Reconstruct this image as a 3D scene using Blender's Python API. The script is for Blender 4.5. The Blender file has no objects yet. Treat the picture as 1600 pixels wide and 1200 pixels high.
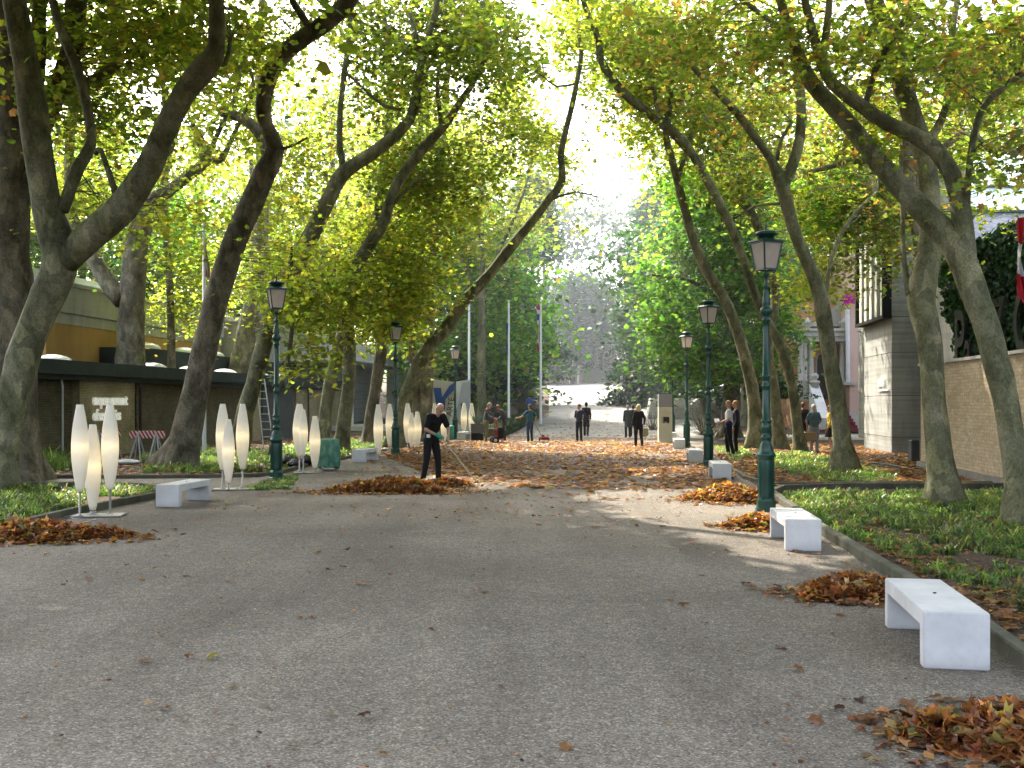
HAZE = .0017
import bpy, math, random
import numpy as np
from mathutils import Vector, Matrix, noise as mnoise
R = math.radians
rnd = random.Random(7)
rng = np.random.default_rng(11)
sc = bpy.context.scene
COL = sc.collection
F = 1550.0; EYE = 1.7; HOR = 630.0
TH = math.atan(190/1550.0)

def zg(y, x=0.0):
    """terrain height: level forecourt, then a slow rise towards the far steps"""
    y = np.asarray(y, dtype=float)
    z = np.where(y < 46, 0.0, np.where(y < 65, 0.0017*(y-46)**2, 0.6137+0.0646*(y-65)))
    return np.where(y > 118, 0.6137+0.0646*53, z)
def zf(y): return float(zg(y))
def P(px, py, d): return Vector(((px-800)/F*d, d, EYE+(HOR-py)/F*d))
def G(px, py):
    """point of the terrain seen at a position of the photograph"""
    y0 = 3.0
    while y0 < 400:
        if EYE+(HOR-py)/F*y0 <= zf(y0): break
        y0 += 0.05
    return Vector(((px-800)/F*y0, y0, zf(y0)))
def AV(u, v, z=0.0):
    """avenue frame: u to the right of the axis, v along it"""
    return Vector((u*math.cos(TH)+v*math.sin(TH), -u*math.sin(TH)+v*math.cos(TH), z))

SUN_AZ, SUN_EL = R(-30), R(47)
S = Vector((math.sin(SUN_AZ)*math.cos(SUN_EL), math.cos(SUN_AZ)*math.cos(SUN_EL), math.sin(SUN_EL)))

# ------------------------------------------------------------------ objects
def tag(o, label=None, cat=None, group=None, kind=None):
    if label: o['label'] = label
    if cat: o['category'] = cat
    if group: o['group'] = group
    if kind: o['kind'] = kind
    return o
def empty(name, label, cat, loc=(0,0,0), rz=0.0, group=None):
    o = bpy.data.objects.new(name, None); COL.objects.link(o)
    o.location = loc; o.rotation_euler = (0, 0, rz); o.empty_display_size = 0.2
    return tag(o, label, cat, group)
def kids(o): return [c for c in bpy.data.objects if c.parent == o]
def copy_tree(o, parent=None):
    c = o.copy(); COL.objects.link(c)
    if parent is not None:
        c.parent = parent
    for k in kids_of.get(o.name, []): copy_tree(k, c)
    return c
kids_of = {}
def link(name, me, parent=None, loc=None):
    o = bpy.data.objects.new(name, me); COL.objects.link(o)
    if parent is not None:
        o.parent = parent
        kids_of.setdefault(parent.name, []).append(o)
    if loc is not None: o.location = loc
    return o

class MB:
    """collects shapes, builds ONE mesh"""
    def __init__(s): s.v = []; s.f = []; s.m = []; s.sm = []
    def add(s, vs, fs, mi=0, smooth=False):
        b = len(s.v); s.v += [tuple(v) for v in vs]
        for f in fs:
            s.f.append(tuple(b+i for i in f)); s.m.append(mi); s.sm.append(smooth)
    def box(s, c, size, rz=0.0, mi=0, M=None, bev=0.0):
        hx, hy, hz = size[0]/2, size[1]/2, size[2]/2
        if bev <= 0:
            vs = [Vector((x, y, z)) for z in (-hz, hz) for y in (-hy, hy) for x in (-hx, hx)]
            fs = [(0,2,3,1),(4,5,7,6),(0,1,5,4),(2,6,7,3),(0,4,6,2),(1,3,7,5)]
        else:
            b = min(bev, hx*.9, hy*.9, hz*.9)
            lv = [(-hz, b), (-hz+b, 0), (hz-b, 0), (hz, b)]
            vs = []
            for z, q in lv:
                X, Y = hx-q, hy-q
                c2 = b if q == 0 else b*0.4
                vs += [Vector(p) for p in ((-X+c2,-Y,z),(X-c2,-Y,z),(X,-Y+c2,z),(X,Y-c2,z),(X-c2,Y,z),(-X+c2,Y,z),(-X,Y-c2,z),(-X,-Y+c2,z))]
            fs = [tuple(reversed(range(8))), tuple(range(24, 32))]
            for k in range(3):
                for i in range(8):
                    j = (i+1) % 8; fs.append((k*8+i, k*8+j, (k+1)*8+j, (k+1)*8+i))
        T = M if M is not None else Matrix.Rotation(rz, 4, 'Z')
        c = Vector(c)
        s.add([T @ v + c for v in vs], fs, mi)
        return s
    def bar(s, a, b, w, h=None, mi=0):
        a = Vector(a); b = Vector(b); d = b-a; L = d.length; h = h or w
        z = d.normalized(); up = Vector((0,0,1)) if abs(z.z) < .95 else Vector((0,1,0))
        x = up.cross(z).normalized(); y = z.cross(x)
        M = Matrix((x, y, z)).transposed().to_4x4()
        return s.box((a+b)/2, (w, h, L), M=M, mi=mi)
    def tube(s, pts, rad, n=8, mi=0, cap=True, smooth=True):
        pts = [Vector(p) for p in pts]; k = len(pts)
        if not hasattr(rad, '__len__'): rad = [rad]*k
        t0 = (pts[1]-pts[0]).normalized()
        ref = Vector((0,1,0)) if abs(t0.y) < .9 else Vector((1,0,0))
        vs = []; x = ref.cross(t0).normalized()
        for i in range(k):
            t = (pts[min(i+1,k-1)]-pts[max(i-1,0)]).normalized()
            x = (x - t*x.dot(t)).normalized(); y = t.cross(x)
            for j in range(n):
                a = 2*math.pi*j/n
                vs.append(pts[i]+(x*math.cos(a)+y*math.sin(a))*rad[i])
        fs = [(i*n+j, i*n+(j+1)%n, (i+1)*n+(j+1)%n, (i+1)*n+j) for i in range(k-1) for j in range(n)]
        s.add(vs, fs, mi, smooth)
        if cap:
            s.add(vs[:n], [tuple(reversed(range(n)))], mi); s.add(vs[-n:], [tuple(range(n))], mi)
        return s
    def lathe(s, prof, n=16, c=(0,0,0), mi=0, smooth=True, rot=0.0):
        vs = []; c = Vector(c)
        for r, z in prof:
            for j in range(n):
                a = 2*math.pi*j/n+rot
                vs.append(c+Vector((r*math.cos(a), r*math.sin(a), z)))
        k = len(prof)
        fs = [(i*n+j, i*n+(j+1)%n, (i+1)*n+(j+1)%n, (i+1)*n+j) for i in range(k-1) for j in range(n)]
        fs.append(tuple(reversed(range(n)))); fs.append(tuple(range((k-1)*n, k*n)))
        s.add(vs, fs, mi, smooth); return s
    def prism(s, poly, z0, z1, mi=0):
        n = len(poly)
        vs = [(p[0], p[1], z0) for p in poly]+[(p[0], p[1], z1) for p in poly]
        fs = [tuple(reversed(range(n))), tuple(range(n, 2*n))]+[(i, (i+1)%n, n+(i+1)%n, n+i) for i in range(n)]
        s.add(vs, fs, mi); return s
    def ball(s, c, r, n=12, m=8, mi=0):
        prof = [(max(1e-4, math.sin(math.pi*i/m)), -math.cos(math.pi*i/m)) for i in range(m+1)]
        c = Vector(c); r = r if hasattr(r, '__len__') else (r, r, r)
        vs = [c+Vector((q*math.cos(2*math.pi*j/n)*r[0], q*math.sin(2*math.pi*j/n)*r[1], z*r[2])) for q, z in prof for j in range(n)]
        fs = [(i*n+j, i*n+(j+1)%n, (i+1)*n+(j+1)%n, (i+1)*n+j) for i in range(m) for j in range(n)]
        s.add(vs, fs, mi, True); return s
    def build(s, name, mats, parent=None, loc=None):
        me = bpy.data.meshes.new(name)
        me.from_pydata(s.v, [], s.f)
        for m in (mats if isinstance(mats, (list, tuple)) else [mats]): me.materials.append(m)
        me.polygons.foreach_set('material_index', s.m)
        me.polygons.foreach_set('use_smooth', s.sm)
        me.update()
        return link(name, me, parent, loc)

def np_mesh(name, V, Fc, mats, cols=None, mi=None, smooth=False):
    """V (n,3), Fc list of (array of faces with k corners)"""
    me = bpy.data.meshes.new(name)
    me.vertices.add(len(V)); me.vertices.foreach_set('co', np.ascontiguousarray(V, dtype=np.float32).ravel())
    loops = np.concatenate([f.ravel() for f in Fc]).astype(np.int32)
    tot = np.concatenate([np.full(len(f), f.shape[1], dtype=np.int32) for f in Fc])
    start = np.concatenate(([0], np.cumsum(tot)[:-1])).astype(np.int32)
    me.loops.add(len(loops)); me.loops.foreach_set('vertex_index', loops)
    me.polygons.add(len(tot)); me.polygons.foreach_set('loop_start', start)
    try: me.polygons.foreach_set('loop_total', tot)
    except Exception: pass
    for m in mats: me.materials.append(m)
    if mi is not None: me.polygons.foreach_set('material_index', mi.astype(np.int32))
    me.polygons.foreach_set('use_smooth', np.full(len(tot), smooth))
    me.update(calc_edges=True)
    if cols is not None:
        a = me.attributes.new('col', 'FLOAT_COLOR', 'POINT')
        c4 = np.ones((len(V), 4), dtype=np.float32); c4[:, :3] = cols
        a.data.foreach_set('color', c4.ravel())
    return me

# ------------------------------------------------------------------ materials
MATS = {}
def nodes(name):
    m = bpy.data.materials.new(name); m.use_nodes = True
    nt = m.node_tree; b = nt.nodes['Principled BSDF']
    return m, nt, b
def N(nt, t, **kw):
    n = nt.nodes.new(t)
    for k, v in kw.items():
        if k in n.inputs: n.inputs[k].default_value = v
        else: setattr(n, k, v)
    return n
def ramp(nt, fac, stops):
    r = nt.nodes.new('ShaderNodeValToRGB'); e = r.color_ramp.elements
    while len(e) > 1: e.remove(e[-1])
    e[0].position = stops[0][0]; e[0].color = (*stops[0][1], 1)
    for p, c in stops[1:]:
        q = e.new(p); q.color = (*c, 1)
    nt.links.new(fac, r.inputs[0]); return r.outputs[0]
def mixc(nt, a, b, fac, mode='MIX'):
    m = nt.nodes.new('ShaderNodeMix'); m.data_type = 'RGBA'; m.blend_type = mode
    for s, i in ((a, 6), (b, 7), (fac, 0)):
        if isinstance(s, (tuple, list)): m.inputs[i].default_value = (*s[:3], 1)
        elif isinstance(s, (int, float)): m.inputs[i].default_value = s
        else: nt.links.new(s, m.inputs[i])
    return m.outputs[2]
def coord(nt, kind='Object'):
    return nt.nodes.new('ShaderNodeTexCoord').outputs[kind]
def noi(nt, vec, scale, detail=4, rough=.55, dist=0.0):
    n = N(nt, 'ShaderNodeTexNoise', Scale=scale, Detail=detail, Roughness=rough, Distortion=dist)
    nt.links.new(vec, n.inputs['Vector']); return n.outputs['Fac']
def bump(nt, b, h, strength=.3, dist=.02):
    n = N(nt, 'ShaderNodeBump', Strength=strength, Distance=dist)
    nt.links.new(h, n.inputs['Height']); nt.links.new(n.outputs[0], b.inputs['Normal']); return n
def worldpos(nt):
    return nt.nodes.new('ShaderNodeNewGeometry').outputs['Position']

def mat_mottled(name, c1, c2, scale=4.0, rough=.75, fine=40.0, bs=.25, bd=.01, metal=0.0, c3=None, spec=.3, fc=.8):
    if name in MATS: return MATS[name]
    m, nt, b = nodes(name); v = coord(nt)
    f = noi(nt, v, scale, 6, .6)
    stops = [(.35, c1), (.65, c2)] if c3 is None else [(.3, c1), (.5, c2), (.68, c3)]
    c = ramp(nt, f, stops)
    f2 = noi(nt, v, fine, 3)
    c = mixc(nt, c, ramp(nt, f2, [(.3, (.78,.78,.78)), (.7, (1.15,1.15,1.15))]), fc, 'MULTIPLY')
    nt.links.new(c, b.inputs['Base Color'])
    b.inputs['Roughness'].default_value = rough; b.inputs['Metallic'].default_value = metal
    b.inputs['Specular IOR Level'].default_value = spec
    bump(nt, b, f2, bs, bd)
    MATS[name] = m; return m
def mat_plain(name, c, rough=.6, v=.12, spec=.3, metal=0.0):
    return mat_mottled(name, tuple(x*(1-v) for x in c), tuple(min(1, x*(1+v)) for x in c), 2.5, rough, 60, .06, .003, metal, None, spec, .22)
def mat_leaf(name, gain=1.0, trans=1.0, hue=(1,1,1), rough=.45):
    if name in MATS: return MATS[name]
    m = bpy.data.materials.new(name); m.use_nodes = True; nt = m.node_tree; nt.nodes.clear()
    out = nt.nodes.new('ShaderNodeOutputMaterial')
    at = nt.nodes.new('ShaderNodeAttribute'); at.attribute_name = 'col'
    c = mixc(nt, at.outputs['Color'], tuple(gain*h for h in hue), 1.0, 'MULTIPLY')
    d = nt.nodes.new('ShaderNodeBsdfDiffuse'); nt.links.new(c, d.inputs[0])
    t = nt.nodes.new('ShaderNodeBsdfTranslucent')
    tc = mixc(nt, c, (4.0*trans, 4.5*trans, 2.3*trans), 1.0, 'MULTIPLY'); nt.links.new(tc, t.inputs[0])
    a = nt.nodes.new('ShaderNodeMixShader'); a.inputs[0].default_value = .55
    nt.links.new(d.outputs[0], a.inputs[1]); nt.links.new(t.outputs[0], a.inputs[2])
    g = nt.nodes.new('ShaderNodeBsdfGlossy'); g.inputs['Roughness'].default_value = rough
    g.inputs['Color'].default_value = (.8, .85, .9, 1)
    a2 = nt.nodes.new('ShaderNodeMixShader'); a2.inputs[0].default_value = .05
    nt.links.new(a.outputs[0], a2.inputs[1]); nt.links.new(g.outputs[0], a2.inputs[2])
    nt.links.new(a2.outputs[0], out.inputs[0])
    MATS[name] = m; return m
def mat_bark(name, cols, patch=2.2):
    m, nt, b = nodes(name); v = worldpos(nt)
    mp = N(nt, 'ShaderNodeMapping'); mp.inputs['Scale'].default_value = (1, 1, .55); nt.links.new(v, mp.inputs[0]); v = mp.outputs[0]
    f = noi(nt, v, patch, 5, .62, .6)
    c = ramp(nt, f, [(.30, cols[0]), (.45, cols[1]), (.56, cols[2]), (.72, cols[3])])
    vo = N(nt, 'ShaderNodeTexVoronoi', Scale=9.0); nt.links.new(v, vo.inputs['Vector'])
    spots = ramp(nt, vo.outputs['Distance'], [(.12, (.72,.74,.66)), (.4, (1,1,1))])
    c = mixc(nt, c, spots, .8, 'MULTIPLY')
    dv = nt.nodes.new('ShaderNodeVectorMath'); dv.operation = 'ADD'; nn = N(nt, 'ShaderNodeTexNoise', Scale=5.0, Detail=4.0); nt.links.new(v, nn.inputs['Vector'])
    nt.links.new(v, dv.inputs[0]); sc_ = nt.nodes.new('ShaderNodeVectorMath'); sc_.operation = 'SCALE'; sc_.inputs['Scale'].default_value = .22; nt.links.new(nn.outputs['Color'], sc_.inputs[0]); nt.links.new(sc_.outputs[0], dv.inputs[1])
    vb = N(nt, 'ShaderNodeTexVoronoi', Scale=5.5); nt.links.new(dv.outputs[0], vb.inputs['Vector']); sb = nt.nodes.new('ShaderNodeSeparateColor'); nt.links.new(vb.outputs['Color'], sb.inputs[0])
    c = mixc(nt, c, ramp(nt, sb.outputs[0], [(0, (.62,.62,.58)), (.3, (.9,.9,.85)), (.7, (1.02,1.02,1.0)), (.85, (1.45,1.4,1.25))]), .75, 'MULTIPLY')
    f2 = noi(nt, v, 45, 5, .65)
    c = mixc(nt, c, ramp(nt, f2, [(.3, (.6,.6,.6)), (.7, (1.35,1.35,1.35))]), 1.0, 'MULTIPLY')
    nt.links.new(c, b.inputs['Base Color']); b.inputs['Roughness'].default_value = .9
    b.inputs['Specular IOR Level'].default_value = .15
    h = mixc(nt, f2, noi(nt, v, 12, 4), .5); bump(nt, b, h, .7, .03)
    return m
def mat_brick(name, c1, c2, mortar, grime=(.05,.07,.03), bw=.24, rh=.07, gr=.5, rotz=0.0):
    m, nt, b = nodes(name)
    mp = N(nt, 'ShaderNodeMapping'); mp.inputs['Rotation'].default_value = (0, 0, rotz)
    nt.links.new(worldpos(nt), mp.inputs[0])
    sx = nt.nodes.new('ShaderNodeSeparateXYZ'); nt.links.new(mp.outputs[0], sx.inputs[0])
    ad = nt.nodes.new('ShaderNodeMath'); nt.links.new(sx.outputs[0], ad.inputs[0]); nt.links.new(sx.outputs[1], ad.inputs[1])
    cx = nt.nodes.new('ShaderNodeCombineXYZ'); nt.links.new(ad.outputs[0], cx.inputs[0]); nt.links.new(sx.outputs[2], cx.inputs[1])
    br = N(nt, 'ShaderNodeTexBrick', Scale=1.0); br.inputs['Brick Width'].default_value = bw
    br.inputs['Row Height'].default_value = rh; br.inputs['Mortar Size'].default_value = .008
    br.inputs['Color1'].default_value = (*c1, 1); br.inputs['Color2'].default_value = (*c2, 1); br.inputs['Mortar'].default_value = (*mortar, 1)
    nt.links.new(cx.outputs[0], br.inputs['Vector'])
    g = ramp(nt, noi(nt, mp.outputs[0], .9, 6, .65), [(.4, (1,1,1)), (.68, tuple(.25+x*4 for x in grime))])
    c = mixc(nt, br.outputs['Color'], g, gr, 'MULTIPLY')
    c = mixc(nt, c, ramp(nt, noi(nt, mp.outputs[0], 14, 4), [(.3, (.7,.7,.7)), (.7, (1.25,1.25,1.25))]), .8, 'MULTIPLY')
    nt.links.new(c, b.inputs['Base Color']); b.inputs['Roughness'].default_value = .9
    bump(nt, b, br.outputs['Fac'], -.4, .01)
    return m
def mat_concrete(name, c1, c2, band=.5, streak=.5):
    m, nt, b = nodes(name); v = worldpos(nt)
    mp = N(nt, 'ShaderNodeMapping'); mp.inputs['Scale'].default_value = (1.6, 1.6, .35); nt.links.new(v, mp.inputs[0])
    c = ramp(nt, noi(nt, mp.outputs[0], 1.1, 7, .65), [(.3, c1), (.68, c2)])
    mp2 = N(nt, 'ShaderNodeMapping'); mp2.inputs['Scale'].default_value = (.25, .25, 9); nt.links.new(v, mp2.inputs[0])
    c = mixc(nt, c, ramp(nt, noi(nt, mp2.outputs[0], 1.0, 3), [(.35, (.78,.78,.78)), (.6, (1.1,1.1,1.1))]), band, 'MULTIPLY')
    f = noi(nt, v, 25, 5)
    c = mixc(nt, c, ramp(nt, f, [(.3, (.8,.8,.8)), (.7, (1.15,1.15,1.15))]), streak, 'MULTIPLY')
    nt.links.new(c, b.inputs['Base Color']); b.inputs['Roughness'].default_value = .88; bump(nt, b, f, .25, .01)
    return m

M_bark = mat_bark('plane_bark', [(.105,.10,.068), (.175,.178,.105), (.245,.238,.16), (.35,.325,.245)])
M_bark_dark = mat_bark('dark_bark', [(.09,.08,.06), (.15,.133,.098), (.215,.19,.145), (.30,.265,.205)], 3.0)
M_bark_pale = mat_bark('pale_bark', [(.15,.14,.10), (.22,.20,.155), (.30,.27,.22), (.40,.37,.31)], 2.6)
M_leafA = mat_leaf('plane_leaf')
M_leafG = mat_leaf('chestnut_leaf', .85, .85)
M_needle = mat_leaf('far_leaf', 1.0, .3)
M_litter = mat_leaf('dry_leaf', 1.0, .35, rough=.35)
M_grass = mat_leaf('bed_grass', 1.0, .8, rough=.3)
M_white = mat_plain('white_painted_concrete', (.74,.74,.76), .7, .05)
M_green = mat_plain('bottle_green_paint', (.010,.062,.045), .32, .2, .6)
M_steel = mat_plain('brushed_steel', (.45,.45,.47), .35, .1, .5, .8)
M_black = mat_plain('matt_black', (.012,.012,.014), .6, .2)
# ------------------------------------------------------------------ camera, light
cam = bpy.data.objects.new('camera', bpy.data.cameras.new('camera')); COL.objects.link(cam)
cam.data.sensor_width = 36; cam.data.lens = 36*F/1600; cam.data.shift_y = (HOR-600)/1600
cam.data.clip_end = 2000; cam.data.clip_start = .05
cam.location = (0, 0, EYE); cam.rotation_euler = (R(90), 0, 0); sc.camera = cam
w = bpy.data.worlds.new('World'); sc.world = w; w.use_nodes = True
nt = w.node_tree; bg = nt.nodes['Background']
sky = nt.nodes.new('ShaderNodeTexSky'); sky.sky_type = 'NISHITA'; sky.sun_disc = False
sky.sun_elevation = SUN_EL; sky.sun_rotation = SUN_AZ; sky.air_density = 1.0; sky.dust_density = 6.0; sky.ozone_density = 1.0
hs = nt.nodes.new('ShaderNodeHueSaturation'); hs.inputs['Saturation'].default_value = .55; hs.inputs['Value'].default_value = 5.0
nt.links.new(sky.outputs[0], hs.inputs['Color']); nt.links.new(hs.outputs[0], bg.inputs[0]); bg.inputs[1].default_value = .15
sl = bpy.data.lights.new('sun', 'SUN'); sl.energy = 5.0; sl.angle = R(.5); sl.color = (2.1, 1.92, 1.60)
so = bpy.data.objects.new('sun', sl); COL.objects.link(so)
so.rotation_euler = (-S).to_track_quat('-Z', 'Y').to_euler()
sc.view_settings.view_transform = 'Standard'; sc.view_settings.look = 'None'; sc.view_settings.exposure = 0; sc.view_settings.gamma = 1
cy = sc.cycles
cy.use_denoising = True; cy.max_bounces = 7; cy.diffuse_bounces = 4; cy.transmission_bounces = 6; cy.glossy_bounces = 2
cy.sample_clamp_indirect = 4; cy.caustics_reflective = False; cy.caustics_refractive = False
cy.use_adaptive_sampling = True; cy.adaptive_threshold = .035

# ------------------------------------------------------------------ ground sheets
def sheet(name, xs, ys, mat, dz=0.0, kind='structure', inside=None):
    V = []; idx = {}; Fc = []
    X, Y = np.meshgrid(xs, ys); Z = zg(Y)+dz
    V = np.stack([X.ravel(), Y.ravel(), Z.ravel()], 1); nx = len(xs)
    a = np.arange(len(ys)-1)[:, None]*nx+np.arange(nx-1)[None, :]
    f = np.stack([a, a+1, a+1+nx, a+nx], -1).reshape(-1, 4)
    o = link(name, np_mesh(name, V, [f], [mat], smooth=True)); return tag(o, kind=kind)
def poly_sheet(name, pts, mat, dz=0.01, label=None, sub=1.5):
    """flat-ish polygon laid over the terrain"""
    import bmesh
    bm = bmesh.new()
    vs = [bm.verts.new((p[0], p[1], 0)) for p in pts]; bm.faces.new(vs)
    ymin = min(p[1] for p in pts); ymax = max(p[1] for p in pts)
    y = math.ceil(ymin/sub)*sub
    while y < ymax:
        g = bm.verts[:]+bm.edges[:]+bm.faces[:]
        bmesh.ops.bisect_plane(bm, geom=g, plane_co=(0, y, 0), plane_no=(0, 1, 0)); y += sub
    bmesh.ops.triangulate(bm, faces=bm.faces[:])
    for v in bm.verts: v.co.z = zf(v.co.y)+dz
    bmesh.ops.recalc_face_normals(bm, faces=bm.faces[:])
    for f in bm.faces:
        if f.normal.z < 0: f.normal_flip()
    me = bpy.data.meshes.new(name); bm.to_mesh(me); bm.free(); me.materials.append(mat)
    return tag(link(name, me), kind='structure')

# earth
m, nt, b = nodes('earth'); v = worldpos(nt)
c = ramp(nt, noi(nt, v, .8, 6, .65), [(.3, (.045,.032,.022)), (.5, (.085,.060,.040)), (.7, (.13,.10,.07))])
f = noi(nt, v, 16, 5, .7); c = mixc(nt, c, ramp(nt, f, [(.3, (.55,.5,.45)), (.7, (1.5,1.4,1.3))]), .9, 'MULTIPLY')
nt.links.new(c, b.inputs['Base Color']); b.inputs['Roughness'].default_value = .95; bump(nt, b, f, .8, .04)
M_earth = m
# gravel
m, nt, b = nodes('gravel'); v = worldpos(nt)
base = ramp(nt, noi(nt, v, .55, 6, .6), [(.3, (.180,.161,.140)), (.5, (.214,.193,.169)), (.7, (.248,.226,.200))])
v1 = N(nt, 'ShaderNodeTexVoronoi', Scale=95.0); nt.links.new(v, v1.inputs['Vector'])
cellv = nt.nodes.new('ShaderNodeSeparateColor'); nt.links.new(v1.outputs['Color'], cellv.inputs[0])
st = ramp(nt, cellv.outputs[0], [(.0, (.35,.33,.32)), (.35, (.75,.73,.7)), (.75, (1.15,1.13,1.1)), (.93, (1.5,1.48,1.45)), (1., (2.3,2.3,2.3))])
c = mixc(nt, base, st, .8, 'MULTIPLY')
mpt = N(nt, 'ShaderNodeMapping'); mpt.inputs['Rotation'].default_value = (0, 0, TH); mpt.inputs['Scale'].default_value = (1.1, .07, 1); nt.links.new(v, mpt.inputs[0])
c = mixc(nt, c, ramp(nt, noi(nt, mpt.outputs[0], 1.3, 3, .5), [(.35, (.84,.83,.82)), (.5, (1,1,1)), (.68, (1.12,1.12,1.10))]), .8, 'MULTIPLY')
c = mixc(nt, c, ramp(nt, noi(nt, v, .28, 3, .5, .8), [(.36, (.82,.81,.79)), (.5, (1,1,1)), (.66, (1.1,1.1,1.09))]), .9, 'MULTIPLY')
v2 = N(nt, 'ShaderNodeTexVoronoi', Scale=22.0); nt.links.new(v, v2.inputs['Vector'])
c2 = nt.nodes.new('ShaderNodeSeparateColor'); nt.links.new(v2.outputs['Color'], c2.inputs[0])
c = mixc(nt, c, ramp(nt, c2.outputs[1], [(0, (.78,.77,.76)), (.6, (1,1,1)), (.95, (1.25,1.25,1.25))]), .35, 'MULTIPLY')
f = noi(nt, v, 9, 5, .7); c = mixc(nt, c, ramp(nt, f, [(.3, (.82,.81,.8)), (.7, (1.15,1.15,1.15))]), .8, 'MULTIPLY')
nt.links.new(c, b.inputs['Base Color']); b.inputs['Roughness'].default_value = .85; b.inputs['Specular IOR Level'].default_value = .25
bp = bump(nt, b, v1.outputs['Distance'], .35, .008)
M_gravel = m
# pale compacted sand further off
m, nt, b = nodes('sandy_gravel'); v = worldpos(nt)
c = ramp(nt, noi(nt, v, .4, 6, .6), [(.3, (.25,.24,.22)), (.7, (.36,.35,.33))])
f = noi(nt, v, 30, 4, .7); c = mixc(nt, c, ramp(nt, f, [(.3, (.8,.8,.8)), (.7, (1.15,1.15,1.15))]), .8, 'MULTIPLY')
nt.links.new(c, b.inputs['Base Color']); b.inputs['Roughness'].default_value = .9; bump(nt, b, f, .3, .01)
M_sand = m
M_kerb = mat_concrete('mossy_kerb_stone', (.055,.065,.035), (.17,.16,.125), .3, .8)

gx = np.concatenate([np.linspace(-900, -60, 8), np.linspace(-50, 50, 21), np.linspace(60, 900, 8)])
gy = np.concatenate([np.linspace(-60, 44, 27), np.linspace(46, 66, 21), np.linspace(70, 118, 13), np.linspace(125, 1200, 12)])
sheet('ground', gx, gy, M_earth)

# outline of the avenue, from the kerbs
Lk = [G(-420, 905), G(0, 838), G(60, 819), G(120, 804), G(180, 792), G(250, 778)]           # near left bed
Lk2 = [G(96, 748), G(250, 748), G(400, 746), G(432, 742), G(480, 729), G(560, 714), G(640, 698), G(700, 690)]
Rk = [AV(2.62, -4), G(1760, 1145), G(1600, 1041), G(1530, 988), G(1385, 897), G(1290, 838), G(1240, 800), G(1205, 775), G(1165, 748), G(1120, 719), G(1085, 700)]
def rk_x(y):
    p = AV(2.55, 0); return None
av = [AV(-11.2, -5), Lk[0], Lk[1], Lk[2], Lk[3], Lk[4], Lk[5], G(180, 765), G(60, 758), G(60, 749)]+Lk2
av += [AV(-7.6, 52), AV(-6.2, 66), AV(-5.2, 122), AV(6.5, 122), AV(5.0, 90), AV(4.6, 60), AV(3.6, 44)]+[p for p in reversed(Rk)]
poly_sheet('avenue', av, M_gravel, .006)
# the pale crossing path and the far, brighter stretch
poly_sheet('far_path', [AV(-7.0, 50), AV(-5.8, 68), AV(-8.0, 95), AV(-11, 124), AV(8, 124), AV(4.4, 90), AV(4.1, 60), AV(3.3, 48)], M_sand, .012)
poly_sheet('side_path', [AV(3.7, 46), AV(4.9, 52), AV(30, 58), AV(30, 50)], M_sand, .016)
def kerb(name, pts, w=.11, h=.12, side=1):
    mb = MB(); n = len(pts); L = []; Rr = []
    for i, p in enumerate(pts):
        a = pts[max(i-1, 0)]; c = pts[min(i+1, n-1)]; t = Vector((c.x-a.x, c.y-a.y, 0)).normalized()
        q = Vector((-t.y, t.x, 0))*w*.5
        L.append(Vector((p.x, p.y, 0))+q); Rr.append(Vector((p.x, p.y, 0))-q)
    vs = []
    for i in range(n):
        z = zf(pts[i].y)
        vs += [(*L[i].xy, z-.1), (*L[i].xy, z+h-.015), (*(L[i]*.9+Rr[i]*.1).xy, z+h), (*(L[i]*.1+Rr[i]*.9).xy, z+h), (*Rr[i].xy, z+h-.015), (*Rr[i].xy, z-.1)]
    fs = [(i*6+j, i*6+j+1, i*6+7+j, i*6+6+j) for i in range(n-1) for j in range(5)]
    fs += [(0,5,4,3,2,1), tuple((n-1)*6+k for k in range(6))]
    mb.add(vs, fs)
    return tag(mb.build(name, M_kerb), kind='structure')
def dense(pts, step=.8):
    out = []
    for a, b_ in zip(pts[:-1], pts[1:]):
        k = max(1, int((b_-a).length/step))
        for i in range(k): out.append(a.lerp(b_, i/k))
    return out+[pts[-1]]
def wob(pts):
    return [p+Vector((rnd.uniform(-.012, .012), rnd.uniform(-.012, .012), 0)) for p in dense(pts)]
kerb('kerb_left_bed', wob(Lk+[G(262, 770), G(225, 764), G(100, 762), G(-200, 762)]))
kerb('kerb_left_far_bed', wob([G(-300, 748)]+Lk2), h=.09)
kerb('kerb_right_bed', wob(Rk[:8]+[G(1225, 767), G(1330, 764), G(1700, 764)]))
kerb('kerb_right_far_bed', wob([G(1700, 757), G(1400, 757), G(1210, 759), G(1165, 748), G(1120, 719), G(1085, 700), G(1060, 690)]), h=.07)

def inpoly(px, py, poly):
    px = np.asarray(px); py = np.asarray(py); r = np.zeros(px.shape, bool)
    n = len(poly); j = n-1
    for i in range(n):
        xi, yi = poly[i][0], poly[i][1]; xj, yj = poly[j][0], poly[j][1]
        if yi != yj:
            c = ((yi > py) != (yj > py)) & (px < (xj-xi)*(py-yi)/(yj-yi)+xi)
            r ^= c
        j = i
    return r
def sample_poly(poly, n):
    xs = [p[0] for p in poly]; ys = [p[1] for p in poly]; out = []
    got = 0
    while got < n:
        x = rng.uniform(min(xs), max(xs), n*2); y = rng.uniform(min(ys), max(ys), n*2)
        k = inpoly(x, y, poly); out.append(np.stack([x[k], y[k]], 1)); got += k.sum()
    return np.concatenate(out)[:n]
def area(poly):
    return abs(sum(poly[i-1][0]*poly[i][1]-poly[i][0]*poly[i-1][1] for i in range(len(poly))))/2

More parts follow.
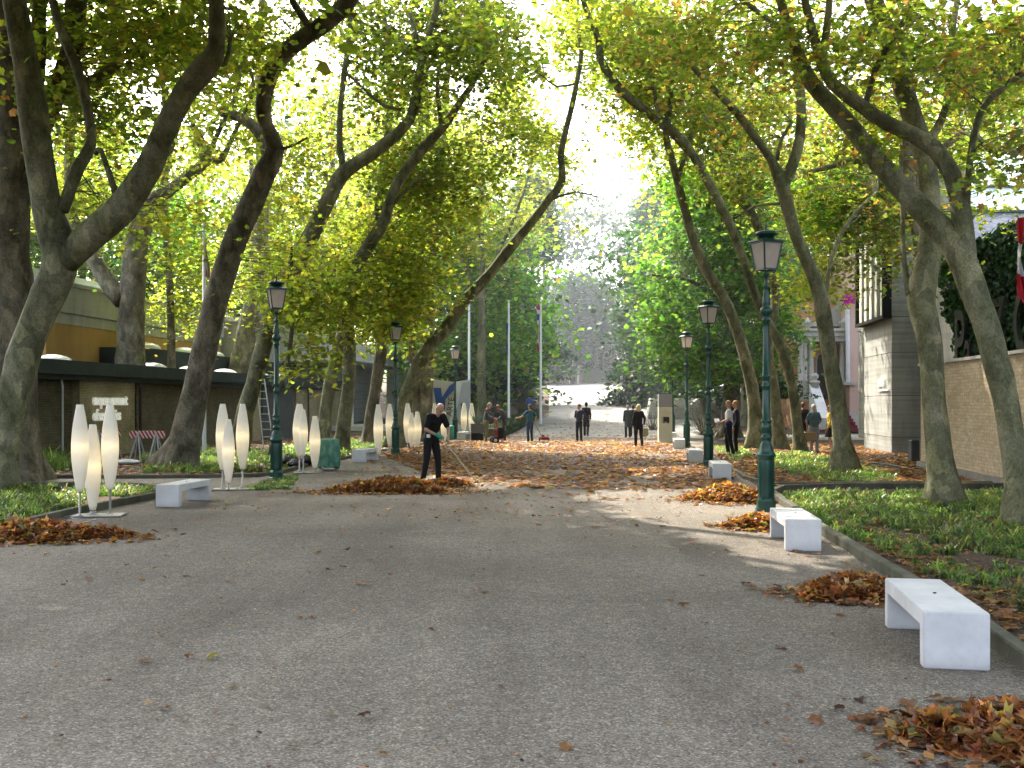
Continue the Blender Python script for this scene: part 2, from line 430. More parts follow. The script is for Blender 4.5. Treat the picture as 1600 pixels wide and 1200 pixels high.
# ------------------------------------------------------------------ leaves
ang = np.array([90, 118, 146, 172, 208, 236, 270, 304, 332, 8, 34, 62])*math.pi/180
rad = np.array([1.0, .55, .86, .50, .66, .46, .34, .46, .66, .50, .86, .55])
LT = np.concatenate([[[0, 0, 0]], np.stack([rad*np.cos(ang), rad*np.sin(ang), -.22*rad**2+.06*np.cos(3*ang)], 1)])
LF = np.array([[0, 1+i, 1+(i+1) % 12] for i in range(12)])
MT = np.array([[0, 1, -.1], [-.75, .45, -.1], [-.5, -.6, -.05], [0, -.35, .12], [.5, -.6, -.05], [.75, .45, -.1], [0, .3, .1]])
MF = np.array([[6, 0, 1], [6, 1, 2], [6, 2, 3], [6, 3, 4], [6, 4, 5], [6, 5, 0]])
QT = np.array([[0, 1, -.05], [-.75, .1, .08], [0, -.8, -.05], [.75, .1, .08]])
QF = np.array([[0, 1, 2, 3]])
def leaf_geo(pos, size, tilt, kind='M', cols=None, flip=0.0, curl=None):
    """pos (n,3) size (n,) tilt rad sigma -> V,F,C"""
    T, Fc = {'L': (LT, LF), 'M': (MT, MF), 'Q': (QT, QF)}[kind]
    n = len(pos); yaw = rng.uniform(0, 2*np.pi, n)
    tz = np.abs(rng.normal(0, tilt, n)) if np.isscalar(tilt) else tilt; az = rng.uniform(0, 2*np.pi, n)
    # rotation: yaw about z, then tilt by tz about a horizontal axis az
    ca, sa = np.cos(yaw), np.sin(yaw)
    V = T[None, :, :]*size[:, None, None]
    if curl is not None:
        V = V.copy(); V[:, :, 2] += curl[:, None]*size[:, None]*(T[None, :, 0]**2*1.1-T[None, :, 1]*.3)
    x = V[..., 0]*ca[:, None]-V[..., 1]*sa[:, None]; y = V[..., 0]*sa[:, None]+V[..., 1]*ca[:, None]; z = V[..., 2]
    kx, ky = np.cos(az)[:, None], np.sin(az)[:, None]; ct, st = np.cos(tz)[:, None], np.sin(tz)[:, None]
    dot = kx*x+ky*y
    X = x*ct+ky*z*st+kx*dot*(1-ct); Y = y*ct-kx*z*st+ky*dot*(1-ct); Z = z*ct+(kx*y-ky*x)*st
    V = np.stack([X, Y, Z], -1)+pos[:, None, :]
    k = T.shape[0]
    f = (Fc[None]+(np.arange(n)*k)[:, None, None]).reshape(-1, Fc.shape[1])
    C = np.repeat(cols[:, None, :], k, 1).reshape(-1, 3) if cols is not None else None
    return V.reshape(-1, 3), f, C
PAL = {
 'olive': [((.082,.110,.020), .38), ((.118,.138,.024), .34), ((.160,.160,.030), .20), ((.17,.12,.03), .06), ((.13,.07,.025), .02)],
 'yellow': [((.120,.150,.022), .36), ((.175,.185,.026), .34), ((.23,.205,.032), .22), ((.22,.15,.035), .05), ((.09,.13,.03), .03)],
 'green': [((.055,.120,.022), .45), ((.085,.160,.026), .35), ((.13,.19,.03), .18), ((.2,.15,.03), .02)],
 'rust': [((.085,.115,.022), .46), ((.125,.135,.028), .28), ((.17,.13,.03), .13), ((.20,.105,.03), .08), ((.13,.065,.03), .05)],
 'far': [((.035,.080,.035), .5), ((.055,.105,.040), .35), ((.09,.125,.045), .15)],
 'conifer': [((.022,.058,.032), .5), ((.035,.078,.042), .35), ((.055,.095,.045), .15)],
 'litter': [((.34,.14,.06), .26), ((.25,.10,.048), .20), ((.44,.22,.10), .20), ((.30,.185,.09), .12), ((.10,.040,.022), .12), ((.42,.27,.16), .06), ((.22,.18,.04), .04)],
 'pile': [((.34,.125,.045), .30), ((.26,.085,.032), .24), ((.42,.19,.07), .18), ((.40,.28,.12), .10), ((.14,.05,.025), .12), ((.16,.17,.03), .04)],
 'grass': [((.095,.150,.045), .36), ((.145,.195,.062), .28), ((.06,.09,.03), .18), ((.19,.20,.09), .10), ((.16,.12,.06), .08)],
}
def pick(pal, n, var=.18):
    p = PAL[pal]; w_ = np.array([q[1] for q in p]); w_ = w_/w_.sum()
    c = np.array([q[0] for q in p])[rng.choice(len(p), n, p=w_)]
    return c*np.exp(rng.normal(0, var, (n, 1)))*np.exp(rng.normal(0, .06, (n, 3)))
def join(parts):
    """parts: list of (V,F,C) -> merged grouped by face size"""
    V = []; C = []; G3 = []; G4 = []; off = 0
    for v, f, c in parts:
        if len(v) == 0: continue
        V.append(v); C.append(c); (G3 if f.shape[1] == 3 else G4).append(f+off); off += len(v)
    Fc = []
    if G3: Fc.append(np.concatenate(G3))
    if G4: Fc.append(np.concatenate(G4))
    return np.concatenate(V), Fc, np.concatenate(C)

# litter on the ground --------------------------------------------------------
def litter(name, polys, kind='stuff', pal='litter', dz=.022, size=(.075, .02), geo='M', tilt=.22, mat=None):
    parts = []
    for poly, n in polys:
        xy = sample_poly(poly, n)
        # patchy: thin out by smooth noise
        k = np.array([mnoise.noise(Vector((x*.55, y*.55, 3.1)))+.5*mnoise.noise(Vector((x*1.9, y*1.9, 7))) for x, y in xy])
        xy = xy[k+rng.uniform(-.45, .45, len(xy)) > -.12]
        z = zg(xy[:, 1])+dz+np.abs(rng.normal(0, .014, len(xy)))
        s = np.clip(rng.normal(size[0], size[1], len(xy)), min(.03, size[0]*.5), .2)
        parts.append(leaf_geo(np.column_stack([xy, z]), s, tilt, geo, pick(pal, len(xy), .3), curl=rng.uniform(-.1, .5, len(xy))))
    V, Fc, C = join(parts)
    o = link(name, np_mesh(name, V, Fc, [mat or M_litter], C)); return tag(o, kind=kind)
g2 = lambda *a: [tuple(G(x, y).xy) for x, y in a]
carpet = g2((585, 702), (606, 716), (650, 735), (690, 752), (706, 763), (1000, 766), (1118, 764), (1150, 745), (1112, 722), (1085, 703), (1060, 692), (720, 690), (640, 698))
tag(litter('leaf_litter', [(carpet, 26000)]), 'carpet of fallen brown plane leaves across the avenue', 'fallen leaves')
fringe = g2((560, 700), (560, 712), (640, 770), (1130, 790), (1160, 745), (1060, 680), (720, 680))
tag(litter('leaf_litter', [(fringe, 2600), (g2((700, 692), (1060, 692), (1010, 662), (850, 662)), 1500)], tilt=.15), 'thin fringe of fallen leaves around the leaf carpet', 'fallen leaves')
near = g2((-500, 870), (60, 830), (330, 790), (600, 772), (1130, 780), (1290, 860), (1400, 920), (1640, 1120), (1640, 1260), (-50, 1260))
tag(litter('leaf_crumbs', [(near, 2600)], size=(.013, .005), geo='M', tilt=.2, dz=.012), 'crumbs of dry leaf strewn over the gravel', 'fallen leaves')
tag(litter('fallen_leaves', [(near, 300), (g2((300, 800), (440, 752), (600, 722), (700, 768), (1180, 780), (1250, 840)), 750)], size=(.046, .014), geo='L', tilt=.15), 'single fallen leaves scattered over the near gravel', 'fallen leaves')
M_dl = M_litter
rb = g2((1110, 716), (1165, 750), (1215, 762), (1600, 757), (1900, 757), (1700, 715), (1420, 702), (1240, 690), (1150, 695))
tag(litter('leaf_litter', [(rb, 21000)]), 'fallen leaves on the soil around the right-hand tree trunks', 'fallen leaves')
lb = g2((-300, 745), (96, 745), (400, 742), (560, 711), (640, 695), (600, 680), (400, 690), (200, 712), (-200, 715))
tag(litter('leaf_litter', [(lb, 6000)]), 'fallen leaves on the left bed under the trees', 'fallen leaves')
tag(litter('leaf_litter', [([AV(2.75, 3).xy, AV(2.75, 15).xy, AV(3.3, 15).xy, AV(3.4, 3).xy], 1500), ([AV(3.2, 3).xy, AV(2.7, 15).xy, AV(9, 17).xy, AV(9, 3).xy], 2600)], size=(.06, .015), geo='L'), 'brown leaves lying between the right kerb and the near grass', 'fallen leaves')
# far slope
tag(litter('leaf_litter', [([AV(-5, 62).xy, AV(4, 62).xy, AV(4.5, 110).xy, AV(-4.8, 110).xy], 600)], size=(.1, .02), geo='Q'), 'sparse leaves on the rising far end of the avenue', 'fallen leaves')

# heaps -------------------------------------------------------------------------
def heap(label, c, a, b_, h, rz, n, size=.075):
    """an oval heap of leaves swept together"""
    r = np.sqrt(rng.uniform(0, 1, n)); t = rng.uniform(0, 2*np.pi, n)
    lob = 1+.18*np.sin(3*t+c[0])+.12*np.sin(5*t+c[1])
    x = a*r*np.cos(t)*lob; y = b_*r*np.sin(t)*lob
    prof = np.clip(1-r**2, 0, 1)**.8
    bmp = np.array([mnoise.noise(Vector((q*2.6+c[0], p*2.6, 1))) for q, p in zip(x, y)])
    z = .02+h*prof*(1+.5*bmp)*(rng.uniform(0, 1, n)**.25)
    X = x*math.cos(rz)-y*math.sin(rz); Y = x*math.sin(rz)+y*math.cos(rz)
    pos = np.column_stack([X, Y, z])
    parts = [leaf_geo(pos, np.clip(rng.normal(size, .018, n), .03, .13), .75, 'L', pick('pile', n, .35), curl=rng.uniform(-.3, 1.0, n))]
    m = n//4; rr_ = 1+np.abs(rng.normal(0, .38, m)); t = rng.uniform(0, 2*np.pi, m); x = a*rr_*np.cos(t); y = b_*rr_*np.sin(t)
    ps = np.column_stack([x*math.cos(rz)-y*math.sin(rz), x*math.sin(rz)+y*math.cos(rz), .02+np.abs(rng.normal(0, .012, m))])
    parts.append(leaf_geo(ps, np.clip(rng.normal(size*.75, .018, m), .02, .1), .25, 'L', pick('litter', m, .35), curl=rng.uniform(-.1, .8, m)))
    V, Fc, C = join(parts)
    o = link('leaf_pile', np_mesh('leaf_pile', V, Fc, [M_litter], C), None, (c[0], c[1], zf(c[1])))
    return tag(o, label, 'leaf pile', 'piles of swept leaves')
c = G(60, 843); heap('brown leaf pile at the left edge, below the nearest standing lamps', c, .92, .42, .20, R(4), 1500)
c = G(612, 770); heap('long low leaf pile at the feet of the man with the rake', c, 1.15, .42, .24, R(3), 2600)
c = G(700, 760); heap('small ridge of leaves just right of the raking man', c, .5, .26, .12, 0, 900)
c = G(1140, 783); heap('leaf pile left of the nearest green street lamp, behind its base', c, .66, .55, .26, R(-20), 1500)
c = G(1182, 826); heap('small leaf pile between the nearest street lamp and the second bench', c, .42, .3, .17, R(-20), 800)
c = G(1335, 932); heap('rust coloured leaf pile touching the nearest white bench', c, .50, .34, .17, R(5), 1200, .065)
c = G(1620, 1175); heap('leaf pile cut by the bottom right corner, beside the kerb', c, .42, .55, .20, R(60), 1300, .062)

# ------------------------------------------------------------------ planted beds
def grass(name, label, regions, blade=.26, wid=.009, seg=3, pal='grass'):
    """arching strap leaves in tufts"""
    Vs = []; Fs = []; Cs = []; off = 0
    for poly, ntuft, hs_, nb in regions:
        xy = sample_poly(poly, ntuft)
        k = np.array([mnoise.noise(Vector((x*.9, y*.9, 1.7))) for x, y in xy])
        keep = k+rng.uniform(-.3, .3, len(xy)) > -.28; xy = xy[keep]; k = k[keep]
        nt_ = len(xy); n = nt_*nb
        base = np.repeat(xy, nb, 0)+rng.normal(0, .035, (n, 2))
        th = np.repeat(np.exp(k*.5), nb)*hs_
        az = rng.uniform(0, 2*np.pi, n); L = blade*th*rng.uniform(.55, 1.25, n); lean = rng.uniform(.35, 1.35, n)
        wd = wid*rng.uniform(.7, 1.4, n); z0 = zg(base[:, 1])
        pts = []; a = lean*.3; x = np.zeros(n); z = np.zeros(n)
        for s_ in range(seg+1):
            pts.append((x.copy(), z.copy())); ds = L/seg
            x = x+np.sin(a)*ds; z = z+np.cos(a)*ds; a = a+lean*1.25
        dx, dy = np.cos(az), np.sin(az); V = np.zeros((n, 2*seg+1, 3))
        for s_ in range(seg):
            wv = wd*(1-.25*s_/seg)
            for q, sg in ((0, -1), (1, 1)):
                V[:, 2*s_+q, 0] = base[:, 0]+dx*pts[s_][0]-dy*wv*sg; V[:, 2*s_+q, 1] = base[:, 1]+dy*pts[s_][0]+dx*wv*sg; V[:, 2*s_+q, 2] = z0+pts[s_][1]
        V[:, 2*seg, 0] = base[:, 0]+dx*pts[seg][0]; V[:, 2*seg, 1] = base[:, 1]+dy*pts[seg][0]; V[:, 2*seg, 2] = z0+pts[seg][1]
        fq = np.array([[2*i, 2*i+1, 2*i+3, 2*i+2] for i in range(seg-1)]); ft = np.array([[2*seg-2, 2*seg-1, 2*seg]])
        o_ = (np.arange(n)*(2*seg+1))[:, None, None]+off
        Fs.append(((ft[None]+o_).reshape(-1, 3), (fq[None]+o_).reshape(-1, 4)))
        cc = pick(pal, nt_, .2); cc = np.repeat(cc, nb, 0)*np.exp(rng.normal(0, .15, (n, 1)))
        Cs.append(np.repeat(cc[:, None, :], 2*seg+1, 1).reshape(-1, 3)); Vs.append(V.reshape(-1, 3)); off += n*(2*seg+1)
    me = np_mesh(name, np.concatenate(Vs), [np.concatenate([f[0] for f in Fs]), np.concatenate([f[1] for f in Fs])], [M_grass], np.concatenate(Cs))
    return tag(link(name, me), label, 'ground cover', kind='stuff')
nearR = [tuple(AV(3.05, 2.5).xy), tuple(AV(2.98, 9).xy)]+g2((1300, 826), (1252, 797), (1222, 775), (1330, 771), (1700, 771))+[tuple(AV(9, 10).xy), tuple(AV(9, 2.5).xy)]
grass('ground_cover', 'strap-leaved green ground cover in the near right bed', [(nearR, 4600, .66, 18)])
grass('ground_cover', 'ground cover round the trunk in the far right bed', [(g2((1205, 712), (1215, 735), (1290, 757), (1400, 755), (1395, 742), (1330, 722), (1250, 710)), 900, .75, 16),
      (g2((1115, 700), (1150, 722), (1180, 712), (1150, 698)), 300, .7, 12)])
nearL = g2((-500, 900), (0, 826), (60, 808), (120, 794), (180, 783), (245, 772), (225, 769), (100, 767), (-300, 767))
grass('ground_cover', 'strap-leaved green ground cover in the near left bed', [(nearL, 2300, .85, 17)])
grass('ground_cover', 'bright ground cover between the left trees and lamps', [(g2((225, 738), (300, 741), (400, 738), (430, 736), (520, 716), (640, 692), (640, 684), (520, 694), (430, 705), (320, 706), (222, 716)), 2400, 1.05, 15)])
grass('ground_cover', 'dark tufts at the foot of the pavilion wall', [(g2((20, 738), (150, 738), (150, 712), (20, 718)), 420, 1.9, 16)], blade=.3)
grass('grass_tuft', 'short grass growing through the gravel by the left lamps', [(g2((340, 768), (450, 766), (470, 742), (450, 742), (380, 765)), 160, .35, 18)])
# ------------------------------------------------------------------ trees
SUNP = [g2((905, 774), (960, 764), (1120, 764), (1250, 800), (1335, 880), (1235, 900), (1130, 865), (1010, 815)),
        g2((720, 690), (1090, 689), (1130, 708), (1080, 722), (900, 712), (760, 706)),
        g2((640, 742), (760, 748), (900, 760), (700, 766)), g2((960, 735), (1100, 728), (1130, 742), (1000, 750)),
        g2((1230, 768), (1330, 771), (1330, 800), (1240, 795)), g2((1370, 772), (1440, 772), (1440, 800), (1380, 800)),
        g2((60, 770), (220, 768), (180, 792), (60, 800)), g2((300, 712), (420, 712), (420, 730), (310, 730)), g2((440, 700), (640, 690), (640, 697), (470, 722)),
        g2((1130, 700), (1320, 712), (1300, 722), (1140, 712)), g2((1390, 745), (1460, 748), (1450, 755), (1390, 752)),
        g2((830, 603), (1000, 603), (1020, 630), (840, 634)), g2((880, 640), (960, 640), (990, 662), (900, 655)), g2((1200, 716), (1400, 735), (1380, 745), (1210, 730)),
        g2((1235, 692), (1330, 700), (1400, 712), (1250, 704))]
def grow(poly, m=1.0):
    cx = sum(p[0] for p in poly)/len(poly); cy_ = sum(p[1] for p in poly)/len(poly); out = []
    for x, y in poly:
        dx, dy = x-cx, y-cy_; L = math.hypot(dx, dy); k = (L+m)/L; out.append((cx+dx*k, cy_+dy*k))
    return out
SUNW = [grow(p, .15) for p in SUNP]
WALLP = []   # (plane point, plane normal, extents) walls that the sun reaches
def lit_cull(C_, prob=.98):
    """drop clusters whose shadow falls on the sunlit patches of the place"""
    h = (C_[:, 2]-zg(C_[:, 1]))/S.z; sx = C_[:, 0]-S.x*h; sy = C_[:, 1]-S.y*h
    hit = np.zeros(len(C_), bool)
    for p in SUNP: hit |= inpoly(sx, sy, p)
    # concrete tower side: plane u=8.6
    n = AV(1, 0); u = C_[:, 0]*n.x+C_[:, 1]*n.y; un = S.x*n.x+S.y*n.y
    t = (u-8.6)/un
    q = C_-np.outer(t, np.array(S)); a = AV(0, 1); vv = q[:, 0]*a.x+q[:, 1]*a.y
    hit |= (t > 0) & (vv > 34.5) & (vv < 39.5) & (q[:, 2] > 0) & (q[:, 2] < 8)
    return ~(hit & (rng.uniform(0, 1, len(C_)) < prob))
def smooth_path(pts, step=.35):
    """pts: list of (Vector, r); Catmull-Rom"""
    out = []
    for i in range(len(pts)-1):
        p0 = pts[max(i-1, 0)]; p1 = pts[i]; p2 = pts[i+1]; p3 = pts[min(i+2, len(pts)-1)]
        k = max(2, int((p2[0]-p1[0]).length/step))
        for j in range(k):
            t = j/k
            v = .5*((2*p1[0])+(p2[0]-p0[0])*t+(2*p0[0]-5*p1[0]+4*p2[0]-p3[0])*t*t+(3*p1[0]-p0[0]-3*p2[0]+p3[0])*t**3)
            out.append((v, p1[1]*(1-t)+p2[1]*t))
    out.append(pts[-1]); return out
def limb(mb, pts, n=14, lump=.10, flare=False, seed=0):
    sp = smooth_path(pts); k = len(sp); vs = []
    t0 = (sp[1][0]-sp[0][0]).normalized(); ref = Vector((0, 1, 0)) if abs(t0.y) < .9 else Vector((1, 0, 0)); x = ref.cross(t0).normalized()
    for i, (p, r) in enumerate(sp):
        t = (sp[min(i+1, k-1)][0]-sp[max(i-1, 0)][0]).normalized(); x = (x-t*x.dot(t)).normalized(); y = t.cross(x)
        fl = 1.0
        if flare: hh = max(0, p.z-flare[1]); fl = 1+.55*math.exp(-hh*3.2)
        for j in range(n):
            a = 2*math.pi*j/n; dr = x*math.cos(a)+y*math.sin(a)
            q = p+dr*r
            nn = mnoise.noise(q*1.5+Vector((seed, 0, 0)))*lump*1.3+mnoise.noise(q*4.5)*lump*.55
            f2 = fl if not flare else 1+(fl-1)*(1+.7*math.cos(a*4+seed))
            vs.append(p+dr*r*(1+nn)*f2)
    fs = [(i*n+j, i*n+(j+1) % n, (i+1)*n+(j+1) % n, (i+1)*n+j) for i in range(k-1) for j in range(n)]
    fs += [tuple(reversed(range(n))), tuple((k-1)*n+j for j in range(n))]
    mb.add(vs, fs, 0, True)
    return [q[0] for q in sp]
def twigs(starts, ends, r0, col=(.05, .045, .03)):
    """thin curved branches as one vertex block"""
    n = len(starts); T = [0, .35, .7, 1.0]; mid = rng.normal(0, .12, (n, 3))*np.linalg.norm(ends-starts, axis=1)[:, None]
    V = np.zeros((n, 4, 3, 3)); rr = r0[:, None]*np.array([1, .7, .45, .2])[None]
    d = ends-starts; L = np.linalg.norm(d, axis=1)[:, None]+1e-6; d = d/L
    ax = np.cross(d, np.array([0.13, .2, 1.0])); ax /= (np.linalg.norm(ax, axis=1)[:, None]+1e-6); ay = np.cross(d, ax)
    for i, t in enumerate(T):
        c = starts+(ends-starts)*t+mid*4*t*(1-t)*.8+np.array([0, 0, 1])*L*.10*math.sin(math.pi*t)
        for j in range(3):
            a = 2*math.pi*j/3; V[:, i, j] = c+(ax*math.cos(a)+ay*math.sin(a))*rr[:, i:i+1]
    f = np.array([[i*3+j, i*3+(j+1) % 3, (i+1)*3+(j+1) % 3, (i+1)*3+j] for i in range(3) for j in range(3)])
    Fc = (f[None]+(np.arange(n)*12)[:, None, None]).reshape(-1, 4)
    return V.reshape(-1, 3), Fc, np.tile(np.array(col), (n*12, 1))
def clusters_to_parts(C_, pals, R_, nl, size, geo, tilt=.75, flat=.33, base=(0, 0, 0)):
    m = len(C_); parts = []
    idx = np.repeat(np.arange(m), nl)
    off = rng.normal(0, 1, (len(idx), 3))*np.array([R_, R_, R_*flat])
    # droop at the rim, as on real sprays
    off[:, 2] -= .25*(off[:, 0]**2+off[:, 1]**2)/max(R_, .1)
    pos = C_[idx]+off
    # leaf by leaf: keep the sunlit patches of ground open, with ragged edges
    wp = pos+np.array(base); h = (wp[:, 2]-zg(wp[:, 1]))/S.z; sx = wp[:, 0]-S.x*h+rng.normal(0, .22, len(pos)); sy = wp[:, 1]-S.y*h+rng.normal(0, .22, len(pos)); hit = np.zeros(len(pos), bool)
    for p_ in SUNW: hit |= inpoly(sx, sy, p_)
    stray = (wp[:, 1] < (16 if size > .1 else 12)) & (HOR-(wp[:, 2]-EYE)/np.maximum(wp[:, 1], .5)*F > -40)
    ok = ~stray & ~(hit & (rng.uniform(0, 1, len(pos)) < .996)); pos = pos[ok]; idx = idx[ok]
    size = size*1.1
    s = np.clip(rng.normal(size, size*.22, len(idx)), size*.4, size*1.7)
    cc = np.zeros((len(idx), 3)); tint = np.exp(rng.normal(0, .16, (m, 1)))
    for p in set(pals):
        k = np.array([pals[i] == p for i in range(m)])[idx]; cc[k] = pick(p, int(k.sum()), .2)
    cc *= tint[idx]
    parts.append(leaf_geo(pos, s, tilt, geo, cc)); return parts
class Tree:
    def __init__(s, name, label, d, limbs, bark, group=None, base=None, leafmat=None):
        s.limbs = limbs; s.d = d; s.sk = []; s.parts = []; s.tw = []; s.leafmat = leafmat or M_leafA
        f = limbs[0][0][0]; b = P(f[0], f[1], d); s.B = Vector((b.x, d, zf(d)))
        s.root = empty(name, label, 'tree', s.B, 0, group)
        mb = MB()
        smp = []
        for li, (pts, dd) in enumerate(limbs):
            q = []
            if li > 0:   # a branch starts inside the limb it leaves
                e = min(smp, key=lambda t_: (t_[0]-pts[0][0])**2+(t_[1]-pts[0][1])**2)[2]-d; dd = (e, e+dd[1]-dd[0])
            n = len(pts)
            for i, (px, py, w_) in enumerate(pts):
                dep = d+(dd[0]+(dd[1]-dd[0])*i/max(1, n-1))
                p = P(px, py, dep)-s.B; q.append((p, w_*.452/F*dep))
            for i in range(n-1):
                for k in range(8):
                    tt = (i+k/8)/(n-1); smp.append((pts[i][0]*(1-k/8)+pts[i+1][0]*k/8, pts[i][1]*(1-k/8)+pts[i+1][1]*k/8, d+dd[0]+(dd[1]-dd[0])*tt))
            if li == 0:
                q[0] = (Vector((q[0][0].x, q[0][0].y, -.15)), q[0][1])
            s.sk += limb(mb, q, 16 if pts[0][2] > 20 else 9, .10, (True, 0.0) if li == 0 else False, seed=d+li)
            mb.f  # noqa
        s.trunk = mb.build('trunk', bark, s.root)
        s.mbdone = True
    def blobs(s, bl, R_=.55, nl=42, size=.085, geo='M', tw=.016):
        """foliage clumps: (px, py, rx, ry, n, palette[, depth offset, depth spread])"""
        Cs = []; pals = []
        for b_ in bl:
            px, py, rx, ry, n, pal = b_[:6]; n = int(n*1.25+.5); do = b_[6] if len(b_) > 6 else 0; ds = b_[7] if len(b_) > 7 else 2.2
            r = np.sqrt(rng.uniform(0, 1, n)); t = rng.uniform(0, 2*np.pi, n)
            dep = s.d+do+rng.uniform(-ds, ds, n)
            x = (px+rx*r*np.cos(t)-800)/F*dep; z = EYE+(HOR-(py+ry*r*np.sin(t)))/F*dep
            Cs.append(np.column_stack([x, dep, z])); pals += [pal]*n
        C_ = np.concatenate(Cs); k = lit_cull(C_); C_ = C_[k]; pals = [p for p, q in zip(pals, k) if q]
        s._add(C_, pals, R_, nl, size, geo, tw)
    def crown(s, c, r, n, pal, R_=1.0, nl=50, size=.12, geo='M', tw=.02, hollow=.5, cull=.93, view=None):
        """ellipsoid crown in metres, c relative to nothing (world)"""
        n = int(n*(CR if s.d < 28 else (.42 if s.d < 52 else 1.0))); v = rng.normal(0, 1, (n, 3)); v /= np.linalg.norm(v, axis=1)[:, None]
        rr = hollow+(1-hollow)*rng.uniform(0, 1, n)**.6
        C_ = np.array(c)+v*rr[:, None]*np.array(r)
        C_ = C_[lit_cull(C_, cull)]
        if view is not None:
            px = 800+C_[:, 0]/C_[:, 1]*F; py = HOR-(C_[:, 2]-EYE)/C_[:, 1]*F
            C_ = C_[view(px, py)]
        if s.d < 34 and view is None:
            py = HOR-(C_[:, 2]-EYE)/C_[:, 1]*F; C_ = C_[py < -60]
        if len(C_): s._add(C_, [pal]*len(C_), R_, nl, size, geo, tw)
    def _add(s, C_, pals, R_, nl, size, geo, tw):
        L = C_-np.array(s.B)
        sk = np.array([tuple(p) for p in s.sk]); sk = sk[sk[:, 2] > sk[:, 2].max()*.28] if len(sk) > 4 else sk
        s.parts += clusters_to_parts(L, pals, R_, nl, size, geo, base=s.B)
        d2 = ((L[:, None, :]-sk[None])**2).sum(-1); d2 += np.maximum(0, sk[None, :, 2]-L[:, None, 2]+.2)**2*2
        j = d2.argmin(1); st = sk[j]; dd_ = L-st; ln = np.linalg.norm(dd_, axis=1)[:, None]+1e-6; st = L-dd_/ln*np.minimum(ln, np.where(ln > 3.2, 1.6, 3.2))
        s.tw.append(twigs(st, L, np.clip(np.sqrt(d2[np.arange(len(L)), j])*.010, .006, tw)))
    def finish(s): return s
    def really_finish(s, twig_mat=None):
        nleaf = sum(len(p[1]) for p in s.parts)
        V, Fc, C = join(s.parts+s.tw)
        # material index: leaves first inside each face-size group
        q3 = sum(len(p[1]) for p in s.parts if p[1].shape[1] == 3); q4 = sum(len(p[1]) for p in s.parts if p[1].shape[1] == 4)
        t4 = sum(len(p[1]) for p in s.tw)
        mi = np.concatenate([np.zeros(q3), np.zeros(q4), np.ones(t4)])
        link('crown', np_mesh('crown', V, Fc, [s.leafmat, s.trunk.data.materials[0]], C, mi), s.root)
        return s
TREES = []
CR = .68
AVG = 'plane trees lining the avenue'

t = Tree('plane_tree', 'huge dark straight trunk at the left edge, half behind the forked plane tree', 21.5,
  [([(14, 752, 100), (14, 650, 88), (16, 560, 84), (14, 460, 78), (14, 360, 68), (22, 250, 62), (22, 160, 56), (20, 60, 52), (14, -60, 46), (10, -200, 34)], (0, -.5)),
   ([(22, 260, 30), (60, 205, 38), (90, 140, 32), (112, 80, 34), (118, 10, 36), (130, -60, 30)], (0, 1)),
   ([(55, 150, 30), (60, 60, 26), (62, -30, 20)], (0, .5)),
   ([(60, 165, 20), (95, 145, 20), (130, 130, 16), (160, 118, 20), (188, 92, 17), (176, 70, 16), (180, 25, 12), (190, -40, 9)], (.3, 2))], M_bark_dark, 'old trees behind the left-hand row')
t.blobs([(60, 60, 80, 60, 14, 'yellow'), (200, 50, 90, 60, 24, 'yellow'), (120, 140, 60, 30, 9, 'rust'), (290, 50, 80, 70, 24, 'yellow'), (90, 160, 30, 40, 8, 'rust')], .5, 38, .08)
t.crown((-13, 21, 15), (6, 6, 4.5), 130, 'olive'); TREES.append(t.finish())

t = Tree('plane_tree', 'nearest left plane tree, forking low into a straight left limb and a long right limb', 19.0,
  [([(4, 772, 44), (8, 700, 42), (18, 640, 50), (36, 560, 54), (58, 500, 52), (76, 460, 54), (92, 422, 58), (92, 385, 58), (74, 330, 50), (62, 250, 47), (48, 150, 46), (34, 60, 42), (18, -20, 38), (0, -120, 26)], (0, -1.5)),
   ([(96, 415, 44), (140, 370, 50), (190, 325, 50), (232, 262, 44), (252, 215, 40), (285, 150, 40), (322, 105, 42), (338, 72, 30), (338, 0, 26), (330, -90, 22), (350, -200, 12)], (0, -2.5)),
   ([(98, 330, 20), (122, 262, 22), (142, 225, 18), (136, 165, 17), (118, 100, 17), (96, 50, 16), (82, 0, 15), (60, -80, 10)], (0, 1.2)),
   ([(325, 95, 14), (352, 100, 9), (360, 60, 6)], (-2.4, -2.2)),
   ([(180, 300, 12), (158, 235, 9), (150, 240, 8)], (-.5, 0))], M_bark, AVG)
t.blobs([(330, 60, 90, 60, 16, 'yellow', 0, 2), (150, 330, 50, 40, 10, 'olive', 2, 1.5), (250, 330, 60, 35, 9, 'yellow', 1, 1.5), (170, 200, 80, 60, 14, 'olive', 2, 2), (230, 130, 40, 60, 8, 'olive', 1, 2), (60, 450, 30, 40, 4, 'olive', 2, 1)], .45, 34, .078, 'L')
t.crown((-7.5, 18, 13.8), (5.5, 6, 3.6), 150, 'olive'); TREES.append(t.finish())

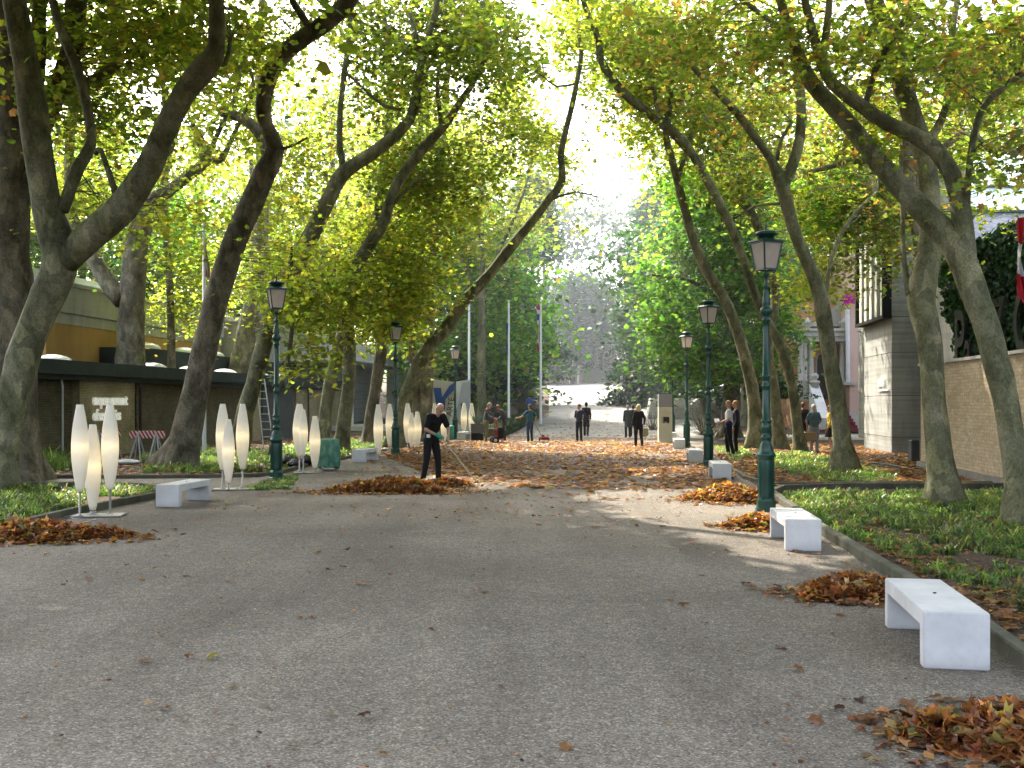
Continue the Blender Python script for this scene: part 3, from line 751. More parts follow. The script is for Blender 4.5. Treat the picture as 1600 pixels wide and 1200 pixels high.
t = Tree('plane_tree', 'dark knobbly plane tree leaning right, rising from the ground cover behind the left bench', 25.8,
  [([(270, 736, 58), (288, 690, 52), (302, 630, 46), (318, 560, 44), (332, 490, 42), (348, 430, 42), (368, 375, 42), (392, 320, 40), (415, 268, 38), (430, 232, 34), (416, 195, 26), (412, 160, 28), (425, 110, 30), (458, 70, 30), (500, 42, 30), (540, 8, 30), (580, -60, 24), (620, -160, 14)], (0, -3)),
   ([(488, 50, 16), (470, 22, 13), (452, -10, 11), (440, -80, 8)], (-2.5, -3)),
   ([(420, 215, 12), (445, 232, 6), (480, 215, 3)], (-1, -1))], M_bark_dark, AVG)
t.blobs([(420, 330, 45, 60, 14, 'yellow', 1, 1.5), (460, 420, 40, 60, 10, 'yellow', 1, 1.5), (250, 300, 80, 60, 12, 'yellow', 4, 2), (420, 40, 70, 60, 16, 'olive', 2, 2), (330, 180, 40, 60, 8, 'yellow', 2, 2)], .5, 36, .085, 'L')
t.crown((-4, 23, 14.5), (5.5, 6, 3.6), 150, 'olive'); TREES.append(t.finish())

t = Tree('plane_tree', 'thick pale trunk with a stub fork standing behind the low pavilion roof', 38.0,
  [([(202, 690, 60), (203, 610, 52), (204, 560, 50), (206, 480, 42), (210, 420, 42), (216, 370, 40), (236, 318, 30), (272, 292, 20), (300, 270, 18), (320, 252, 18), (312, 215, 14), (300, 195, 10)], (0, -1)),
   ([(192, 470, 34), (168, 440, 28), (148, 408, 26), (132, 370, 22), (112, 340, 20), (108, 250, 16), (112, 180, 14), (110, 100, 12), (112, -20, 10)], (0, 1)),
   ([(322, 250, 12), (340, 210, 8), (368, 150, 8), (380, 100, 6), (410, 40, 5)], (-1, 0)),
   ([(330, 248, 10), (345, 250, 12), (370, 200, 7), (396, 140, 6), (385, 90, 5)], (-1, 0)),
   ([(216, 380, 22), (250, 330, 16), (262, 250, 12), (300, 120, 8), (320, 0, 6)], (0, 2)),
   ([(345, 175, 16), (380, 185, 18), (410, 215, 20), (420, 260, 18)], (2, 2))], M_bark_pale, 'old trees behind the left-hand row')
t.blobs([(180, 240, 130, 110, 90, 'yellow', 2, 3), (330, 180, 100, 110, 60, 'yellow', 2, 3), (250, 60, 160, 80, 70, 'yellow', 1, 3), (60, 240, 60, 120, 36, 'yellow', 3, 3), (300, 420, 60, 60, 30, 'yellow', 3, 2)], .6, 40, .095)
t.crown((-15, 38, 15), (7, 6, 5), 150, 'yellow'); TREES.append(t.finish())

t = Tree('plane_tree', 'slender straight pale trunk beside the red and white flag, behind the low roof', 40.0,
  [([(271, 690, 18), (269, 600, 15), (267, 500, 13), (264, 420, 12), (258, 340, 10), (260, 240, 9), (255, 120, 8), (250, 0, 6)], (0, 0))], M_bark_pale, 'old trees behind the left-hand row')
t.blobs([(270, 330, 70, 70, 40, 'green', 1, 2.5), (300, 470, 50, 40, 22, 'yellow', 2, 2), (240, 160, 90, 90, 40, 'yellow', 1, 2.5), (390, 130, 40, 80, 14, 'yellow')], .6, 40, .09)
TREES.append(t.finish())

t = Tree('plane_tree', 'pale smooth leaning trunk behind the low roof, left of the first street lamp', 48.0,
  [([(366, 700, 48), (372, 620, 44), (380, 560, 42), (392, 500, 38), (402, 440, 30), (408, 370, 24), (412, 300, 22), (408, 220, 20), (405, 120, 16), (410, 0, 12)], (0, 0)),
   ([(396, 400, 14), (398, 340, 10), (392, 250, 8)], (0, 1))], M_bark_pale, 'old trees behind the left-hand row')
t.blobs([(400, 400, 50, 70, 30, 'yellow', -1, 2), (420, 330, 50, 60, 22, 'yellow', -1, 2), (380, 80, 60, 80, 22, 'yellow', 0, 3)], .6, 40, .09)
t.crown((-10, 43, 17), (6, 6, 4), 70, 'yellow'); TREES.append(t.finish())

t = Tree('plane_tree', 'leaning plane tree crossing behind the nearest left street lamp, with an upright side branch', 33.0,
  [([(372, 720, 34), (380, 660, 30), (396, 600, 28), (412, 540, 30), (430, 480, 32), (455, 430, 30), (480, 380, 30), (508, 322, 27), (535, 272, 26), (570, 248, 22), (605, 222, 20), (640, 188, 18), (650, 140, 14), (662, 80, 12), (680, 20, 10), (690, -60, 7)], (0, -2.5)),
   ([(538, 268, 13), (531, 230, 11), (532, 170, 10), (540, 100, 10), (547, 40, 9), (552, -40, 7)], (-1, -1)),
   ([(632, 172, 7), (600, 165, 6), (570, 140, 5), (540, 112, 4)], (-2, -2)),
   ([(648, 180, 10), (656, 140, 10), (655, 80, 9), (640, 20, 7)], (-2.4, -3))], M_bark, AVG)
t.blobs([(455, 440, 55, 60, 19, 'yellow', -2, 1.5), (500, 490, 60, 36, 16, 'yellow', -2, 1.5), (485, 550, 50, 22, 6, 'yellow', -3, 1), (500, 420, 60, 40, 18, 'yellow', -1, 2),
         (470, 330, 50, 50, 10, 'yellow', 0, 2), (640, 60, 90, 80, 60, 'olive', -1, 2.5), (720, 120, 80, 70, 50, 'olive', -1, 2.5), (600, 120, 50, 80, 24, 'olive'), (560, 30, 60, 40, 16, 'olive'), (700, 40, 110, 50, 50, 'olive', 0, 3), (500, 230, 40, 50, 10, 'yellow', 2, 2)], .5, 40, .085)
t.crown((-3, 31, 15.5), (5, 5, 3.5), 110, 'olive'); TREES.append(t.finish())

t = Tree('plane_tree', 'thin dark curved stem between the first left street lamp and the pair of trunks', 30.5,
  [([(424, 726, 9), (428, 660, 8), (434, 610, 8), (450, 560, 8), (457, 500, 7), (456, 440, 6), (455, 380, 4)], (0, 0))], M_bark_dark, AVG)
t.blobs([(460, 470, 50, 40, 18, 'yellow', 0, 1), (490, 540, 30, 14, 3, 'yellow', 0, .8)], .4, 34, .08); TREES.append(t.finish())

t = Tree('plane_tree', 'left one of the pair of plane trunks behind the green netted bin', 36.0,
  [([(505, 694, 24), (508, 650, 22), (515, 600, 22), (528, 550, 22), (540, 500, 20), (548, 450, 18), (560, 400, 16), (590, 330, 15), (600, 250, 13), (610, 150, 11), (600, 20, 9)], (0, 2))], M_bark, AVG)
t.blobs([(560, 380, 60, 60, 40, 'yellow', 0, 2.5), (540, 450, 50, 40, 18, 'yellow', -2, 1.5), (620, 250, 50, 70, 26, 'olive'), (470, 240, 40, 20, 5, 'yellow')], .55, 42, .09); TREES.append(t.finish())

t = Tree('plane_tree', 'right one of the two plane trunks behind the netted bin, with an S-curved limb', 34.5,
  [([(532, 702, 26), (538, 660, 24), (545, 600, 23), (546, 540, 22), (542, 480, 20), (552, 430, 22), (575, 385, 22), (600, 345, 20), (612, 305, 19), (635, 265, 18), (668, 225, 17), (695, 195, 15), (722, 155, 12), (745, 120, 9), (770, 60, 6)], (0, -2)),
   ([(612, 320, 9), (628, 305, 6), (645, 285, 4)], (-1, -1)), ([(690, 200, 9), (685, 160, 8), (684, 120, 7), (700, 40, 5)], (-1.6, -1))], M_bark, AVG)
t.blobs([(640, 420, 70, 60, 60, 'yellow', 3, 2.5), (700, 330, 70, 70, 60, 'yellow', 3, 2.5), (600, 480, 60, 40, 34, 'yellow', 2, 2), (660, 260, 60, 50, 40, 'olive', 2, 2), (760, 220, 60, 60, 44, 'olive', 1, 2.5), (560, 440, 40, 50, 14, 'yellow', -1, 1)], .55, 42, .09)
t.crown((0, 34, 17), (5, 6, 3.5), 100, 'olive'); TREES.append(t.finish())

t = Tree('plane_tree', 'brown scarred trunk between the third white bench and the white canopy building', 39.0,
  [([(574, 694, 24), (580, 650, 21), (588, 600, 20), (595, 550, 20), (600, 500, 18), (605, 440, 16), (620, 360, 14), (640, 280, 11), (660, 180, 9), (668, 90, 7)], (0, 1))], M_bark_dark, AVG)
t.blobs([(640, 470, 60, 50, 46, 'yellow', 1, 2.5), (620, 350, 60, 60, 40, 'yellow', 1, 2.5), (650, 180, 60, 60, 30, 'olive', 0, 3)], .6, 44, .095); TREES.append(t.finish())

t = Tree('plane_tree', 'dark upright trunk directly behind the raking man, left of the striped poster', 44.5,
  [([(664, 690, 28), (665, 640, 24), (667, 580, 24), (668, 520, 22), (672, 440, 20), (680, 340, 18), (690, 220, 15), (700, 100, 10)], (0, 0)), ([(652, 660, 14), (648, 590, 14), (644, 520, 13), (650, 440, 11), (640, 380, 9)], (.5, 0))], M_bark_dark, AVG)
t.blobs([(700, 460, 70, 50, 60, 'yellow', 0, 3), (720, 380, 80, 60, 60, 'yellow', 0, 3), (700, 270, 80, 60, 50, 'yellow', 0, 3), (690, 540, 50, 20, 12, 'olive', 0, 2)], .65, 46, .105)
t.crown((-3, 45, 15.5), (6, 6, 4), 110, 'olive'); TREES.append(t.finish())

t = Tree('plane_tree', 'long plane trunk leaning far right over the avenue, curving up to the top centre', 38.0,
  [([(622, 690, 34), (628, 645, 28), (640, 605, 25), (659, 560, 23), (684, 528, 22), (706, 500, 21), (730, 465, 19), (762, 432, 18), (792, 394, 17), (826, 352, 16), (856, 314, 14), (878, 282, 13), (876, 248, 11), (880, 220, 11), (890, 180, 10), (900, 135, 9), (908, 85, 8), (903, 40, 6), (904, -20, 5)], (0, -1)),
   ([(860, 312, 5), (900, 300, 3), (940, 310, 2)], (0, 0)), ([(902, 130, 5), (870, 135, 4), (850, 120, 3)], (-1, -1))], M_bark, AVG)
t.blobs([(780, 500, 60, 30, 26, 'yellow', 1, 1.5), (830, 460, 50, 40, 26, 'yellow', 1, 1.5), (770, 420, 70, 50, 44, 'yellow', 3, 2), (850, 400, 60, 50, 34, 'yellow', 2, 2), (880, 340, 45, 40, 16, 'yellow', 2, 2), (770, 300, 60, 70, 46, 'yellow', 3, 2.5),
         (730, 560, 40, 20, 10, 'olive', 0, 1), (820, 160, 70, 60, 24, 'yellow', 2, 2), (850, 60, 60, 50, 20, 'yellow', 2, 2), (800, 60, 80, 60, 60, 'olive', 0, 2.5), (910, 210, 40, 80, 22, 'yellow', 1, 2), (870, 110, 70, 80, 50, 'olive', 2, 3), (900, 40, 60, 50, 36, 'yellow', 1, 2.5), (820, 230, 60, 50, 30, 'yellow', 2, 2.5)], .5, 42, .09)
t.crown((2, 40, 17.5), (5, 6, 3), 60, 'yellow'); TREES.append(t.finish())

# right-hand row
t = Tree('plane_tree', 'nearest right plane tree, bowing left from the right edge and forking into crossing limbs', 13.6,
  [([(1600, 846, 50), (1592, 760, 42), (1582, 690, 42), (1570, 620, 42), (1556, 560, 43), (1538, 500, 43), (1518, 445, 46), (1498, 395, 50), (1472, 360, 42), (1440, 328, 38), (1405, 290, 34), (1368, 248, 32), (1335, 205, 30), (1300, 165, 28), (1268, 130, 26), (1250, 90, 20), (1225, 20, 16), (1200, -80, 10)], (0, 3)),
   ([(1516, 440, 26), (1508, 385, 34), (1502, 330, 34), (1488, 275, 30), (1462, 235, 28), (1425, 210, 27), (1385, 192, 26), (1345, 165, 24), (1300, 130, 22), (1282, 90, 18), (1262, 20, 14), (1240, -80, 8)], (0, 1)),
   ([(1510, 335, 12), (1514, 270, 11), (1522, 210, 11), (1538, 165, 12), (1570, 135, 11), (1612, 105, 9), (1660, 60, 7)], (0, -1)),
   ([(1352, 165, 10), (1368, 110, 11), (1400, 50, 10), (1440, -10, 9)], (.5, 0)),
   ([(1282, 110, 14), (1290, 60, 13), (1296, 0, 12), (1300, -80, 8)], (1, 1))], M_bark, 'plane trees lining the avenue')
t.blobs([(1270, 60, 90, 60, 30, 'rust', 3, 2), (1560, 60, 60, 60, 22, 'rust', 0, 1.5), (1590, 250, 30, 60, 8, 'rust', 0, 1), (1400, 60, 90, 60, 22, 'olive', 2, 2), (1150, 60, 90, 60, 26, 'rust', 4, 2), (1340, 250, 50, 40, 6, 'rust', 3, 2)], .30, 30, .066, 'L')
t.crown((6, 12, 10.8), (5, 6, 3), 130, 'olive', R_=.8); TREES.append(t.finish())

t = Tree('plane_tree', 'plane trunk with a swollen knee in front of the long brick wall', 16.7,
  [([(1478, 800, 56), (1472, 745, 46), (1466, 690, 42), (1460, 630, 38), (1456, 570, 38), (1450, 520, 40), (1440, 475, 46), (1442, 440, 48), (1452, 395, 40), (1452, 330, 36), (1448, 260, 34), (1432, 200, 34), (1415, 150, 34), (1402, 100, 34), (1385, 50, 32), (1365, 0, 30), (1340, -80, 22)], (0, 1.5)),
   ([(1420, 460, 12), (1412, 400, 8), (1410, 320, 8), (1408, 250, 7), (1420, 180, 5)], (0, 1.5)),
   ([(1440, 232, 14), (1462, 205, 15), (1478, 165, 13), (1484, 100, 12), (1490, 30, 11), (1510, -60, 8)], (1, 2))], M_bark, AVG)
t.blobs([(1500, 110, 60, 60, 30, 'rust', 2, 2), (1440, 60, 70, 60, 30, 'rust', 2, 2), (1560, 170, 50, 50, 22, 'olive', 3, 2), (1560, 260, 30, 30, 5, 'olive', 3, 1), (1340, 100, 60, 60, 16, 'rust', 2, 2), (1560, 330, 40, 12, 3, 'yellow', 1, .5), (1445, 300, 50, 40, 6, 'rust', 3, 1)], .36, 32, .07, 'L')
t.crown((9.5, 17, 12.5), (5, 6, 3.4), 130, 'rust', R_=.85); TREES.append(t.finish())

t = Tree('plane_tree', 'Y-forked plane trunk with a dark burnt hollow, right of the nearest street lamp', 24.6,
  [([(1320, 744, 40), (1316, 690, 32), (1310, 640, 29), (1302, 590, 27), (1294, 540, 27), (1286, 492, 29), (1278, 450, 24), (1262, 410, 23), (1244, 370, 22), (1232, 330, 22), (1222, 290, 24), (1205, 250, 15), (1178, 212, 14), (1150, 175, 13), (1115, 138, 11), (1090, 112, 11), (1072, 88, 9), (1040, 40, 6)], (0, -1)),
   ([(1222, 295, 20), (1238, 258, 20), (1250, 215, 17), (1252, 160, 16), (1246, 110, 15), (1235, 60, 17), (1222, 10, 15), (1200, -60, 10)], (-.5, -1)),
   ([(1214, 250, 7), (1222, 215, 6), (1238, 190, 5)], (-.6, -.6)), ([(1218, 318, 5), (1180, 322, 4), (1150, 340, 3)], (-.4, -.4)),
   ([(1290, 470, 6), (1300, 400, 7), (1330, 340, 6), (1370, 300, 4)], (0, 1)),
   ([(1238, 60, 12), (1180, 15, 9), (1130, -20, 6)], (-1, -1))], M_bark, AVG)
t.blobs([(1120, 60, 90, 60, 44, 'rust', 1, 2.5), (1040, 50, 60, 50, 24, 'rust', 0, 2.5), (1300, 330, 70, 50, 50, 'yellow', 5, 2), (1370, 340, 60, 60, 50, 'rust', 4, 2), (1290, 420, 50, 40, 18, 'yellow', 4, 2), (1395, 400, 36, 40, 8, 'rust', 2, 1.5), (1190, 130, 50, 60, 16, 'rust', 1, 2), (1330, 200, 70, 60, 30, 'rust', 4, 2), (1390, 270, 60, 50, 26, 'yellow', 5, 2), (1160, 250, 50, 50, 14, 'rust', 2, 2)], .45, 38, .082, 'L')
t.crown((6.5, 24, 14.5), (5.5, 6, 3.6), 130, 'rust'); TREES.append(t.finish())

t = Tree('plane_tree', 'plane trunk leaning left from beside the third right street lamp', 37.0,
  [([(1180, 702, 30), (1180, 650, 24), (1174, 600, 22), (1162, 550, 20), (1146, 500, 19), (1128, 460, 18), (1105, 425, 17), (1085, 380, 16), (1072, 335, 15), (1060, 290, 14), (1050, 250, 13), (1040, 210, 11), (1046, 150, 9), (1052, 80, 7), (1060, 0, 6)], (0, 0)), ([(1058, 282, 9), (1080, 210, 8), (1095, 130, 6), (1100, 60, 5)], (0, .5))], M_bark, AVG)
t.blobs([(1060, 170, 60, 70, 34, 'yellow', 3, 2.5), (1000, 230, 45, 50, 16, 'yellow', 3, 2.5), (1040, 290, 50, 30, 12, 'green', 2, 2), (1100, 250, 50, 50, 22, 'yellow', 3, 2), (990, 120, 60, 50, 22, 'yellow', 2, 2.5)], .5, 42, .09)
t.crown((8, 38, 16), (5, 6, 3), 90, 'olive'); TREES.append(t.finish())

t = Tree('plane_tree', 'slim plane trunk with a limb arching left to the top centre, beside the straw bag', 33.5,
  [([(1252, 716, 22), (1246, 670, 17), (1240, 620, 17), (1231, 575, 17), (1215, 530, 17), (1192, 490, 16), (1175, 445, 15), (1158, 395, 15), (1138, 345, 15), (1115, 300, 16), (1085, 245, 16), (1050, 205, 18), (1022, 182, 18), (985, 155, 15), (958, 125, 14), (938, 92, 13), (935, 60, 11), (920, 25, 10), (905, -20, 8), (890, -90, 5)], (0, -1.5)),
   ([(1044, 195, 9), (1050, 140, 8), (1058, 80, 7), (1048, 20, 5)], (-1, -1)), ([(1030, 186, 8), (1018, 120, 7), (1004, 60, 6), (990, 10, 4)], (-1, -1)), ([(960, 128, 4), (1010, 95, 3), (1080, 75, 3)], (-1.5, -2))], M_bark, AVG)
t.blobs([(1000, 60, 60, 60, 30, 'olive', 0, 2.5), (940, 30, 40, 40, 12, 'yellow', 0, 2), (1080, 130, 60, 60, 36, 'rust', 0, 2.5), (960, 180, 50, 60, 24, 'yellow', 1, 2), (1150, 230, 60, 60, 22, 'olive', 2, 2), (980, 40, 60, 50, 34, 'olive', 0, 2.5), (1010, 120, 50, 60, 26, 'yellow', 2, 2)], .5, 42, .088)
TREES.append(t.finish())

t = Tree('plane_tree', 'plane trunk directly behind the nearest right street lamp', 36.0,
  [([(1222, 708, 26), (1214, 660, 22), (1208, 600, 19), (1200, 550, 17), (1206, 500, 16), (1212, 460, 16), (1200, 400, 16), (1180, 345, 16), (1155, 305, 15), (1135, 275, 12), (1130, 200, 9), (1150, 120, 7)], (0, 1))], M_bark, AVG)
t.blobs([(1170, 300, 70, 50, 30, 'olive', 1, 2), (1140, 170, 60, 60, 30, 'rust', 1, 2.5), (1230, 180, 60, 60, 30, 'rust', 2, 2.5), (1260, 280, 50, 50, 24, 'yellow', 3, 2)], .5, 42, .09)
t.crown((12, 36, 15), (5, 5, 4), 90, 'rust'); TREES.append(t.finish())

# trees behind the concrete pavilion and brick wall
t = Tree('plane_tree', 'pale plane tree rising behind the brick wall and the concrete tower', 27.0,
  [([(1462, 716, 30), (1456, 600, 28), (1448, 480, 24), (1438, 380, 24), (1424, 300, 22), (1418, 220, 18), (1410, 120, 14), (1420, 0, 10)], (0, 0)), ([(1420, 340, 20), (1385, 262, 14), (1340, 250, 14), (1290, 262, 10), (1260, 270, 7)], (0, 1)), ([(1425, 280, 14), (1500, 210, 14), (1560, 235, 14), (1620, 235, 10)], (0, -1))], M_bark_pale, 'trees behind the right-hand row')
t.blobs([(1450, 200, 60, 60, 24, 'olive', 2, 2), (1560, 120, 60, 50, 30, 'rust', 1, 2), (1370, 170, 60, 60, 30, 'yellow', 2, 2), (1310, 300, 60, 50, 24, 'green', 3, 2), (1500, 240, 50, 40, 14, 'yellow', 1, 2), (1590, 60, 40, 60, 20, 'rust', 1, 2)], .45, 40, .085)
t.crown((12, 26, 13), (6, 5, 3.5), 110, 'rust'); TREES.append(t.finish())

# horse chestnut with drooping tiers
t = Tree('chestnut_tree', 'bright green chestnut tree with drooping tiers of leaves, right of the avenue', 49.0,
  [([(1140, 692, 34), (1142, 640, 30), (1145, 560, 26), (1142, 480, 22), (1135, 400, 18), (1128, 320, 13), (1122, 240, 8)], (0, 0)), ([(1136, 560, 10), (1090, 520, 7), (1030, 510, 3)], (0, -3)), ([(1138, 480, 9), (1080, 440, 6), (1020, 430, 3)], (0, -3)), ([(1140, 420, 8), (1190, 400, 6), (1230, 400, 3)], (0, -2))], M_bark_dark, None, None, M_leafG)
tiers = []
for i, (yy, xl, xr) in enumerate([(262, 1060, 1170), (296, 1040, 1190), (330, 1020, 1200), (366, 1012, 1215), (404, 1004, 1225), (440, 1002, 1232), (474, 996, 1236), (508, 990, 1236), (540, 1010, 1225), (566, 1045, 1200)]):
    for k in range(6):
        x = xl+(xr-xl)*(k+.5)/6; edge = abs(k-2.5)/2.5
        tiers.append((x, yy+10*edge**2+rnd.uniform(-5, 5), (xr-xl)/13, 7, 7, 'green', -2.5+rnd.uniform(-1.5, 3), 1.4))
t.blobs(tiers, .62, 46, .11, 'M'); t.crown((11, 51.5, 9.0), (3.8, 2.2, 5), 150, 'conifer', R_=.9, nl=60, size=.13); TREES.append(t.finish())  # dark inner leaves put the crown's interior shade into their colour

# ------------------------------------------------------------------ trees further back
def bgtree(name, label, px, d, h, r, pal, n, bark=M_bark_dark, zc=.52, R_=1.3, nl=95, size=.20, lean=0.0, group='trees in the hazy distance', zmin=None, trunk=.3, cull=.9, geo='Q', leafmat=None, view=None):
    x = (px-800)/F*d; z0 = zf(d); s = F/d
    py0 = HOR-(z0-EYE)*s; pt = lambda X, z: (800+X*s, HOR-(z+z0-EYE)*s)
    wt = trunk*2*s
    limbs = [([(*pt(x, 0), wt*1.1), (*pt(x+lean*.3, h*.25), wt*.9), (*pt(x+lean*.6, h*.5), wt*.7), (*pt(x+lean, h*.8), wt*.3)], (0, 0)),
             ([(*pt(x+lean*.4, h*.33), wt*.5), (*pt(x-r*.35, h*.55), wt*.3), (*pt(x-r*.6, h*.72), wt*.12)], (0, r*.3)),
             ([(*pt(x+lean*.4, h*.38), wt*.5), (*pt(x+r*.4, h*.6), wt*.3), (*pt(x+r*.6, h*.78), wt*.12)], (0, -r*.3))]
    t = Tree(name, label, d, limbs, bark, group, None, leafmat or (M_needle if pal in ('far', 'conifer') else M_leafA))
    zc_ = z0+h*zc; hz = h*(1-zc)*.98
    t.crown((x+lean*.6, d, zc_), (r, r*.8, hz), n, pal, R_, nl, size, geo, .05, .35, cull, view)
    return TREES.append(t.finish())
def conifer(label, px, d, h, r, n, pal='conifer', z0f=.06, size=.21):
    x = (px-800)/F*d; z0 = zf(d); s = F/d
    pt = lambda X, z: (800+X*s, HOR-(z+z0-EYE)*s)
    t = Tree('conifer_tree', label, d, [([(*pt(x, 0), .8*s), (*pt(x, h*.5), .5*s), (*pt(x, h*.97), .06*s)], (0, 0))], M_bark_dark, 'trees in the hazy distance', None, M_needle)
    q = rng.uniform(0, 1, n)**1.25; zz = z0+h*(z0f+(1-z0f)*q); rr = r*(1-q)**.8*(.35+.65*rng.uniform(0, 1, n)**.5)*(1+.25*np.sin(q*34)); a = rng.uniform(0, 2*np.pi, n)
    C_ = np.column_stack([x+rr*np.cos(a), d+rr*np.sin(a), zz-rr*.18]); C_ = C_[lit_cull(C_, .9)]
    t._add(C_, [pal]*len(C_), .8, 150, size, 'Q', .04); TREES.append(t.finish())
conifer('tall dark cedar left of the far steps, drooping to the ground', 832, 92, 20, 4.5, 300, z0f=.02)
conifer('broad dark cedar right of the far steps, behind the red patch', 1026, 98, 20, 4.9, 330, z0f=.04)
conifer('dark conifer between the cedar and the chestnut tree', 1062, 80, 14, 5.2, 260, z0f=.04)
conifer('dark conifer behind the white flagpoles left of the avenue', 776, 84, 18, 6.0, 300, z0f=.08)
conifer('hazy conifer left of the central gap of sky', 812, 118, 25, 5.6, 260, z0f=.08)
conifer('hazy conifer just right of the central gap of sky', 1040, 122, 24, 5.6, 240, z0f=.10)
bgtree('broadleaf_tree', 'hazy pale tree behind the far building, left of the gap of sky', 850, 150, 36, 9, 'far', 90, R_=2, size=.34)
bgtree('broadleaf_tree', 'hazy pale tree closing the view above the far building', 1030, 150, 40, 9, 'far', 100, R_=2, size=.34)
bgtree('broadleaf_tree', 'hazy blue-green tree seen between the two leaning left trunks', 480, 90, 31, 8, 'far', 150)
bgtree('broadleaf_tree', 'hazy tree behind the white canopy building', 590, 100, 33, 8.5, 'far', 150)
bgtree('broadleaf_tree', 'dark tree reaching over the left pier of the far steps', 893, 126, 15, 4.4, 'conifer', 170, zc=.66, lean=2.2)
bgtree('broadleaf_tree', 'low hazy tree over the roof of the far building', 925, 138, 11.5, 5, 'conifer', 130, zc=.62)
bgtree('broadleaf_tree', 'tall tree behind the striped poster', 690, 78, 22, 8, 'olive', 150, trunk=.4)
bgtree('broadleaf_tree', 'yellow-green tree over the low roof at the left', 310, 62, 19, 7, 'yellow', 130)
bgtree('broadleaf_tree', 'green tree behind the yellow walled building', 130, 60, 19, 7, 'green', 130)
bgtree('broadleaf_tree', 'tree at the far left edge beyond the yellow walled building', -40, 56, 20, 8, 'olive', 130)
bgtree('broadleaf_tree', 'green tree seen over the grey pavilion at the left', 400, 66, 15, 6, 'green', 110)
bgtree('broadleaf_tree', 'dark green tree behind the flagpole with the flag', 735, 66, 15, 6, 'green', 110, trunk=.35)
bgtree('broadleaf_tree', 'dark tree right of the chestnut, behind the columned house', 1215, 78, 20, 7, 'far', 130)
bgtree('broadleaf_tree', 'tree behind the orange columned house', 1290, 82, 23, 8, 'olive', 120)
bgtree('broadleaf_tree', 'tree behind the concrete tower with vertical slats', 1380, 64, 22, 7, 'yellow', 110)
bgtree('broadleaf_tree', 'yellowing tree high over the glass roof at the right', 1600, 60, 26, 7, 'rust', 70)
bgtree('broadleaf_tree', 'green tree right behind the chestnut tree', 1100, 66, 19, 6, 'far', 120)
bgtree('plane_tree', 'avenue plane tree whose crown shows above the long leaning trunk', 752, 60, 22, 5.6, 'yellow', 150, M_bark, .71, 1.0, 70, .12, group=AVG, geo='M')
bgtree('plane_tree', 'more distant avenue plane tree left of the flagpoles', 660, 70, 24, 6.5, 'yellow', 150, M_bark, .70, 1.1, 80, .14, group=AVG, geo='M')
bgtree('plane_tree', 'avenue plane tree whose crown rises over the chestnut', 1165, 60, 22, 5.8, 'yellow', 140, M_bark, .64, 1.0, 70, .12, group=AVG, geo='M')
bgtree('plane_tree', 'hazy plane tree filling the top left centre between the leaning limbs', 520, 58, 24, 6.0, 'yellow', 130, M_bark, .62, 1.0, 70, .12, group=AVG, geo='M')
# avenue trees whose trunks stand outside the frame or behind others, shading the foreground
def shade(label, x, y, z, r, n, pal, tx, ty):
    d = ty; s = F/d
    limbs = [([(800+tx*s, HOR+EYE*s, .5*s), (800+(tx*.8+x*.2)*s, HOR-(3-EYE)*s, .42*s), (800+(tx*.5+x*.5)*s, HOR-(7-EYE)*s, .36*s), (800+x*s, HOR-(z-EYE)*s, .18*s)], (0, y-ty))]
    t = Tree('plane_tree', label, d, limbs, M_bark, AVG)
    t.crown((x, y, z), r, n, pal, 1.1, 50, .17, 'M', .03, .2, .97); TREES.append(t.finish())
shade('plane tree just outside the left edge, spreading over the foreground', -6, 10, 11.5, (6, 6, 2.2), 150, 'olive', -12.5, 10)
shade('plane tree just outside the right edge, spreading over the foreground', 3.5, 8, 11.2, (5.5, 6, 2.2), 140, 'olive', 9.5, 7.5)

# canopy added above the view to shade the near gravel: clusters up the sun's direction from the shaded ground, handed to the nearest avenue tree
n = 1700
gp = np.column_stack([rng.uniform(-13, 8, n), rng.uniform(1.5, 27, n)])
k = np.ones(n, bool)
for p_ in SUNP: k &= ~inpoly(gp[:, 0], gp[:, 1], p_)
gp = gp[k]; z = .66*gp[:, 1]+5.6+rng.uniform(0, 1.6, len(gp)); z = np.maximum(z, 9.0)
C_ = np.column_stack([gp[:, 0]+S.x*z/S.z, gp[:, 1]+S.y*z/S.z, z]); C_ = C_[lit_cull(C_, 1.0)]
near_t = [t for t in TREES if t.root.get('group') == AVG]
tops = np.array([[max(t.sk, key=lambda q: q.z)[i]+t.B[i] for i in range(3)] for t in near_t])
own = ((C_[:, None, :2]-tops[None, :, :2])**2).sum(-1).argmin(1)
for i, t in enumerate(near_t):
    q = C_[own == i]
    if len(q): t._add(q, ['olive']*len(q), .8, 44, .13, 'M', .02)
for t in TREES: t.really_finish()
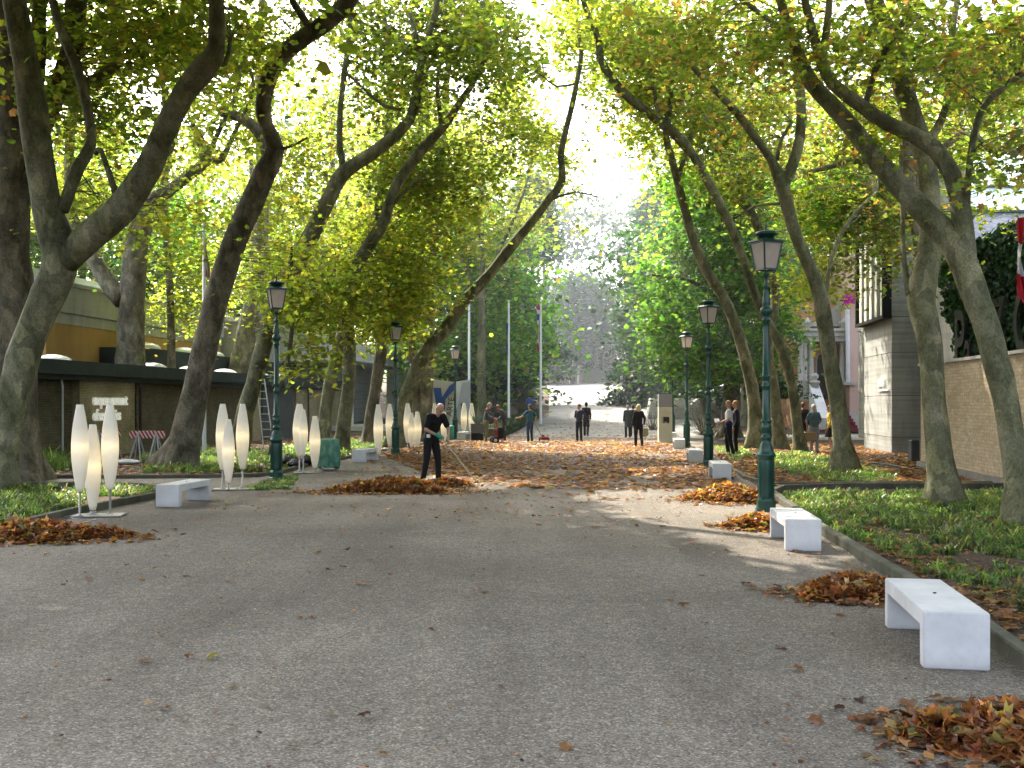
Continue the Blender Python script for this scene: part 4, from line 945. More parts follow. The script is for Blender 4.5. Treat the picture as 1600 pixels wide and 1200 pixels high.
# ------------------------------------------------------------------ benches
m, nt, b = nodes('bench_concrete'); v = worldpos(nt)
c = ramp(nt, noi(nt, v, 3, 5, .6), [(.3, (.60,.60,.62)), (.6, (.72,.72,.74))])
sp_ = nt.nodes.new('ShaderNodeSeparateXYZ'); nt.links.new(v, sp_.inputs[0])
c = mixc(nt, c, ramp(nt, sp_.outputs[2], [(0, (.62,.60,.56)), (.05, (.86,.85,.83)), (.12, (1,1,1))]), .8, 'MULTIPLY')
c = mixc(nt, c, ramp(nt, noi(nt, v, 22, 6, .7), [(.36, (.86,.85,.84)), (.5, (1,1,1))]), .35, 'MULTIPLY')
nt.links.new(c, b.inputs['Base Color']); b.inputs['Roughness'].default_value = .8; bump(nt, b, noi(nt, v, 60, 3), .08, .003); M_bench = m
def make_bench():
    root = empty('bench', 'tmp', 'bench')
    import bmesh
    L, W, H, T = 1.24, .40, .365, .105
    pr = [(-L/2, 0), (-L/2, H), (L/2, H), (L/2, 0), (L/2-T, 0), (L/2-T, H-T), (-L/2+T, H-T), (-L/2+T, 0)]
    bm = bmesh.new(); vv = [[bm.verts.new((x, y, z)) for y, z in pr] for x in (-W/2, W/2)]
    bm.faces.new(vv[0]); bm.faces.new(list(reversed(vv[1])))
    for k in range(8): bm.faces.new([vv[0][k], vv[1][k], vv[1][(k+1) % 8], vv[0][(k+1) % 8]])
    bmesh.ops.recalc_face_normals(bm, faces=bm.faces[:])
    bmesh.ops.bevel(bm, geom=[e for e in bm.edges if len(e.link_faces) == 2 and e.calc_face_angle() > .5], offset=.007, segments=2, affect='EDGES')
    me = bpy.data.meshes.new('body'); bm.to_mesh(me); bm.free(); me.materials.append(M_bench); link('body', me, root)
    m2 = MB(); m2.lathe([(.012, 0), (.012, .006), (.004, .007)], 10, (0.02, .03, H)); m2.build('bolt_cap', M_black, root)
    return root
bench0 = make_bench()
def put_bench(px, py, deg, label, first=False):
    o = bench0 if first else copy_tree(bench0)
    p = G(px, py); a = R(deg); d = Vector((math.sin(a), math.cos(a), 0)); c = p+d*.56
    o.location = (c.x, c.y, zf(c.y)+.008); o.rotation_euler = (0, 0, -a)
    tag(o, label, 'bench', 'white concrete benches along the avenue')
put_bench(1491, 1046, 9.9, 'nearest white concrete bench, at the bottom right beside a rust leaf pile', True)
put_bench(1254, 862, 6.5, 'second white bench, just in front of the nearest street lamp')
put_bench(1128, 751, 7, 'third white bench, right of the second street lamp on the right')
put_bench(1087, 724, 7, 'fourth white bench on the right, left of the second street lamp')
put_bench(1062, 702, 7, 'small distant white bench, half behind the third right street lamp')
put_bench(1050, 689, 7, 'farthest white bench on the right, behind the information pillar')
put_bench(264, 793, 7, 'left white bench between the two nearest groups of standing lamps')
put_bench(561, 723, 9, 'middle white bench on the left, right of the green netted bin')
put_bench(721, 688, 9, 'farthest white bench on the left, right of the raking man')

# ------------------------------------------------------------------ street lamps
m, nt, b = nodes('frosted_glass'); b.inputs['Base Color'].default_value = (.78, .70, .66, 1); b.inputs['Roughness'].default_value = .35
b.inputs['Transmission Weight'].default_value = .0; b.inputs['Subsurface Weight'].default_value = .0
out = nt.nodes['Material Output']; tr = nt.nodes.new('ShaderNodeBsdfTranslucent'); tr.inputs[0].default_value = (.85, .76, .70, 1)
mx = nt.nodes.new('ShaderNodeMixShader'); mx.inputs[0].default_value = .55; nt.links.new(b.outputs[0], mx.inputs[1]); nt.links.new(tr.outputs[0], mx.inputs[2]); nt.links.new(mx.outputs[0], out.inputs[0])
c = ramp(nt, noi(nt, coord(nt), 6, 4), [(.3, (.66,.58,.54)), (.7, (.84,.78,.74))]); nt.links.new(c, b.inputs['Base Color'])
M_frost = m
def make_lamp():
    root = empty('street_lamp', 'tmp', 'street lamp')
    mb = MB(); o8 = R(22.5)
    mb.lathe([(.165, 0), (.165, .05), (.150, .07), (.150, .17), (.138, .20), (.125, .22)], 8, rot=o8, smooth=False)
    mb.lathe([(.118, .20), (.124, .24), (.118, .30), (.124, .45), (.126, .70), (.122, .80), (.116, .84), (.14, .86), (.145, .885), (.14, .91), (.122, .93), (.118, .96), (.10, 1.02), (.082, 1.07), (.070, 1.10), (.072, 1.13),
              (.088, 1.15), (.088, 1.17), (.066, 1.19), (.062, 1.24), (.078, 1.28), (.082, 1.33), (.070, 1.37), (.060, 1.39), (.084, 1.41), (.084, 1.43), (.060, 1.45), (.060, 1.9), (.057, 1.94), (.070, 1.95), (.070, 1.985), (.057, 2.0), (.056, 2.1), (.066, 2.11), (.066, 2.13), (.055, 2.14),
              (.050, 2.9), (.050, 2.98), (.066, 2.99), (.066, 3.02), (.054, 3.03), (.060, 3.08), (.090, 3.11), (.098, 3.15), (.090, 3.19), (.062, 3.21), (.062, 3.24), (.070, 3.27), (.055, 3.36), (.036, 3.46), (.030, 3.50), (.045, 3.52), (.045, 3.54), (.028, 3.56), (.026, 3.66), (.04, 3.69), (.05, 3.72), (.05, 3.74)], 20)
    # flutes on the barrel
    for i in range(8):
        a = 2*math.pi*i/8+o8; mb.box((.123*math.cos(a), .123*math.sin(a), .53), (.012, .02, .5), rz=a)
    mb.build('post', M_green, root)
    zb, zt = 3.80, 4.22; rb, rt = .115, .175; rz = R(45+24)
    fr = MB(); co = lambda r, z, k: Vector((r*1.414*math.cos(rz+k*math.pi/2), r*1.414*math.sin(rz+k*math.pi/2), z))
    for k in range(4):
        fr.bar(co(rb, zb, k), co(rt, zt, k), .022)
        fr.bar(co(rb, zb, k), co(rb, zb, k+1), .026); fr.bar(co(rt, zt, k), co(rt, zt, k+1), .03)
        # curved yoke arms under the lantern
        fr.tube([Vector((0, 0, 3.70)), co(.05, 3.69, k), co(.085, 3.72, k), co(rb*.95, zb, k)], .009, 6)
    fr.build('lantern_frame', M_green, root)
    for k in range(4):
        g = MB(); q = .93
        p = [co(rb*q, zb+.012, k), co(rb*q, zb+.012, k+1), co(rt*q, zt-.012, k+1), co(rt*q, zt-.012, k)]
        g.add(p, [(0, 1, 2, 3)]); g.build('pane', M_frost, root)
    cp = MB()
    cp.lathe([(.300, 4.225), (.305, 4.235), (.255, 4.262), (.16, 4.285), (.135, 4.29)], 4, rot=rz, smooth=False)
    cp.lathe([(.12, 4.285), (.12, 4.325), (.16, 4.335), (.178, 4.355), (.165, 4.385), (.12, 4.405), (.05, 4.415), (.02, 4.42)], 16)
    cp.build('cap', M_green, root)
    fn = MB(); fn.lathe([(.02, 4.415), (.028, 4.43), (.012, 4.45), (.014, 4.48), (.022, 4.495), (.010, 4.52), (.003, 4.57)], 10); fn.build('finial', M_green, root)
    return root
lamp0 = make_lamp()
for i, (px, py, lab) in enumerate([(1197, 799, 'nearest dark green cast iron street lamp, right of the avenue before the second bench'), (1107, 731, 'second street lamp on the right, beside the third bench'),
        (1073, 700, 'third street lamp on the right, its lantern catching the sun'), (1051, 678, 'farthest right street lamp, dark behind the information pillar'),
        (432, 750, 'nearest dark green street lamp on the left, beside the rubbish bags'), (618, 710, 'second left street lamp, between two pairs of standing lamps'), (711, 686, 'farthest left street lamp, behind the raking man')]):
    o = lamp0 if i == 0 else copy_tree(lamp0); p = G(px, py); o.location = (p.x, p.y, p.z); o.rotation_euler = (0, 0, R([0, 3, -4, 5, 2, -3, 4][i]))
    tag(o, lab, 'street lamp', 'green cast iron street lamps')

# ------------------------------------------------------------------ standing lamps (lit spindle shades on metal plates)
m, nt, b = nodes('lit_paper_shade'); gen = coord(nt, 'Generated'); sp_ = nt.nodes.new('ShaderNodeSeparateXYZ'); nt.links.new(gen, sp_.inputs[0])
b.inputs['Base Color'].default_value = (.74, .70, .60, 1); b.inputs['Roughness'].default_value = .7
glow = ramp(nt, sp_.outputs[2], [(.0, (.15,.135,.10)), (.22, (.24,.20,.13)), (.40, (.50,.39,.22)), (.52, (.98,.76,.40)), (.60, (.52,.40,.23)), (.74, (.20,.175,.13)), (1.0, (.12,.11,.09))])
nt.links.new(glow, b.inputs['Emission Color']); b.inputs['Emission Strength'].default_value = .85
M_shade = m
def lamp_group(label, plate, shades):
    """plate (px, py, w, d, deg); shades (px, base_py, top_py, bottom_py, width px)"""
    p0 = G(plate[0], plate[1]); root = empty('standing_lamp_group', label, 'standing lamp', (p0.x, p0.y, p0.z), 0, 'lit spindle-shaped standing lamps')
    mb = MB(); mb.box((0, 0, .022), (plate[2], plate[3], .022), rz=R(plate[4]), bev=.006); mb.build('base_plate', M_steel, root)
    for px, bp, tp, bt, w_ in shades:
        p = G(px, bp); s_ = F/p.y; x, y = p.x-p0.x, p.y-p0.y
        zt = (HOR-tp)/s_+EYE-p0.z; zb = (HOR-bt)/s_+EYE-p0.z
        pl = MB(); pl.lathe([(.05, .03), (.05, .045), (.016, .055), (.016, zb+.06)], 10, (x, y, 0)); pl.build('pole', M_steel, root)
        r = w_*.5/s_; H = zt-zb
        prof = [(r*(.38+.62*math.sin(math.pi*t)**.95), zb+H*t) for t in [i/18 for i in range(19)]]
        prof = [(q*(1 if t > .02 else .95), z) for (q, z), t in zip(prof, [i/18 for i in range(19)])]
        sh = MB(); sh.lathe(prof, 20, (x, y, 0)); sh.build('lamp_shade', M_shade, root)
lamp_group('nearest group of three lit spindle lamps, by the leaf pile at the left', (142, 808, .95, .42, 8), [(125, 810, 632, 768, 26), (145, 805, 663, 797, 25), (172, 806, 632, 765, 26)])
lamp_group('three lit lamps between the left bench and the nearest left street lamp', (366, 766, .80, .36, 8), [(348, 766, 631, 734, 21), (357, 768, 655, 755, 19), (379, 764, 631, 733, 20)])
lamp_group('group of lit lamps left of the green netted bin, one lower than the rest', (481, 740, .66, .36, 8), [(468, 738, 631, 713, 21), (474, 741, 640, 712, 14), (492, 739, 650, 731, 17)])
lamp_group('pair of lit lamps left of the second left street lamp', (600, 713, .62, .36, 8), [(591, 714, 632, 710, 15), (609, 708, 631, 698, 13)])
lamp_group('lit lamps between the second left street lamp and the raking man', (645, 703, .6, .36, 8), [(637, 703, 630, 692, 13), (643, 704, 645, 699, 11), (652, 702, 643, 698, 13)])
lamp_group('lit lamps mostly hidden behind the raking man', (685, 698, .5, .36, 8), [(679, 698, 630, 688, 10), (694, 697, 643, 690, 11)])
lamp_group('farthest pair of lit lamps, right of the farthest left street lamp', (731, 685, .5, .36, 8), [(725, 685, 630, 677, 10), (737, 686, 630, 680, 10)])

# ------------------------------------------------------------------ small things on the left
# netted bin
m, nt, b = nodes('green_netting'); v = worldpos(nt)
c = ramp(nt, noi(nt, v, 7, 4), [(.3, (.04,.17,.12)), (.5, (.09,.27,.20)), (.7, (.20,.36,.30))]); nt.links.new(c, b.inputs['Base Color']); b.inputs['Roughness'].default_value = .6; bump(nt, b, noi(nt, v, 60, 3), .5, .01)
M_net = m
p = G(515, 736); root = empty('netted_bin', 'green net draped over a waste bin beside the left kerb', 'bin', p)
mb = MB(); n = 44; rings = []
for k, (r, z) in enumerate([(.215, .10), (.22, .2), (.225, .45), (.22, .70), (.215, .79), (.17, .81), (.0, .82)]):
    for j in range(n):
        a = 2*math.pi*j/n; fo = .030*math.sin(a*9+.5*math.sin(k))+.018*math.sin(a*17+2); q = max(.001, r+(fo*(1-k/7) if r > .2 else 0)); sq = 1/max(abs(math.cos(a)), abs(math.sin(a)))**.75
        rings.append((q*sq*math.cos(a)*1.05, q*sq*math.sin(a)*.9, z+(.05*math.sin(a*5) if k == 0 else 0)))
mb.add(rings, [(i*n+j, i*n+(j+1) % n, (i+1)*n+(j+1) % n, (i+1)*n+j) for i in range(6) for j in range(n)], 0, True); mb.build('net_cover', M_net, root)
fr = MB()
for a in range(4):
    x, y = .2*math.cos(a*1.57+.78), .17*math.sin(a*1.57+.78); fr.tube([(x, y, 0), (x, y, .78)], .012, 6)
fr.lathe([(.2, .04), (.21, .06), (.21, .09), (.19, .09)], 20); fr.build('bin_frame', M_steel, root)
# rubbish bags
m, nt, b = nodes('black_bag'); b.inputs['Base Color'].default_value = (.012, .012, .015, 1); b.inputs['Roughness'].default_value = .22; bump(nt, b, noi(nt, coord(nt), 14, 5, .6, 1.0), .9, .05); M_bag = m
m, nt, b = nodes('white_sack'); b.inputs['Base Color'].default_value = (.62, .62, .66, 1); b.inputs['Roughness'].default_value = .5; bump(nt, b, noi(nt, coord(nt), 12, 5, .6, 1.0), .8, .05); M_sack = m
def sack(px, py, r, h, lab, mat, name='rubbish_bag', cat='rubbish bag', grp='black rubbish bags', flat=1.0):
    p = G(px, py); mb = MB(); vs = []; n = 26; K = 14
    for i in range(K+1):
        t = i/K; q = math.sin(math.pi*min(1, t*1.02+.03))**.55; z = h*t
        if t > .86: q = .16+.25*(1-t)
        for j in range(n):
            a = 2*math.pi*j/n; d_ = Vector((math.cos(a), math.sin(a)*flat, 0)); nn = mnoise.noise(Vector((d_.x*2+px, d_.y*2, z*7)))*.22+.05*math.sin(a*9+t*8)
            vs.append(d_*r*q*(1+nn)+Vector((0, 0, z*(1+.1*nn))))
    fs = [(i*n+j, i*n+(j+1) % n, (i+1)*n+(j+1) % n, (i+1)*n+j) for i in range(K) for j in range(n)]+[tuple(reversed(range(n))), tuple(K*n+j for j in range(n))]
    mb.add(vs, fs, 0, True); o = mb.build(name, mat, None, (p.x, p.y, p.z)); tag(o, lab, cat, grp)
sack(449, 729, .21, .34, 'black rubbish bag just right of the nearest left street lamp', M_bag)
sack(462, 733, .20, .30, 'black rubbish bag in the middle of the three by the left kerb', M_bag)
sack(478, 729, .19, .33, 'black rubbish bag nearest the green netted bin', M_bag)
sack(198, 727, .34, .18, 'white sack lying on the ground under the striped barrier', M_sack, 'sack', 'sack', None, .6)
# barriers
m, nt, b = nodes('red_white_stripes'); sp_ = nt.nodes.new('ShaderNodeSeparateXYZ'); nt.links.new(coord(nt), sp_.inputs[0])
a_ = nt.nodes.new('ShaderNodeMath'); a_.operation = 'MULTIPLY_ADD'; a_.inputs[1].default_value = 9.0
ad = nt.nodes.new('ShaderNodeMath'); ad.operation = 'ADD'; mz = nt.nodes.new('ShaderNodeMath'); mz.operation = 'MULTIPLY'; mz.inputs[1].default_value = .6
nt.links.new(sp_.outputs[2], mz.inputs[0]); nt.links.new(sp_.outputs[0], ad.inputs[0]); nt.links.new(mz.outputs[0], ad.inputs[1]); nt.links.new(ad.outputs[0], a_.inputs[0]); a_.inputs[2].default_value = 50
fr_ = nt.nodes.new('ShaderNodeMath'); fr_.operation = 'FRACT'; nt.links.new(a_.outputs[0], fr_.inputs[0])
rc = ramp(nt, fr_.outputs[0], [(.0, (.55,.02,.03)), (.52, (.55,.02,.03)), (.55, (.75,.72,.70)), (1, (.75,.72,.70))]); nt.links.new(rc, b.inputs['Base Color']); M_stripe = m
def barrier(px, py, wd, lab, rz):
    p = G(px, py); root = empty('barrier', lab, 'barrier', p, rz, 'red and white striped barriers')
    mb = MB(); mb.box((0, 0, .78), (wd, .03, .22), bev=.006); mb.build('board', M_stripe, root)
    for s_ in (-1, 1):
        lg = MB(); x = s_*wd*.27
        lg.bar((x-.02*s_, 0, .86), (x-.17, -.22, 0), .035); lg.bar((x-.02*s_, 0, .86), (x+.17, -.22, 0), .035)
        lg.bar((x-.02*s_, 0, .86), (x-.17, .22, 0), .035); lg.bar((x-.02*s_, 0, .86), (x+.17, .22, 0), .035); lg.build('leg', M_steelw, root)
M_steelw = mat_plain('galvanised', (.55,.55,.58), .45, .1, .4, .3)
barrier(230, 721, 1.05, 'striped barrier on A-shaped legs left of the dark leaning trunk', 0)
barrier(166, 718, .85, 'striped barrier partly behind the nearest standing lamps', .1)
# ladder leaning on the pavilion
p = G(415, 702); root = empty('ladder', 'aluminium ladder leaning on the low brick pavilion', 'ladder', p, 0)
for s_ in (-1, 1):
    mb = MB(); mb.bar((s_*.19+.12, 0, 0), (s_*.15-.32, .5, 2.6), .035, .07); mb.build('side_rail', M_steelw, root)
for k in range(9):
    t = (k+.6)/9.2; mb = MB(); c_ = Vector((.12, 0, 0)).lerp(Vector((-.32, .5, 2.6)), t); hw = .19-.04*t
    mb.bar(c_+Vector((-hw, 0, 0)), c_+Vector((hw, 0, 0)), .03); mb.build('rung', M_steelw, root)
# planter with agave
p = G(746, 689); root = empty('planter', 'dark square planter holding a spiky agave, near the farthest lamps', 'planter', p, 0)
mb = MB(); mb.box((0, 0, .18), (.56, .5, .36), bev=.01); mb.build('lower_box', M_black, root)
mb = MB(); mb.box((0, 0, .56), (.58, .52, .40), bev=.01); mb.box((0, 0, .765), (.62, .56, .03)); mb.build('pot', mat_plain('grey_pot', (.16,.16,.16), .8), root)
mb = MB()
for k in range(22):
    a = k*2.4; l = .35+.25*rnd.random(); e = .25+.9*(k/22); x0, y0 = .06*math.cos(a), .06*math.sin(a)
    pts = [Vector((x0, y0, .76)), Vector((x0+l*.45*math.cos(a)*math.sin(e), y0+l*.45*math.sin(a)*math.sin(e), .76+l*.6*math.cos(e*.7))), Vector((l*math.cos(a)*math.sin(e), l*math.sin(a)*math.sin(e), .76+l*math.cos(e*.8)*1.1))]
    mb.tube(pts, [.03, .028, .003], 5)
mb.build('agave', mat_plain('agave_leaf', (.16,.24,.20), .5), root)
p = G(704, 687); root = empty('litter_bin', 'small pale green litter bin left of the farthest left street lamp', 'bin', p)
mb = MB(); mb.lathe([(.14, .02), (.17, .1), (.17, .55), (.15, .58)], 18); mb.build('drum', mat_plain('pale_green', (.09,.36,.28), .5), root)
mb = MB(); mb.lathe([(.18, .58), (.18, .62), (.1, .67), (.02, .68)], 18); mb.build('lid', mat_plain('pale_green', (.09,.36,.28), .5), root)
# cable by the nearest lamps
pp = [G(*q) for q in ((150, 800), (120, 812), (104, 809), (90, 816), (110, 822), (150, 813))]
mb = MB(); mb.tube([q+Vector((0, 0, .012)) for q in [a for a, r in smooth_path([(x, 0) for x in pp], .1)]], .008, 6); tag(mb.build('cable', M_steelw), 'pale cable curling beside the nearest lamp plate', 'cable')

# ------------------------------------------------------------------ information pillar
def text_mesh(s, size, ext=.004, bold=.0, sx=1.0, sp=1.0):
    cu = bpy.data.curves.new('lettering', 'FONT'); cu.body = s; cu.size = size; cu.extrude = ext; cu.offset = bold; cu.space_character = sp
    o = bpy.data.objects.new('lettering', cu); COL.objects.link(o); bpy.context.view_layer.update()
    me = bpy.data.meshes.new_from_object(o.evaluated_get(bpy.context.evaluated_depsgraph_get())); bpy.data.objects.remove(o); bpy.data.curves.remove(cu)
    for v in me.vertices: v.co.x *= sx
    return me
def put_text(s, size, loc, M, mat, parent=None, name='lettering', **kw):
    """M: 3x3 columns = text right, text up, text normal"""
    me = text_mesh(s, size, **kw); me.transform(Matrix.Translation(Vector(loc)) @ M.to_4x4()); me.materials.clear(); me.materials.append(mat)
    return link(name, me, parent)
FRONT = Matrix(((1, 0, 0), (0, 0, -1), (0, 1, 0)))
p = G(1039, 692); root = empty('information_pillar', 'pale rectangular information pillar with grey top and black square, right of the leaf carpet', 'pillar', p, R(-2))
mp_ = mat_plain('pillar_cream', (.62,.60,.50), .5, .04); mg = mat_plain('pillar_grey', (.30,.31,.34), .45, .05)
mb = MB(); mb.box((0, 0, .78), (.58, .42, 1.50), bev=.01); mb.build('shaft', mp_, root)
mb = MB(); mb.box((0, 0, 1.80), (.58, .42, .53), bev=.01); mb.box((0, 0, 2.075), (.56, .40, .02)); mb.build('top', mg, root)
mb = MB(); mb.box((0, 0, .015), (.85, .7, .03), bev=.008); mb.build('base_plate', M_white, root)
mb = MB(); mb.box((.03, -.213, .98), (.26, .006, .27)); mb.build('notice_panel', M_black, root)
gold = mat_plain('gold_print', (.45,.40,.20), .5)
put_text('PADIGLIONI', .075, (-.19, -.213, 1.27), FRONT, gold, root, ext=.001); put_text('*', .2, (-.04, -.213, 1.28), FRONT, gold, root, ext=.001)
mb = MB()
for k in range(7): mb.box((-.145, -.213, .86+k*.04), (.035, .004, .02))
for k in range(3): mb.box((-.0+.01*k, -.2185, .90-k*.022), (.15-.03*k, .004, .008), mi=1)
mb.build('print', [M_black, M_white], root)

# ------------------------------------------------------------------ flagpoles
M_pole = mat_plain('white_pole', (.72,.74,.80), .4, .05)
def cloth(name, root, x, z0, z1, w_, bands, mats_, seed=0):
    """a limp hanging flag: pleated strip from z1 down to z0"""
    mb = MB(); nx, nz = 10, 22; vs = []
    for i in range(nz+1):
        t = i/nz; z = z1+(z0-z1)*t
        for j in range(nx+1):
            s_ = j/nx; vs.append((x+w_*(s_*(.6+.4*math.sin(t*2.6+seed)))+.02*math.sin(t*9+seed+s_*4), .06*math.sin(s_*11+t*3+seed)*(s_+.15), z-.10*s_*t))
    for i in range(nz):
        for j in range(nx):
            a = i*(nx+1)+j; mb.add([vs[a], vs[a+1], vs[a+nx+2], vs[a+nx+1]], [(0, 1, 2, 3)], bands((i+.5)/nz, (j+.5)/nx), False)
    o = mb.build(name, mats_, root); return o
fr_ = mat_plain('flag_red', (.50,.025,.04), .8); fw_ = mat_plain('flag_white', (.72,.72,.76), .8); fb_ = mat_plain('flag_blue', (.03,.07,.30), .8)
def flagpole(px, py, top, label, d=None, r=.055, flag=None, grp='white flagpoles'):
    p = G(px, py) if d is None else Vector(((px-800)/F*d, d, zf(d))); s_ = F/p.y; zt = (HOR-top)/s_+EYE-p.z
    root = empty('flagpole', label, 'flagpole', p, 0, grp)
    mb = MB(); mb.lathe([(r*1.5, 0), (r*1.5, .12), (r, .15), (r*.7, zt-.06)], 12); mb.build('pole', M_pole, root)
    mb = MB(); mb.ball((0, 0, zt-.02), .06); mb.build('finial', M_pole, root)
    if flag:
        x, ytop, ybot, w_, bands = flag; zz = lambda y: (HOR-y)/s_+EYE-p.z
        cloth('flag', root, x, zz(ybot), zz(ytop), w_, bands, [fr_, fw_, fb_], px)
cross = lambda t, s_: 0 if (t < .32 or t > .62 or s_ > .7) and not (.1 < t < .16) else (2 if .4 < t < .54 else 1)
flagpole(845, 657, 468, 'white flagpole with a limp red, white and blue flag beside the far path', d=60.5, r=.08, flag=(-.22, 478, 548, .42, lambda t, s_: [0, 1, 2, 2, 1, 0, 0, 0, 0, 1, 0, 0][int(t*12)] if s_ < .75 else 1))
flagpole(795, 648, 470, 'white flagpole carrying a blue flag between two other white poles', d=58.5, r=.075, flag=(-.14, 505, 553, .30, lambda t, s_: 2))
flagpole(733, 660, 472, 'white flagpole beside the striped poster and the agave planter', d=56, r=.08)
flagpole(1013, 628, 566, 'small white flagpole right of the far path, left of the information pillar', r=.09)
flagpole(319, 712, 345, 'tall white flagpole with a red and white flag before the low brick pavilion', r=.07, flag=(.02, 372, 432, .22, lambda t, s_: 0 if s_ < .3 or s_ > .72 else 1))
flagpole(1181, 655, 568, 'small flagpole with a blue, white and red flag seen between the right trunks', d=64, r=.05, flag=(.0, 572, 602, .46, lambda t, s_: 2 if s_ < .3 else (1 if s_ < .6 else 0)))
flagpole(1612, 845, 150, 'flagpole at the right edge with a long limp red and white flag', d=14.5, r=.05, flag=(-.20, 340, 465, .22, lambda t, s_: 0 if t < .3 or t > .66 else 1))

# bits on the right
p = G(1428, 722); root = empty('service_post', 'square grey metal post at the corner of the brick wall', 'post', p, 0)
mb = MB(); mb.box((0, 0, .32), (.24, .22, .64), bev=.02); mb.build('post_body', mat_plain('grey_metal', (.12,.13,.14), .5), root)
mb = MB(); mb.box((-.04, 0, .03), (.5, .4, .06), bev=.01); mb.build('foot', M_kerb, root)
pp = [G(*q) for q in ((1290, 716), (1340, 722), (1390, 728), (1425, 735), (1440, 744), (1430, 750))]
mb = MB(); mb.tube([q+Vector((0, 0, .03)) for q in [a for a, r in smooth_path([(x, 0) for x in pp], .25)]], .022, 8); tag(mb.build('garden_hose', mat_plain('hose_olive', (.07,.075,.05), .5)), 'dark garden hose curving over the leaves behind the burnt trunk', 'hose')
# ------------------------------------------------------------------ buildings
AVR = -TH   # rotation of avenue-aligned boxes
nrm = lambda: (AV(1, 0), AV(0, 1))
def avbox(mb, u0, u1, v0, v1, z0, z1, mi=0, bev=0.0):
    c = AV((u0+u1)/2, (v0+v1)/2, (z0+z1)/2); mb.box(c, (abs(u1-u0), abs(v1-v0), z1-z0), rz=AVR, mi=mi, bev=bev); return mb
def part(root, name, mat, fn, bev=0.0):
    mb = MB(); fn(mb); o = mb.build(name, mat, root); o.matrix_parent_inverse = Matrix.Identity(4)
    o.location = -root.location if root.location.length else (0, 0, 0); return o
def broot(name, label, cat='building', grp=None): return empty(name, label, cat, (0, 0, 0), 0, grp)
M_brickD = mat_brick('dark_roman_brick', (.16,.135,.085), (.23,.19,.12), (.10,.085,.06), (.03,.05,.015), .30, .05, .8, -TH)  # shade of the recessed wall put into a darker brick colour
M_brickL = mat_brick('tan_roman_brick', (.40,.32,.20), (.50,.40,.26), (.28,.24,.16), (.05,.08,.02), .30, .05, .8, -TH)  # same brick with a lit look put into the colour
M_brickR = mat_brick('red_tan_brick', (.44,.34,.23), (.55,.44,.31), (.37,.32,.25), (.10,.09,.04), .26, .075, .35, TH)
M_fascia = mat_plain('green_black_fascia', (.035,.050,.050), .5, .2)
M_conc = mat_concrete('board_concrete', (.28,.28,.26), (.44,.44,.41), .8, .6)
M_conc2 = mat_concrete('weathered_concrete', (.38,.38,.37), (.60,.60,.58), .3, .7)
M_yel = mat_concrete('ochre_plaster', (.50,.29,.09), (.62,.38,.14), .1, .3)
M_pipe = mat_plain('brown_pipe', (.06,.035,.035), .5)
M_dome = mat_plain('milky_dome', (.80,.80,.86), .25, .03, .6)
M_wplas = mat_concrete('white_plaster', (.60,.61,.65), (.74,.75,.80), .25, .3)
M_grey = mat_plain('grey_door', (.10,.11,.12), .5)

# low brick pavilion
b1 = broot('brick_pavilion', 'long low brick pavilion with dark flat roof edge and milky roof domes')
UW = -17.0
def f(mb): avbox(mb, UW-8, UW, 12, 22.6, -.2, 2.55); avbox(mb, UW-8, UW+.0, 22.6, 26.2, -.2, 2.5)
part(b1, 'wall', M_brickD, lambda mb: (avbox(mb, UW-8, UW-.25, 8, 57, -.2, 2.62)))
for a_, b_ in ((28.8, 32.2), (42.8, 43.8), (48.6, 57)): part(b1, 'wall_panel', M_brickL, lambda mb: avbox(mb, UW-.25, UW+.02, a_, b_, -.2, 2.5))
for a_, b_ in ((32.5, 34.5), (8, 20.5)): part(b1, 'wall_panel', M_brickD, lambda mb: avbox(mb, UW-.249, UW-.08, a_, b_, -.2, 2.45))
part(b1, 'door', M_grey, lambda mb: (avbox(mb, UW-.249, UW-.05, 44.2, 48.4, 0, 2.5)))
part(b1, 'roof', M_fascia, lambda mb: (avbox(mb, UW-8.2, UW+.35, 7.5, 57.6, 2.56, 2.98), avbox(mb, UW-8.0, UW+.18, 7.7, 57.4, 2.40, 2.57)))
for v in (28.0, 30.0, 36.6, 40.0, 43.5, 47.5, 50.5):
    q = AV(UW-1.6, v, 2.98)
    part(b1, 'roof_dome', M_dome, lambda mb: mb.ball(q, (.62, .62, .30), 18, 10))
for v in (27.7, 32.4, 50.2, 52.8):
    part(b1, 'downpipe', M_pipe if v != 27.7 else M_steelw, lambda mb: mb.tube([AV(UW-.2, v, 2.5), AV(UW+.08, v, 2.42), AV(UW+.12, v, 2.2), AV(UW+.12, v, .05)], .05 if v != 27.7 else .03, 8))
M_wtext = mat_plain('white_lettering', (.92,.92,.86), .5, .03)
# text on a wall facing +u: right = +v direction seen from the avenue -> text right = AV(0,1)
nt_ = M_wtext.node_tree.nodes['Principled BSDF']; nt_.inputs['Emission Color'].default_value = (1, 1, .9, 1); nt_.inputs['Emission Strength'].default_value = .3  # added glow keeps the pavilion lettering bright on its shaded wall
TX = AV(0, 1); NX = AV(1, 0); MT3 = Matrix((TX, Vector((0, 0, 1)), NX)).transposed()
put_text('empowerment', .52, AV(UW+.10, 29.4, 1.64), MT3, M_wtext, b1, sx=.78, sp=.86, bold=.004, ext=.03)
put_text('of aesthetics', .52, AV(UW+.10, 29.4, 1.15), MT3, M_wtext, b1, sx=.78, sp=.86, bold=.004, ext=.03)
